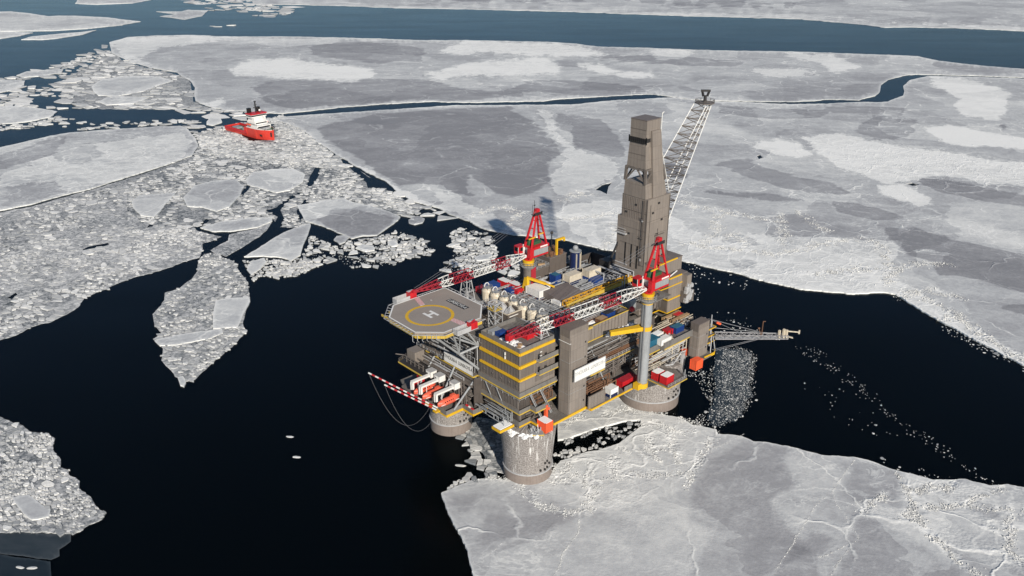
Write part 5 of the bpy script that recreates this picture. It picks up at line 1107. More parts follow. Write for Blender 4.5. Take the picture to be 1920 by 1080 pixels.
for z in (104, 114): A0, B0 = sec(z); m_.bar((A0[0] - .05, A0[1], z), (A0[0] - .05, B0[1], z), .12)
m_.bar((83.35, 14.75, LW), (83.35, 14.75, 86.5), .25).build('cladding_seam', 'clad_dk', dk)
m_ = MB()
for v in (18.5, 21.6, 24.8): m_.box(83.1, 83.5, v - .22, v + .22, LW + 4, 66)
m_.build('door_gap', 'black', dk)
m_ = MB(); m_.bar((83.1, 16.4, LW + 8), (83.1, 16.4, 86), .12).bar((83.1, 16.9, LW + 8), (83.1, 16.9, 86), .12).bar((97.4, 14.5, LW + 4), (97.4, 14.5, 86), .3, None, 6).bar((85.4, 14.6, LW + 4), (85.4, 14.6, 84), .22, None, 6)
for k in range(50): m_.bar((83.1, 16.4, LW + 8.5 + k * .55), (83.1, 16.9, LW + 8.5 + k * .55), .07)
for z in (62, 70, 78): m_.box(82.6, 83.4, 15.6, 17.6, z, z + .15).bar((82.6, 15.6, z + 1), (82.6, 17.6, z + 1), .1)
m_.box(89, 95, 14.2, 14.8, 70, 70.2).bar((89, 14.2, 71.2), (95, 14.2, 71.2), .12); m_.build('ladder', 'steel', dk)
m_ = MB()
for u_, z_ in ((86.5, 80), (92.5, 76), (87.5, 66), (94.5, 60), (90, 83.5)): m_.box(u_, u_ + 1.1, 14.55, 14.82, z_, z_ + .8)
for v_, z_ in ((20, 83), (25, 79), (23, 70), (18, 64)): m_.box(83.15, 83.42, v_, v_ + 1.0, z_, z_ + .7)
m_.build('vent_louvre', 'dark', dk)
MB().box(82.3, 83.3, 24.5, 30, 69.5, 70).bar((82.4, 24.4, 70.9), (82.4, 30, 70.9), .2).bar((82.4, 24.4, 72), (82.4, 30, 72), .15).build('gallery', 'lgrey', dk)
MB().bar((93.2, 18.2, 108), (93.2, 18.2, 119.5), .3, None, 8).bar((93.2, 18.2, 119.3), (94.2, 18.2, 119.8), .3).bar((93.2, 18.2, 108), (97.8, 15.6, 87), .22).build('vent_mast', 'white', dk)
m_ = MB()
for z in (60, 77): m_.box(82.9, 83.4, 16.4, 17, z, z + 1)
m_.box(90, 91, 14.5, 14.8, 63, 64).build('lamp', 'lgrey', dk)
MB().bar((80.5, 30.5, 57), (84, 29, 66), .7).bar((102, 17, 58), (98, 16, 64.5), .35).build('brace', 'dark', dk)
# ------------------------------------------------------------------ drilling module, brown blocks with yellow bands below the derrick
dm = thing('drilling_module', 'stepped brown block with yellow bands under the derrick', 'building', (90, 12, 38))
MB().box(89.2, 98.2, 5.6, 40, 38, 53.6).box(97.9, 101, 3.0, 14, 46, 53.6).box(84, 102, 9.4, 28, 53.0, 59.4).box(76, 89.2, 9.8, 40, 40, 50.5).box(72, 80, 13, 40, 40, 47).box(80, 84, 10.4, 30, 50, 56).build('wall', 'clad', dm)
MB().box(89.0, 101.2, 5.4, 10, 53.6, 53.9).box(83.8, 102.2, 9.2, 28, 59.4, 59.7).build('roof', 'roofb', dm)
MB().ribs_v(89.2, 5.8, 9.6, 38.2, 53.4, .55, .12, .2).ribs_u(9.8, 76.5, 89, 40.2, 50.4, .9, .1, .16).build('wall_rib', 'clad_dk', dm)
y = MB(); edge(y, [(84.4, 9.2), (98.5, 9.2)], 59.5, .55, .4); edge(y, [(89.1, 8.8), (89.1, 5.3), (97, 5.3)], 53.8, .55, .4); edge(y, [(84, 9.7), (84, 5.7), (89.3, 5.4), (98, 5.4)], 50.1, .4, .25); edge(y, [(80, 9.6), (88.9, 9.6), (88.9, 5.35), (97, 5.35)], 44.2, .5, .35); edge(y, [(76, 9.6), (82, 9.6), (88.9, 9.6), (88.9, 5.3), (98.4, 5.3)], 38.3, .4, .25); edge(y, [(76, 9.6), (84, 9.5)], 47, .35); y.bar((78.6, 9.5, 38), (78.6, 9.5, 50), .3)
y.build('yellow_band', 'yellow', dm)
MB().bar((89.4, 6, 54.4), (96.5, 7.5, 54.8), .5, None, 8).build('roof_pipe', 'white', dm)
R = random.Random(3); m_ = MB()
for k in range(60):
    x_, z_ = R.uniform(97.6, 101.6), R.uniform(41.5, 49.5); q = R.uniform(.2, .6); m_.box(x_ - q, x_ + q, 2.7 - q * .6, 3.2 + q, z_ - q * 1.2, z_ + q)
m_.build('ice_crust', 'lgrey', dm); MB().box(97.5, 103, 2.6, 14, 41, 46).build('lower_machinery', 'steel', dm)
# ------------------------------------------------------------------ flare boom and gas bridge
fb = thing('flare_boom', 'slender white lattice flare boom rising behind the derrick', 'flare boom', (104, 30, 58))
A = [Vector(p) for p in ((103, 43.1, 62.2), (108, 37.2, 60), (103, 20.9, 65.6))]; B = [Vector(p) for p in ((145.0, 40.2, 113.6), (146.5, 34.6, 113.4), (151.5, 35.5, 112.8))]
ch, lc = MB(), MB(); n = 16
for i in range(3): ch.bar(A[i], B[i], .42, None, 6)
for k in range(n + 1):
    t_ = k / n; pts = [A[i].lerp(B[i], t_) for i in range(3)]
    for i in range(3):
        lc.bar(pts[i], pts[(i + 1) % 3], .3)
        if k < n: lc.bar(pts[i], A[(i + 1) % 3].lerp(B[(i + 1) % 3], (k + 1) / n), .26)
        mid = (pts[i] + pts[(i + 1) % 3]) / 2
        if k < n and i == 0: lc.bar(mid, A[2].lerp(B[2], (k + .5) / n), .16)
ch.build('chord', 'white', fb); lc.build('lacing', 'steel', fb)
MB().bar((A[1] + A[2]) / 2 + Vector((0, 0, .4)), (B[1] + B[2]) / 2, .35, None, 6).build('flare_pipe', 'white', fb)
tc = (B[0] + B[1] + B[2]) / 3
m_ = MB().cyl((tc.x, tc.y), 4.4, 4.4, tc.z, tc.z + .4, 12); m_.rail([(tc.x + 4.3 * math.cos(k * .5236), tc.y + 4.3 * math.sin(k * .5236)) for k in range(12)], tc.z + .4, 1.2, 2, .12, True); m_.build('tip_platform', 'steel', fb)
MB().cyl((tc.x, tc.y), .8, .7, tc.z, tc.z + 3.4, 10).bar((tc.x - .6, tc.y + .6, tc.z + 3), (tc.x - 1.1, tc.y + 1.1, tc.z + 5.4), .8).bar((tc.x + .6, tc.y - .6, tc.z + 3), (tc.x + 1.1, tc.y - 1.1, tc.z + 5.4), .8).bar((tc.x - 1.5, tc.y + 1.5, tc.z + 5.5), (tc.x + 1.5, tc.y - 1.5, tc.z + 5.5), .9).build('burner_tip', 'dark', fb)
bb = thing('burner_boom', 'long blue-grey lattice burner boom over the dark water at right', 'boom', (101, -12, 31))
A, B = Vector((100.5, -11.5, 30.2)), Vector((121.8, -32.4, 30.4)); m_ = MB(); m_.lattice(A, B, 2.6, 2.0, 2.2, 1.4, 16, .24, .16); m_.build('lattice', 'rebar', bb)
d = (B - A).normalized(); sd_ = Vector((-d.y, d.x, 0))
m_ = MB(); m_.bar(A + Vector((0, 0, -1.0)), B + Vector((0, 0, -.7)), 2.0, .1).bar(A + sd_ * 1.7 + Vector((0, 0, 1)), B + sd_ * 1.2 + Vector((0, 0, .8)), .2).bar(A + sd_ * 2.6 + Vector((0, 0, 2.4)), B.lerp(A, .2) + sd_ * 1.2 + Vector((0, 0, .8)), .12); m_.build('walkway_pipe', 'lgrey', bb)
q = B.lerp(A, .36); m_ = MB().bar(q, q + Vector((0, 0, 6.8)), .3).bar(q + Vector((0, 0, 6.8)), q + d * 1.0 + Vector((0, 0, 6.8)), .25).bar(q + Vector((-.2, 0, 0)), q - d * 1.4 + Vector((0, 0, 3.6)), .2).bar(q - d * 1.8 + Vector((0, 0, 3.6)), q - d * 1.0 + Vector((0, 0, 3.8)), .5); m_.build('mast', 'rusty', bb)
m_ = MB()
for k, c_ in ((.02, 1.2), (.06, 1.6), (.12, 1.0)): r_ = B.lerp(A, k); m_.bar(r_ + Vector((0, 0, .6)), r_ + Vector((0, 0, 1.8 + c_)), .8).bar(r_ + sd_, r_ - sd_, .6)
m_.bar(B + Vector((0, 0, 2.4)), B + d * 4.5 + Vector((0, 0, 2.0)), .4).bar(B + d * 4.5 + Vector((0, 0, 1.2)), B + d * 4.5 + Vector((0, 0, 2.9)), .5).bar(B, B + d * 2.2 + Vector((0, 0, -.6)), .9, .3); m_.build('burner_head', 'cream', bb)
c_ = MB(); top = Vector((99.2, -9.2, 37.4)); c_.bar(top, B.lerp(A, .55), .12).bar(top, B.lerp(A, .2) + sd_, .12).bar(top + Vector((0, 1, 0)), B.lerp(A, .2) + sd_ * 1.2, .1).bar((97.5, -13.5, 25), B.lerp(A, .3) - sd_, .14).bar((97, -13, 25.5), B.lerp(A, .34) - sd_, .12); c_.build('guy_cable', 'cable', bb)
q = top.lerp(B.lerp(A, .55), .22); MB().bar(q + Vector((-.8, .4, .4)), q + Vector((.8, -.5, -.5)), .8).build('cable_block', 'orange', bb)
ms = thing('boom_mast', 'grey cluttered landing tower that holds the cables of the burner boom', 'tower', (98, -8, 25)); m_ = MB()
for dx, dy in ((-1.8, -1.8), (1.8, -1.8), (-1.8, 1.8), (1.8, 1.8)): m_.bar((98 + dx, -8 + dy, 25), (98 + dx, -8 + dy, 37), .3)
m_.bar((99.6, -9.6, 25), (99.6, -9.6, 39.5), .3); m_.build('post', 'lgrey', ms)
m_ = MB()
for z in (27.5, 30.5, 33.8): m_.box(95.8, 101.4, -10.8, -5.6, z, z + .2)
m_.build('landing', 'deck', ms); y = MB()
for z in (27.7, 30.7, 34): edge(y, [(95.8, -5.6), (95.8, -10.9), (101.5, -10.9), (101.5, -8)], z - .05, .35, .25)
y.bar((91, -13.6, 24), (97.5, -13.9, 24), .4, 1.1).bar((97.5, -13.9, 24), (100, -12.5, 24.4), .35, .5).build('landing_edge', 'yellow', ms)
m_ = MB(); R = random.Random(31)
for k in range(16): x_, y_, z_ = R.uniform(96, 101), R.uniform(-10, -6), R.choice([27.8, 30.8, 34.1, 36]); q = R.uniform(.3, .9); m_.box(x_ - q, x_ + q, y_ - q * .6, y_ + q * .6, z_, z_ + q * 1.5)
m_.build('fitting', 'lgrey', ms); MB().bar((96.5, -12.6, 24), (99.5, -10.6, 30.5), .3).bar((99.9, -12.4, 24.5), (99.9, -11, 30), .3).build('stay', 'lgrey', ms)
MB().prism([(88, -14), (97.6, -14), (97.6, -8.8), (88, -8.8)], 23.4, 24).build('base_plate', 'deck', ms)
# ------------------------------------------------------------------ lifeboats under their davits
def lifeboat(at, label):
    x, y, z = at; t = thing('lifeboat', label, 'lifeboat', at, 'orange lifeboats hanging on the left side'); n = 14; m_ = MB(); rings = []
    for k in range(n + 1):
        s_ = k / n; q = max(.08, (1 - abs(2 * s_ - 1) ** 3.2)); u_ = x - 4.9 + 9.8 * s_; ring_ = []
        for j in range(10):
            th = 2 * math.pi * j / 10 - math.pi / 2; w_ = 1.45 * q ** .7; h_ = 1.35 * (.55 + .45 * q)
            ring_.append((u_, y + w_ * math.cos(th), z + .3 + h_ * math.sin(th) * (1 if math.sin(th) < 0 else 1.05)))
        rings.append(ring_)
    for a, b in zip(rings[:-1], rings[1:]): m_.add(a + b, [(j, (j + 1) % 10, 10 + (j + 1) % 10, 10 + j) for j in range(10)])
    m_.add(rings[0], [tuple(range(10))]); m_.add(rings[-1], [tuple(range(9, -1, -1))]); m_.build('hull', 'salmon', t, smooth=True)
    MB().box(x + 1.2, x + 3.0, y - .7, y + .7, z + 1.5, z + 2.1).build('steering_cupola', 'salmon', t)
    w_ = MB()
    for k in range(5): w_.box(x - 2.6 + k * .9, x - 2.1 + k * .9, y - 1.36, y - 1.2, z + .85, z + 1.15)
    w_.build('window', 'glass', t); MB().bar((x - 4.2, y - 1.2, z + .1), (x + 4.1, y - 1.2, z + .1), .18).bar((x - 4.36, y, z - .3), (x - 4.36, y, z + .7), .4).build('fender', 'white', t); return t
def davit(at, label):
    x, y, z = at; t = thing('lifeboat_davit', label, 'davit', at, 'white davits above the lifeboats')
    MB().bar((x - 5.2, y, z + 4.9), (x + 4.0, y, z + 4.9), 1.5, .7).box(x - 5.4, x - 4.6, y - .7, y - .3, z + 2.0, z + 4.6).box(x - 5.4, x - 4.6, y + .3, y + .7, z + 1.6, z + 4.6).bar((x - 3, y - .9, z + 4.8), (x - 3, y - .9, z + 2.2), .2).build('beam', 'white', t)
    MB().box(x + 2.6, x + 5.4, y - 1.5, y + 1.5, z + 4.2, z + 6.6).build('winch_house', 'white', t)
    MB().box(x + 2.5, x + 5.5, y - 1.6, y + 1.6, z + 6.6, z + 6.75).build('house_roof', 'lgrey', t)
    MB().box(x + 2.55, x + 2.62, y + .4, y + 1.0, z + 4.8, z + 5.8).build('house_door', 'dark', t)
    MB().bar((x + 4.6, y - 1.2, z - 4), (x + 4.6, y - 1.2, z + 4.2), .35).bar((x + 4.6, y + 1.2, z - 4), (x + 4.6, y + 1.2, z + 4.2), .35).build('post', 'steel', t); return t
for (x, y), a, b in (((-13.2, 38.5), 'leftmost of three orange lifeboats, half hidden by its white davit beam', 'leftmost of three white davits with a box-shaped winch house'), ((-13.0, 33.6), 'middle one of three orange lifeboats, crossed by a grey strut', 'middle one of three white davits with a box-shaped winch house'), ((-12.2, 25.6), 'rightmost of three orange lifeboats, nearest to the notched yellow edge', 'rightmost of three white davits with a box-shaped winch house')):
    lifeboat((x + .2, y - .5, 28.2), a); davit((x + .6, y + .9, 27.4), b)
m_ = MB(); 
for p_, q_ in (((-3.0, 44.6, 36), (-15, 41.5, 25.5)), ((-3.0, 32.4, 36.2), (-15, 28.2, 25)), ((-2.0, 21.0, 36.0), (-11.5, 22.6, 25.5))): m_.bar(p_, q_, .75, None, 10)
m_.build('davit_strut', 'grey', lf)
MB().prism([(-15.2, 41), (-9, 41), (-9, 52), (-15.2, 50)], 24.6, 25.2).build('low_landing', 'steel', lf)
MB().box(-14, -11, 43.6, 46, 25.2, 28.8).box(-11, -10, 42, 45.5, 26, 30.5).build('red_locker', 'red', lf)
rr = thing('life_raft_canister', 'red and white canister lying on the notched ledge beside the lifeboats', 'raft canister', (-8.5, 20, 25.6))
MB().bar((-6.6, 17.5, 25.6), (-6.2, 22, 25.6), 1.0, None, 12).build('canister', 'red', rr); MB().bar((-6.5, 18.9, 25.6), (-6.35, 20.3, 25.6), 1.05, None, 12).build('white_band', 'white', rr)
def striped(p, q, label, n):
    t = thing('striped_boom', label, 'boom', p, 'red and white poles reaching out to the left'); p, q = Vector(p), Vector(q); a, b = MB(), MB()
    for k in range(n): (a if k % 2 else b).bar(p.lerp(q, k / n), p.lerp(q, (k + 1) / n), .62, None, 8)
    b.build('pole', 'white', t); a.build('red_band', 'red', t); return t
s1 = striped((-15.6, 27.4, 26.0), (-22.4, 61.2, 29.0), 'upper and longer of the two red and white poles jutting out at left', 19)
s2 = striped((-16.4, 27.0, 25.6), (-20.8, 53.0, 26.6), 'lower and shorter of the two red and white poles jutting out at left', 15)
m_ = MB(); R = random.Random(2)
def sag(m, a, b, drop, n=18, w=.06):
    a, b = Vector(a), Vector(b); P_ = [a.lerp(b, k / n) - Vector((0, 0, drop * 4 * (k / n) * (1 - k / n))) for k in range(n + 1)]; m.path(P_, w)
sag(m_, (-22.4, 61.2, 29), (-16, 31, 25), 15); sag(m_, (-20.8, 53, 26.4), (-15, 28, 24), 14); m_.build('mooring_line', 'cable', s1)
MB().bar((-16.2, 29.5, 25.2), (-16.4, 33.5, 25.2), .7, .5).box(-17.2, -15.2, 26.0, 28, 24.7, 25.2).build('pole_hinge', 'yellow', s2)
# ------------------------------------------------------------------ silos
def silo(at, label):
    x, y, z = at; t = thing('storage_silo', label, 'silo', at, 'row of white storage silos')
    MB().lathe((x, y), [(1.3, z), (2.3, z + 1.6), (2.45, z + 5.2), (2.1, z + 5.9), (1.3, z + 6.4)], 20).build('tank', 'cream', t, smooth=True)
    MB().cyl((x, y), 1.5, 1.5, z + 6.1, z + 6.3, 16).rail([(x + 1.9 * math.cos(k * .785), y + 1.9 * math.sin(k * .785)) for k in range(8)], z + 6.0, 1.1, 1.5, .1, True).build('top_platform', 'grey', t)
    m_ = MB(); m_.path([(x + 1.2 * math.cos(a_) + .4, y + 1.4 * math.cos(a_ * 0) - .2, z + 6.4 + 1.5 * math.sin(a_)) for a_ in np.linspace(0, math.pi, 8)], .26); m_.bar((x + 2.2, y - .4, z), (x + 2.2, y - .4, z + 6.2), .22).bar((x - 2.2, y - .9, z + .2), (x - 2.2, y - .9, z + 6), .12); m_.build('pipe_arch', 'white', t)
    return t
sl = ['leftmost silo of the row, beside the crane trestle', 'second silo from the left in the row of silos', 'third silo from the left in the row of silos', 'middle silo of the row, right behind the open hopper', 'fifth silo from the left in the row of silos', 'sixth silo from the left in the row of silos', 'rightmost silo of the row, closest to the near crane boom']
s0 = silo((24.6, 44.8, LW), sl[0])
for k in range(1, 7): dup(s0, (24.4 - k * .1, 44.8 - 5.3 * k, LW), sl[k])
hp = thing('hopper', 'open-topped brown tray with two pyramid covers in front of the silos', 'hopper', (19, 27, LW)); m_ = MB()
m_.box(14.5, 22.2, 22.4, 22.7, LW, 55.4).box(14.5, 14.8, 22.4, 31.4, LW, 55.4).box(21.9, 22.2, 22.4, 31.4, LW, 55.4).box(14.5, 22.2, 31.1, 31.4, LW, 55.4).box(14.6, 22, 22.6, 31.2, LW, 53.8); m_.build('wall', 'clad_dk', hp)
m_ = MB(); edge(m_, [(14.4, 31.5), (14.4, 22.3), (22.3, 22.3), (22.3, 31.5), (14.4, 31.5)], 55.5, .3, .5); m_.build('rim', 'cream', hp)
m_ = MB()
for v in (24.8, 28.8):
    for a_ in ((16.2, v - 1.6), (20.4, v - 1.6), (20.4, v + 1.6), (16.2, v + 1.6)): m_.bar((*a_, 53.8), (18.3, v, 57.2), .22)
    m_.add([(16.4, v - 1.4, 53.9), (20.2, v - 1.4, 53.9), (20.2, v + 1.4, 53.9), (16.4, v + 1.4, 53.9), (18.3, v, 56.6)], [(0,1,4),(1,2,4),(2,3,4),(3,0,4)])
m_.build('pyramid_cover', 'lgrey', hp); MB().box(15.6, 20, 22.28, 22.36, 54.0, 54.3).build('pale_stripe', 'white', hp)
mod = thing('small_deckhouse', 'low brown flat-roofed deckhouse between helideck and silos', 'deckhouse', (17, 37, LW)); MB().box(12, 20.5, 34.2, 38.5, LW, 53.8).build('wall', 'clad_dk', mod); MB().box(11.8, 20.7, 34, 38.7, 53.8, 54.1).build('roof', 'clad', mod); MB().rail([(12, 34.2), (20.5, 34.2), (20.5, 38.5), (12, 38.5)], 54.1, 1.1, 2, .1, True).build('handrail', 'lgrey', mod)
mod = thing('small_deckhouse', 'snow-topped pale deckhouse between the hopper and the silos', 'deckhouse', (19, 33, LW)); MB().box(15.5, 21, 32, 36, LW, 52.6).build('wall', 'grey', mod); MB().box(15.3, 21.2, 31.8, 36.2, 52.6, 52.95).build('roof', 'snow', mod)
lt_ = thing('lattice_stair_tower', 'grey lattice stair tower between the helideck and the living quarters roof', 'stair', (7, 21, L4)); m_ = MB()
for k in range(5): m_.lattice((8.2, 21.8, L4 + k * 3), (8.2, 21.8, L4 + k * 3 + 3), 3.6, 3.6, 3.6, 3.6, 1, .22, .18, up=(0, 1, 0))
m_.build('frame', 'lgrey', lt_); m_ = MB()
for k in range(5): a_ = 6.6 + (3.2 if k % 2 else 0); b_ = 6.6 + (0 if k % 2 else 3.2); m_.bar((a_, 21, L4 + k * 3), (b_, 21, L4 + k * 3 + 3), 1.0, .15)
m_.build('flight', 'grey', lt_); MB().box(6.2, 10.4, 19.9, 24, 60, 60.2).bar((6, 19.8, 61), (6, 24, 61), .15).build('top_landing', 'yellow_pale', lt_)
# ------------------------------------------------------------------ containers and other cargo
def container(at, L, Wd, H, col, label, roof=None, band=None, name='shipping_container', cat='container', rz=0, rib=True, group=None):
    x, y, z = at; t = thing(name, label, cat, at, group)
    MB().box(x - L / 2, x + L / 2, y - Wd / 2, y + Wd / 2, z, z + H - .08).build('body', col, t)
    MB().box(x - L / 2 - .04, x + L / 2 + .04, y - Wd / 2 - .04, y + Wd / 2 + .04, z + H - .08, z + H).build('roof', roof or col, t)
    if rib: MB().ribs_v(x - L / 2, y - Wd / 2 + .1, y + Wd / 2 - .1, z + .15, z + H - .25, .42, .06, .14).ribs_u(y - Wd / 2, x - L / 2 + .1, x + L / 2 - .1, z + .15, z + H - .25, .42, .06, .14).build('side_rib', col, t)
    if band: MB().box(x - L / 2 - .08, x + L / 2 + .08, y - Wd / 2 - .08, y + Wd / 2 + .08, z - .02, z + H * (.5 if col == 'cream' else .36)).build('lower_band', band, t)
    c_ = MB()
    for dx in (-1, 1):
        for dy in (-1, 1): c_.box(x + dx * L / 2 - .12, x + dx * L / 2 + .12, y + dy * Wd / 2 - .12, y + dy * Wd / 2 + .12, z, z + H + .1)
    c_.build('corner_post', col, t)
    t.rotation_euler.z = PSI + math.radians(rz); return t
K = container
K((8.0, 10.2, L5 + .4), 6.2, 3.0, 2.6, 'red', 'red container with a greyish top on the living quarters roof', 'boomred')
K((12.2, 7.0, L5 + .4), 7.0, 3.2, 1.9, 'red', 'long low red basket beside the parapet of the living quarters roof', 'boomred')
K((4.6, 14.6, L5 + .4), 3.4, 2.2, 1.6, 'blue', 'small blue crate on the living quarters roof, by the crane boom tip', rib=False, name='crate', cat='crate')
K((4.2, 17.6, L5 + .4), 4.4, 2.4, 1.3, 'grey', 'flat grey crate at the left rim of the living quarters roof', rib=False, name='crate', cat='crate')
R = random.Random(21); m_ = MB()
for k in range(26): x_, y_ = R.uniform(.8, 4.6), R.uniform(1, 12); q = R.uniform(.3, .9); m_.box(x_ - q, x_ + q, y_ - q * .7, y_ + q * .7, L5 + .35, L5 + .35 + q * 1.1)
setp(m_.build('wrapped_cargo', 'snow', None), 'heap of white snow-covered cargo in the front corner of the living quarters roof', 'cargo')
m_ = MB().cyl((2.9, 3.0), .9, .9, L5 + .4, L5 + 1.8, 12).box(1.0, 2.2, 1.4, 2.8, L5 + .4, L5 + 1.5); setp(m_.build('cable_drum', 'tan', None), 'tan drum by the front corner of the living quarters roof', 'drum')
# row of goods along the far left edge of the weather deck
K((36.2, 44.2, LW), 3.4, 3.4, 2.6, 'blue', 'blue tank frame in front of the red and white containers', group='blue cargo units on the far deck edge')
K((33.5, 52.5, LW), 5.2, 4.0, 3.2, 'blue', 'larger blue unit left of the red and white containers', group='blue cargo units on the far deck edge')
K((29.0, 53.6, LW), 3.0, 4.0, 2.4, 'boomred', 'dull red unit just behind the leftmost silo')
K((40.6, 52.6, LW), 3.0, 5.4, 2.6, 'red', 'red container with a white top, farther of the pair beside the far crane post', 'white')
K((41.6, 47.0, LW), 3.2, 5.0, 2.6, 'red', 'red container with a white top, nearer of the pair beside the far crane post', 'white')
K((38.2, 42.2, LW), 3.2, 3.2, 2.8, 'red', 'bright red cubic basket at the foot of the far crane post')
K((42.2, 34.8, LW), 5.6, 7.6, 4.6, 'white', 'big white cabin with a navy stripe in front of the far crane', band='navy', rib=False, name='cabin', cat='cabin')
K((48.6, 38.6, LW), 4.2, 4.6, 3.6, 'white', 'second white cabin just behind the big white cabin', band='navy', rib=False, name='cabin', cat='cabin')
K((42.0, 22.6, LW), 3.8, 4.6, 3.0, 'white', 'small white cabin at the end of the yellow truss', band='navy', rib=False, name='cabin', cat='cabin')
K((61.0, 33.8, LW), 7.0, 3.8, 5.6, 'cream', 'left one of two cream cabins on navy frames amid the deck', band='navy', rib=False, name='cabin', cat='cabin')
K((70.6, 31.8, LW), 7.0, 3.8, 5.8, 'cream', 'right one of two cream cabins on navy frames amid the deck', band='blue', rib=False, name='cabin', cat='cabin')
K((68.6, 26.9, LW), 6.2, 3.2, 3.4, 'blue', 'blue container below the right-hand cream cabin', 'blue')
K((56.0, 38.6, LW), 3.0, 3.2, 5.2, 'blue', 'blue open rack left of the cream cabins', 'teal')
K((50.5, 30.4, LW), 4.0, 3.0, 1.8, 'cream', 'low cream unit behind the grey sloping roof', rib=False, name='crate', cat='crate')
K((78.5, 30.5, LW), 4.2, 4.6, 8.0, 'dark', 'tall dark frame cabin at the foot of the derrick', name='equipment_tower', cat='tower')
gr = thing('pipe_deck_roof', 'large smooth grey sloping cover amid the weather deck', 'cover', (48, 26, LW)); MB().hull8([(41.6, 19.6, LW), (54.8, 19.6, LW), (54.8, 31, LW), (41.6, 31, LW)], [(41.6, 19.6, 53.0), (54.8, 19.6, 53.0), (54.8, 31, 54.2), (41.6, 31, 54.2)]).build('cover', 'roofb', gr); MB().bar((46.5, 20.8, 53.3), (54.5, 20.8, 53.3), .3).bar((42, 20.4, 53.2), (54.6, 20.4, 53.2), .18).build('strip', 'lgrey', gr)
ct_ = thing('catwalk_truss', 'long orange-yellow lattice catwalk leading to the derrick', 'catwalk', (63, 19, 52)); m_ = MB(); m_.lattice((40.6, 18.2, 53.2), (84, 18.2, 53.2), 2.2, 2.0, 2.2, 2.0, 20, .34, .24); m_.build('truss', 'ochre', ct_); MB().box(40.6, 84, 17.5, 18.9, 52.1, 52.25).box(40.6, 84, 16.9, 17.05, 52.2, 53.6).build('walkway', 'yellow_pale', ct_); MB().bar((41, 15.2, LW + .5), (84, 15.2, LW + .5), 1.3, .6).bar((56, 21.4, 51.6), (84, 21.4, 51.6), .8, .6).build('rail_beam', 'dark', ct_)
yk = thing('knuckle_crane', 'yellow folding crane in front of the far crane post', 'crane', (40.5, 38.8, LW)); MB().bar((40.5, 39.2, LW), (41.5, 40.4, 57), 1.6, 1.3).bar((40.2, 41.4, LW), (41.5, 40.8, 57), 1.1).bar((41.4, 40.4, 57.2), (45.6, 33.6, 55.4), 1.0, .9).bar((45.6, 33.6, 55.4), (47.6, 30.6, 54.4), .6).build('arm', 'yellow', yk)
bs = thing('blue_silo', 'tall navy and cream cylinder in the middle of the weather deck', 'silo', (72.8, 43.4, LW)); MB().cyl((72.8, 43.4), 2.3, 2.3, LW, 59.6, 20).build('cylinder', 'navy', bs); m_ = MB()
for a_ in (-2.2, -1.4, -.5): m_.bar((72.8 + 2.32 * math.cos(a_), 43.4 + 2.32 * math.sin(a_), LW), (72.8 + 2.32 * math.cos(a_), 43.4 + 2.32 * math.sin(a_), 59), .9, .2)
m_.build('cream_stripe', 'cream', bs); MB().cyl((72.8, 43.4), 2.6, 2.6, 59.6, 59.9, 20).sphere((72.8, 43.4, 61), 1.2).build('cap', 'grey', bs)
ml = thing('mud_module', 'brown machinery-topped block at the far edge of the weather deck', 'module', (66, 47, LW)); MB().box(61, 71, 47, 56, LW, 58).build('wall', 'clad_dk', ml); MB().box(60.8, 71.2, 46.8, 56.2, 58, 58.3).build('roof', 'roofb', ml); R = random.Random(5); m_ = MB()
for k in range(34): x_, y_ = R.uniform(61.5, 70.5), R.uniform(47.5, 55.5); q = R.uniform(.3, .9); m_.box(x_ - q, x_ + q, y_ - q, y_ + q, 58.3, 58.3 + q * R.uniform(.8, 2.4))
m_.build('roof_machinery', 'rusty', ml); MB().bar((66, 48, 58.3), (66, 48, 65.5), .8).bar((66, 48, 65), (70.5, 48, 65), .9).bar((70.5, 48, 65), (70.5, 48, 63.5), .7).build('gantry_arm', 'yellow', ml); MB().bar((67, 52, 58), (67, 52, 67), .3).sphere((67, 52, 67), .7).build('antenna', 'dark', ml)
ml = thing('mud_module', 'brown block with a snowy flat roof left of the machinery block', 'module', (56, 47, LW)); MB().box(50.5, 59.5, 46, 54, LW, 55.6).build('wall', 'clad_dk', ml); MB().box(50.3, 59.7, 45.8, 54.2, 55.6, 55.9).build('roof', 'deck', ml); MB().bar((56, 49, 56.2), (58.6, 47.4, 56.4), .8).build('roof_cargo', 'tan', ml); MB().rail([(50.4, 45.9), (59.6, 45.9), (59.6, 54)], 55.9, 1.1, 2, .1).build('handrail', 'lgrey', ml)
# things on the near edge of the weather deck
K((49.2, 3.4, LW), 4.6, 2.6, 2.4, 'blue', 'blue open basket behind the parapet below the near crane boom', 'dark')
K((44.2, 2.4, LW), 4.0, 2.4, 1.9, 'rusty', 'rust-brown skip behind the parapet, left of the blue basket', 'tan')
K((34.5, 5.4, LW), 5.0, 4.0, 2.0, 'boomred', 'dull red winch unit under the near crane boom', name='winch', cat='winch', rib=False)
K((30.0, 11.2, LW), 4.5, 3.4, 3.2, 'navy', 'navy unit half hidden under the near crane boom', name='crate', cat='crate')
K((62.2, 3.6, LW), 3.2, 3.0, 3.6, 'grey', 'grey unit with a red drum beside the near crane post', name='crate', cat='crate'); o = MB().sphere((57.6, -1.2, 52.4), 1.1); setp(o.build('red_sphere', 'red', None, smooth=True), 'red ball-shaped vessel just left of the near crane post', 'vessel')
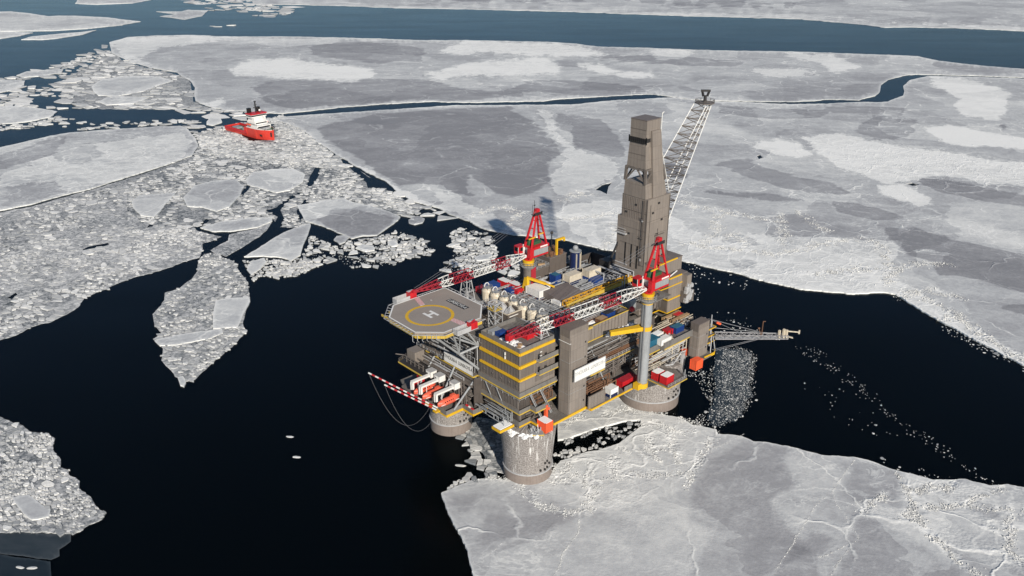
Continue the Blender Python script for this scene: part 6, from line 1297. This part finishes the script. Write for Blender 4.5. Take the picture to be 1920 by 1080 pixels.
# right-hand deck
ZR = L2 + .05
K((65.2, -5.4, ZR), 6.2, 4.0, 2.7, 'teal', 'teal-blue container on the right deck next to the grey crane post', 'teal')
K((69.6, -8.2, ZR), 6.0, 2.7, 2.4, 'white', 'white box-shaped cabin at the corner of the right deck', rib=False, name='cabin', cat='cabin')
K((71.6, -3.4, ZR), 4.4, 2.6, 2.0, 'white', 'white snow-capped unit between teal and crimson containers', 'snow', rib=False, name='cabin', cat='cabin')
K((77.2, -4.4, ZR), 3.2, 2.6, 2.2, 'red', 'crimson tank unit between the white cabin and the blue container', 'boomred')
K((81.8, -5.4, ZR), 5.0, 3.0, 2.6, 'blue', 'blue container with a pale label, right end of the cargo row', 'teal')
K((89.6, 3.6, ZR), 11.0, 1.0, 2.0, 'tan', 'long tan trough just below the stepped brown block', rib=False, name='trough', cat='trough')
K((90.2, -.4, ZR), 11.0, 1.2, 2.0, 'tan', 'long tan trough nearer to the cargo row', rib=False, name='trough', cat='trough')
K((91.6, 1.6, ZR), 4.2, 2.2, 2.3, 'rusty', 'rust-red machine lying between two tan troughs', 'red', name='machine', cat='machine')
tr_ = thing('pipe_bay', 'dark bay filled with loose cream pipes beside the grey crane post', 'pipe bay', (76, 5, L2)); MB().box(68, 85, 2.2, 9.4, L2 + .05, L2 + .3).box(68, 85, 2, 2.2, L2, L2 + 2).box(84.8, 85, 2.2, 9.4, L2, L2 + 2).build('tray', 'black', tr_); R = random.Random(17); m_ = MB()
for k in range(34): u_, v_ = R.uniform(69, 83), R.uniform(2.8, 8.8); a_ = R.gauss(-.5, .8); L_ = R.uniform(1, 2.6); m_.bar((u_ - L_ * math.cos(a_), min(9.3, max(2.3, v_ - L_ * math.sin(a_))), L2 + .5 + R.random() * 1.6), (u_ + L_ * math.cos(a_), min(9.3, max(2.3, v_ + L_ * math.sin(a_))), L2 + .5 + R.random() * 1.6), R.uniform(.15, .4), None, 6)
m_.build('loose_pipe', 'cream', tr_)
# leg-side cargo and walls on the lowest deck
K((30.9, -8.6, L0 + .05), 8.6, .3, 5.2, 'clad', 'ribbed brown screen wall right of the tall tower', name='screen_wall', cat='wall')
K((40.6, -7.0, L0 + .05), 4.2, 3.6, 3.4, 'white', 'blue and white cabin at the deck edge right of the screen wall', band='navy', rib=False, name='cabin', cat='cabin')
K((51.4, -5.6, L0 + .05), 8.4, 3.2, 2.7, 'red', 'red open-topped container just left of the foot of the grey post', 'boomred')
K((65.6, -9.8, 22.6), 4.2, 3.0, 3.4, 'red', 'left one of two red containers on the small platform over the thick leg', 'snow'); K((65.8, -14.0, 22.6), 4.4, 3.2, 3.5, 'red', 'right one of two red containers on the small platform over the thick leg', 'snow')
pd = thing('leg_platform', 'small yellow-edged platform over the rim of the thick right leg', 'platform', (70, -12, 22)); MB().prism([(62.8, -7), (62.8, -17.2), (74.6, -17.2), (78, -10), (74, -5)], 21.8, 22.4).build('plate', 'deck', pd); y = MB(); edge(y, [(62.7, -7), (62.7, -17.3), (74.7, -17.3)], 22.1, .35, .25); y.build('edge_trim', 'yellow_pale', pd); MB().rail([(62.8, -17.1), (74.5, -17.1), (77, -11)], 22.4, 1.3, 2, .1).bar((74.2, -16.4, 22.4), (74.2, -16.4, 26), .25).build('handrail', 'lgrey', pd); MB().lattice((78, -6, 24.5), (86, -6, 24.5), 2, 2, 2, 2, 5, .2, .15).bar((70, -8, 28), (80, -8, 28), .9, .3).path([(71, -9, 26), (74, -10.5, 26), (78, -9, 26), (82, -8.5, 28), (84, -9, 28)], .5, 8).build('pipework', 'lgrey', pd)
K((7.9, -4.9, 21.4), 3.4, 4.2, 4.4, 'orange', 'bright orange-red ribbed container at the rim of the nearest leg', 'snow'); o = MB().box(9.6, 10.6, -3.6, -2.6, 25, 30.2).bar((10.4, -3, 28.4), (11.6, -3.2, 28.2), 1.0, None, 10); setp(o.build('orange_stack', 'orange', None), 'orange-red vertical duct behind the orange container', 'duct')
K((85.2, -13.9, 21.6), 4.2, 3.0, 4.2, 'orange', 'bright orange-red box hanging at the right end of the platform', rib=False); K((88.5, -6.2, 24.2), 3.2, 2.6, 2.8, 'orange', 'smaller orange-red box at the foot of the shorter brown tower', rib=False)
sp = thing('snowy_pad', 'small snow-covered pad with a yellow fascia left of the nearest leg top', 'platform', (-4.5, 3.5, 25)); MB().prism([(-7.6, 1.8), (-1.2, 1.8), (-1.2, 6), (-7.6, 6)], 23.8, 24.7).build('pad', 'steel', sp); MB().prism([(-7.4, 2.0), (-1.6, 2.0), (-1.6, 5.8), (-7.4, 5.8)], 24.7, 24.95).build('snow_cover', 'snow', sp); y = MB(); edge(y, [(-7.7, 6), (-7.7, 1.7), (-1.1, 1.7)], 24.2, 1.0, .3); y.build('fascia', 'yellow', sp)
lp = thing('lower_equipment_pad', 'cluttered yellow-edged pad hanging over the front rim of the nearest leg', 'platform', (3.5, -5, 22)); MB().prism([(1.4, -4.6), (4.8, -7.4), (7, -4.6), (6.2, -1), (3, -1)], 21.7, 22.2).build('plate', 'grey', lp); y = MB(); edge(y, [(1.3, -4.6), (4.8, -7.5), (7.1, -4.6)], 21.9, .4, .25); y.build('edge_trim', 'yellow_pale', lp); R = random.Random(8); m_ = MB()
for k in range(14): x_, y_ = R.uniform(3, 5.8), R.uniform(-5.6, -1.6); m_.bar((x_, y_, 22.2), (x_ + R.gauss(0, .3), y_ + R.gauss(0, .3), 22.2 + R.uniform(.6, 2.6)), R.uniform(.15, .5))
m_.build('pipework', 'lgrey', lp)
# snow lying on ledges
R = random.Random(14)
def snowpile(u0, u1, v0, v1, z, n, hmax, label):
    m_ = MB()
    for k in range(n):
        x_, y_ = R.uniform(u0, u1), R.uniform(v0, v1); q = R.uniform(.4, 1.0); m_.add([(x_ - q, y_ - q * .7, z), (x_ + q, y_ - q * .6, z), (x_ + q * .8, y_ + q, z), (x_ - q * .9, y_ + q * .8, z), (x_ + .2 * q, y_, z + hmax * R.uniform(.4, 1))], [(0,1,4),(1,2,4),(2,3,4),(3,0,4)])
    setp(m_.build('snow_pile', 'snow', None), label, 'snow', 'snow lying on the platform')
snowpile(44, 58, -2, 0, L3 + 2.7, 70, 1.3, 'long heap of snow on the ledge behind the upper yellow clamp')
snowpile(28, 36, 1, 4, LW, 30, .8, 'patch of snow on the deck behind the tall brown tower'); snowpile(34, 47, 4, 8, LW, 40, .7, 'patch of snow under the near crane boom')
# ------------------------------------------------------------------ pipework and machinery that fills the decks
def pipes(name, label, box, n, axis, mat, seed, wmin=.2, wmax=.55):
    R = random.Random(seed); m_ = MB(); u0, u1, v0, v1, z0, z1 = box
    for k in range(n):
        u_, v_, z_ = R.uniform(u0, u1), R.uniform(v0, v1), R.uniform(z0, z1); w_ = R.uniform(wmin, wmax)
        if axis == 'u':
            a_, b_ = sorted((R.uniform(u0, u1), R.uniform(u0, u1))); m_.bar((a_, v_, z_), (b_, v_, z_), w_, None, 6)
            if R.random() < .6: m_.bar((b_, v_, z_), (b_, v_, z0), w_, None, 6)
        else:
            a_, b_ = sorted((R.uniform(v0, v1), R.uniform(v0, v1))); m_.bar((u_, a_, z_), (u_, b_, z_), w_, None, 6)
            if R.random() < .6: m_.bar((u_, a_, z_), (u_, a_, z0), w_, None, 6)
    return setp(m_.build(name, mat, None), label, 'pipework', 'pipework on the decks')
pipes('pipe_run', 'brown and grey pipes under the helideck along the left side', (-2.7, -.4, 39, 54, L2 + .5, L2 + 5.5), 46, 'v', 'steel', 41)
pipes('pipe_run', 'pipes filling the low gallery behind the lifeboats', (-6.5, -4.9, 22, 54, L0 + 1, L1 + 5), 50, 'v', 'steel', 42)
pipes('pipe_run', 'long brown pipes stacked on racks right of the tall tower', (28, 57, -3, 1.2, L1 + .4, L2 - .8), 60, 'u', 'steel', 43, .3, .7)
pipes('pipe_run', 'cream and brown pipes in the recess below the white name board', (27.5, 46, -6.5, 0, L0 + 1, L1 + 1.5), 40, 'u', 'rusty', 44)
pipes('pipe_run', 'pipes behind the railing of the middle gallery', (28, 66, -2.6, 1.4, L2 + .4, L3 - .4), 46, 'u', 'steel', 45)
pipes('pipe_run', 'grey pipes in the open corner left of the nearest leg', (-5, .2, 2, 20, L0 + .6, L1 - .6), 34, 'v', 'grey', 46, .15, .4)
pipes('pipe_run', 'brown pipes in the bays above the nearest leg', (1, 17, -.2, 2, L0 + .5, L1 - .5), 30, 'u', 'steel', 47, .15, .5)
pipes('pipe_run', 'brown pipes between the main deck and the gallery above the nearest leg', (5, 17, -.3, .8, L1 + .4, L2 - .8), 26, 'u', 'rusty', 48, .15, .5)
pipes('pipe_run', 'pipes and valves beneath the cargo deck at right', (58, 92, -7, 2, L0 + 3, L2 - 1.5), 70, 'u', 'lgrey', 49, .2, .6)
pipes('pipe_run', 'rusty pipes beneath the cargo deck at right', (58, 92, -5, 3, L0 + 1, L2 - 3), 50, 'u', 'rusty', 50, .2, .8)
pipes('pipe_run', 'grey pipes running past the silos', (26.5, 40, 6, 50, LW + .2, LW + 2.0), 46, 'v', 'grey', 51)
pipes('pipe_run', 'grey pipes between the silos and the living quarters', (16.8, 23, 5, 21, LW + .3, LW + 3.4), 30, 'v', 'lgrey', 52)
pipes('pipe_run', 'dark pipes between the cabins amid the weather deck', (50, 83, 22, 46, LW + .2, LW + 2.6), 70, 'u', 'grey', 53, .25, .7)
pipes('pipe_run', 'pale pipes at the foot of the derrick', (70, 84, 16, 34, LW + .4, LW + 6.5), 44, 'v', 'lgrey', 54, .25, .7)
pipes('pipe_run', 'cream pipes on the deck behind the right-hand cargo row', (70, 97, -4, 3, L2 + .4, L2 + 1.8), 34, 'u', 'cream', 55, .15, .35)
for args in (('white pipes snaking over the silo area', (17, 40, 6, 52, LW + .3, LW + 1.6), 40, 'v', 'white', 61, .12, .28), ('small rusty pipes across the open weather deck', (28, 82, 4, 50, LW + .2, LW + 1.8), 90, 'u', 'rusty', 62, .12, .4), ('pale thin pipes across the open weather deck', (28, 82, 4, 50, LW + .5, LW + 3.2), 90, 'u', 'lgrey', 63, .12, .3), ('dark cable trays across the open weather deck', (28, 82, 2, 54, LW + .1, LW + .9), 60, 'v', 'dark', 64, .3, .9),
             ('grey pipes in the gallery behind the lifeboats', (-4.6, 0, 22, 54, L1 + .5, L2 - .6), 50, 'v', 'lgrey', 65, .15, .4), ('pale pipes behind the columns above the lifeboats', (-2, .3, 22, 54, L2 + .6, LW - 1), 60, 'v', 'lgrey', 66, .15, .45), ('dark pipes behind the columns above the lifeboats', (-2.2, .3, 22, 54, L2 + .4, LW - 1), 50, 'v', 'dark', 67, .2, .6),
             ('thin pale pipes along the wall of the process decks', (28, 66, -.6, 1.4, L1 + .5, L3 + 3), 80, 'u', 'lgrey', 68, .12, .35), ('short pipes on the shelves of the process decks', (28, 66, -3, 1, L2 + .3, L2 + 2.2), 50, 'u', 'rusty', 69, .2, .5), ('pale pipes between the pillars below the cargo deck', (59, 90, -7.4, -2, L0 + 1, L2 - 3.2), 60, 'u', 'cream', 70, .15, .4), ('pipes climbing the side of the stepped brown block', (76, 89, 8.6, 9.6, 40, 50), 24, 'u', 'steel', 71, .15, .4), ('pipes in the recess at the right-hand end', (92, 98, -8, 3, L0 + .5, L2 - 1), 40, 'u', 'lgrey', 72, .15, .5)):
    pipes('pipe_run', *args)
def skid(at, k):
    R = random.Random(k); x, y, z = at; t = thing('machinery_skid', 'brown and grey machinery unit among the pipes on deck', 'machinery', at, 'machinery units spread over the decks')
    a_, b_, h_ = R.uniform(1, 2), R.uniform(.8, 1.5), R.uniform(.9, 2.0)
    MB().box(x - a_, x + a_, y - b_, y + b_, z, z + .3).bar((x - a_, y - b_, z), (x - a_, y - b_, z + h_ + .8), .15).bar((x + a_, y + b_, z), (x + a_, y + b_, z + h_ + .8), .15).build('frame', 'dark', t)
    MB().box(x - a_ * .7, x + a_ * .1, y - b_ * .7, y + b_ * .7, z + .3, z + h_).build('housing', R.choice(['steel', 'grey', 'clad', 'rusty']), t)
    MB().bar((x + a_ * .2, y, z + h_ * .6), (x + a_ * .9, y, z + h_ * .6), h_ * .8, None, 10).path([(x + a_ * .5, y, z + h_), (x + a_ * .5, y, z + h_ + .6), (x - a_ * .3, y + b_ * .4, z + h_ + .6)], .22, 6).build('pump', R.choice(['lgrey', 'cream', 'grey']), t); return t
R = random.Random(77); protos = []; spots = [(R.uniform(27, 40), R.uniform(8, 52), LW) for _ in range(18)] + [(R.uniform(48, 82), R.uniform(22, 46), LW) for _ in range(20)] + [(R.uniform(30, 82), R.uniform(4, 13), LW) for _ in range(20)] + [(R.uniform(-2.2, -1.2), R.uniform(39, 53), L2) for _ in range(8)] + [(R.uniform(28, 56), R.uniform(-2.2, .8), L2) for _ in range(9)] + [(R.uniform(73, 96), R.uniform(-8, 1), L2) for _ in range(10)] + [(R.uniform(70, 84), R.uniform(13, 18), LW) for _ in range(5)]
for i, sp_ in enumerate(spots):
    if i < 5: protos.append(skid(sp_, i))
    else: dup(protos[i % 5], sp_, None, R.choice([0, 90, 180, 270]))
# ------------------------------------------------------------------ the icebreaking supply ship
SX = gp(474, 252); sa = math.atan2(gp(512, 261)[1] - gp(436, 240)[1], gp(512, 261)[0] - gp(436, 240)[0])
sv = bpy.data.objects.new('supply_ship', None); C.link(sv); sv.location = (SX[0], SX[1], 0); sv.rotation_euler.z = sa; ORG[sv.name] = (0, 0, 0)
setp(sv, 'red icebreaking supply ship with a white deckhouse, stern open and low', 'ship')
HL, HB = 35.0, 8.6
def hullsec(x):
    s_ = (x + HL) / (2 * HL); b_ = HB * (1 if s_ < .72 else max(.10, 1 - ((s_ - .72) / .28) ** 2.2 * .93)); top = 4.6 if x < 4 else 9.6; return b_, top
m_ = MB(); st_ = [-HL, -HL + .1, -20, -8, 3.9, 4.1, 12, 18, 22, 26, 29, 32, 34, HL]; rings = []
for x in st_:
    b_, top = hullsec(x); lo = .82 if x > 20 else .92; rings.append([(x, -b_, top), (x, -b_ * lo, 1.2), (x, -b_ * lo * .9, -3), (x, b_ * lo * .9, -3), (x, b_ * lo, 1.2), (x, b_, top)])
for a_, b_ in zip(rings[:-1], rings[1:]): m_.add(a_ + b_, [(j, j + 1, 7 + j, 6 + j) for j in range(5)])
m_.add(rings[0], [(0, 1, 2, 3, 4, 5)]); m_.add(rings[-1], [(5, 4, 3, 2, 1, 0)]); m_.build('hull', 'hullred', sv)
m_ = MB(); m_.add([(-HL, -8.4, 2.8), (4, -8.4, 2.8), (4, 8.4, 2.8), (-HL, 8.4, 2.8)], [(0, 1, 2, 3)]); fx = [x for x in st_ if x >= 4.1]; m_.add([(x, -hullsec(x)[0] * .98, 8.7) for x in fx] + [(x, hullsec(x)[0] * .98, 8.7) for x in fx[::-1]], [tuple(range(2 * len(fx)))]); m_.build('deck', 'green', sv)
MB().box(-34.5, 4, -8.6, -7.6, 2.8, 4.9).box(-34.5, 4, 7.6, 8.6, 2.8, 4.9).box(-34.8, -33.8, -5, 5, 2.8, 3.6).build('bulwark', 'red', sv)
MB().box(4.2, 21, -7.4, 7.4, 8.7, 12.2).box(4.2, 17, -6.8, 6.8, 12.2, 15.4).box(4.2, 15.5, -6.2, 6.2, 15.4, 18.6).box(2.5, 5, -6, 6, 4, 12).build('deckhouse', 'white', sv)
MB().box(6, 14, -8.2, 8.2, 18.6, 21.4).build('bridge', 'white', sv); MB().box(5.9, 14.1, -8.25, 8.25, 19.6, 20.7).box(20.9, 21.05, -6.4, 6.4, 9.9, 11.2).box(16.9, 17.05, -5.8, 5.8, 13.2, 14.2).build('bridge_window', 'glass', sv); MB().box(5.4, 14.8, -8.6, 8.6, 21.4, 22.4).build('bridge_roof', 'red', sv)
MB().box(4.6, 7.6, -6.4, -3.2, 22.4, 26.6).box(4.6, 7.6, 3.2, 6.4, 22.4, 26.6).box(3.0, 5.4, -6.2, -3.4, 8, 22).box(3, 5.4, 3.4, 6.2, 8, 22).build('funnel', 'black', sv)
MB().bar((10, 0, 22.4), (10, 0, 33), .9).bar((10, -2.4, 27), (10, 2.4, 27), .5).bar((10, -1.6, 29.5), (10, 1.6, 29.5), .4).box(9.6, 10.6, -.9, .9, 32, 33).build('mast', 'dark', sv); MB().sphere((11.5, 3.2, 24.2), 1.1).build('radome', 'white', sv)
MB().box(21.2, 24.5, -4.5, 4.5, 8.7, 10).bar((26.5, -1.5, 8.7), (26.5, -1.5, 11), .8).build('windlass', 'lgrey', sv)
m_ = MB().bar((10, 0, 30), (33, 0, 10), .12).bar((10, 0, 30), (-1, 6, 9), .12).bar((10, 0, 30), (-1, -6, 9), .12).bar((20, -7, 8.7), (20, -7, 12.5), .35).bar((20, 7, 8.7), (20, 7, 12.5), .35).rail([(21, -7.2), (30, -5.4), (34, -1.4)], 9.2, 1.4, 2, .16).rail([(21, 7.2), (30, 5.4), (34, 1.4)], 9.2, 1.4, 2, .16).rail([(4.3, -7.3), (20.9, -7.3)], 12.2, 1.2, 2.5, .14).rail([(4.3, 7.3), (20.9, 7.3)], 12.2, 1.2, 2.5, .14); m_.build('rigging', 'steel', sv)
MB().bar((7, -9.2, 12.6), (13, -9.2, 12.6), 1.6, 1.3, 8).bar((7, 9.2, 12.6), (13, 9.2, 12.6), 1.6, 1.3, 8).build('rescue_boat', 'orange', sv)
m_ = MB()
for a_, b_ in zip(fx[:-1], fx[1:]):
    for sg_ in (-1, 1): m_.bar((a_, sg_ * hullsec(a_)[0], 9.6), (b_, sg_ * hullsec(b_)[0], 9.6), .35, .5)
m_.build('rubbing_strake', 'white', sv)
MB().box(31.4, 35.15, -2.0, -1.6, 3.4, 7.4).box(24, 28, -7.5, -7.3, 4, 5.2).build('hull_patch', 'dark', sv)
MB().box(-28, -20, -4, 2, 2.8, 4.4).box(-14, -8, -2, 4, 2.8, 4.8).bar((-2, -6, 2.8), (-2, -6, 8), .7).bar((-2, 6, 2.8), (-2, 6, 8), .7).build('deck_cargo', 'grey', sv)
MB().box(-2, 4.2, -7.6, -5.4, 2.8, 8.2).box(-2, 4.2, 5.4, 7.6, 2.8, 8.2).build('side_house', 'hullred', sv)
# ------------------------------------------------------------------ thin sea air
hz = mesh_obj('haze', [(x, y, z) for z in (-1, 192) for x, y in ((-9000, -150), (9000, -150), (9000, 13000), (-9000, 13000))], [(0, 3, 2, 1), (4, 5, 6, 7), (0, 1, 5, 4), (1, 2, 6, 5), (2, 3, 7, 6), (3, 0, 4, 7)], M['ice'])
m = bpy.data.materials.new('sea_air'); m.use_nodes = True; t_ = m.node_tree; t_.nodes.remove(t_.nodes['Principled BSDF'])
pv = t_.nodes.new('ShaderNodeVolumePrincipled'); pv.inputs['Color'].default_value = (.80, .87, .95, 1); pv.inputs['Density'].default_value = .00001; pv.inputs['Anisotropy'].default_value = .0
t_.links.new(pv.outputs[0], t_.nodes['Material Output'].inputs['Volume']); hz.data.materials.clear(); hz.data.materials.append(m); setp(hz, kind='stuff')
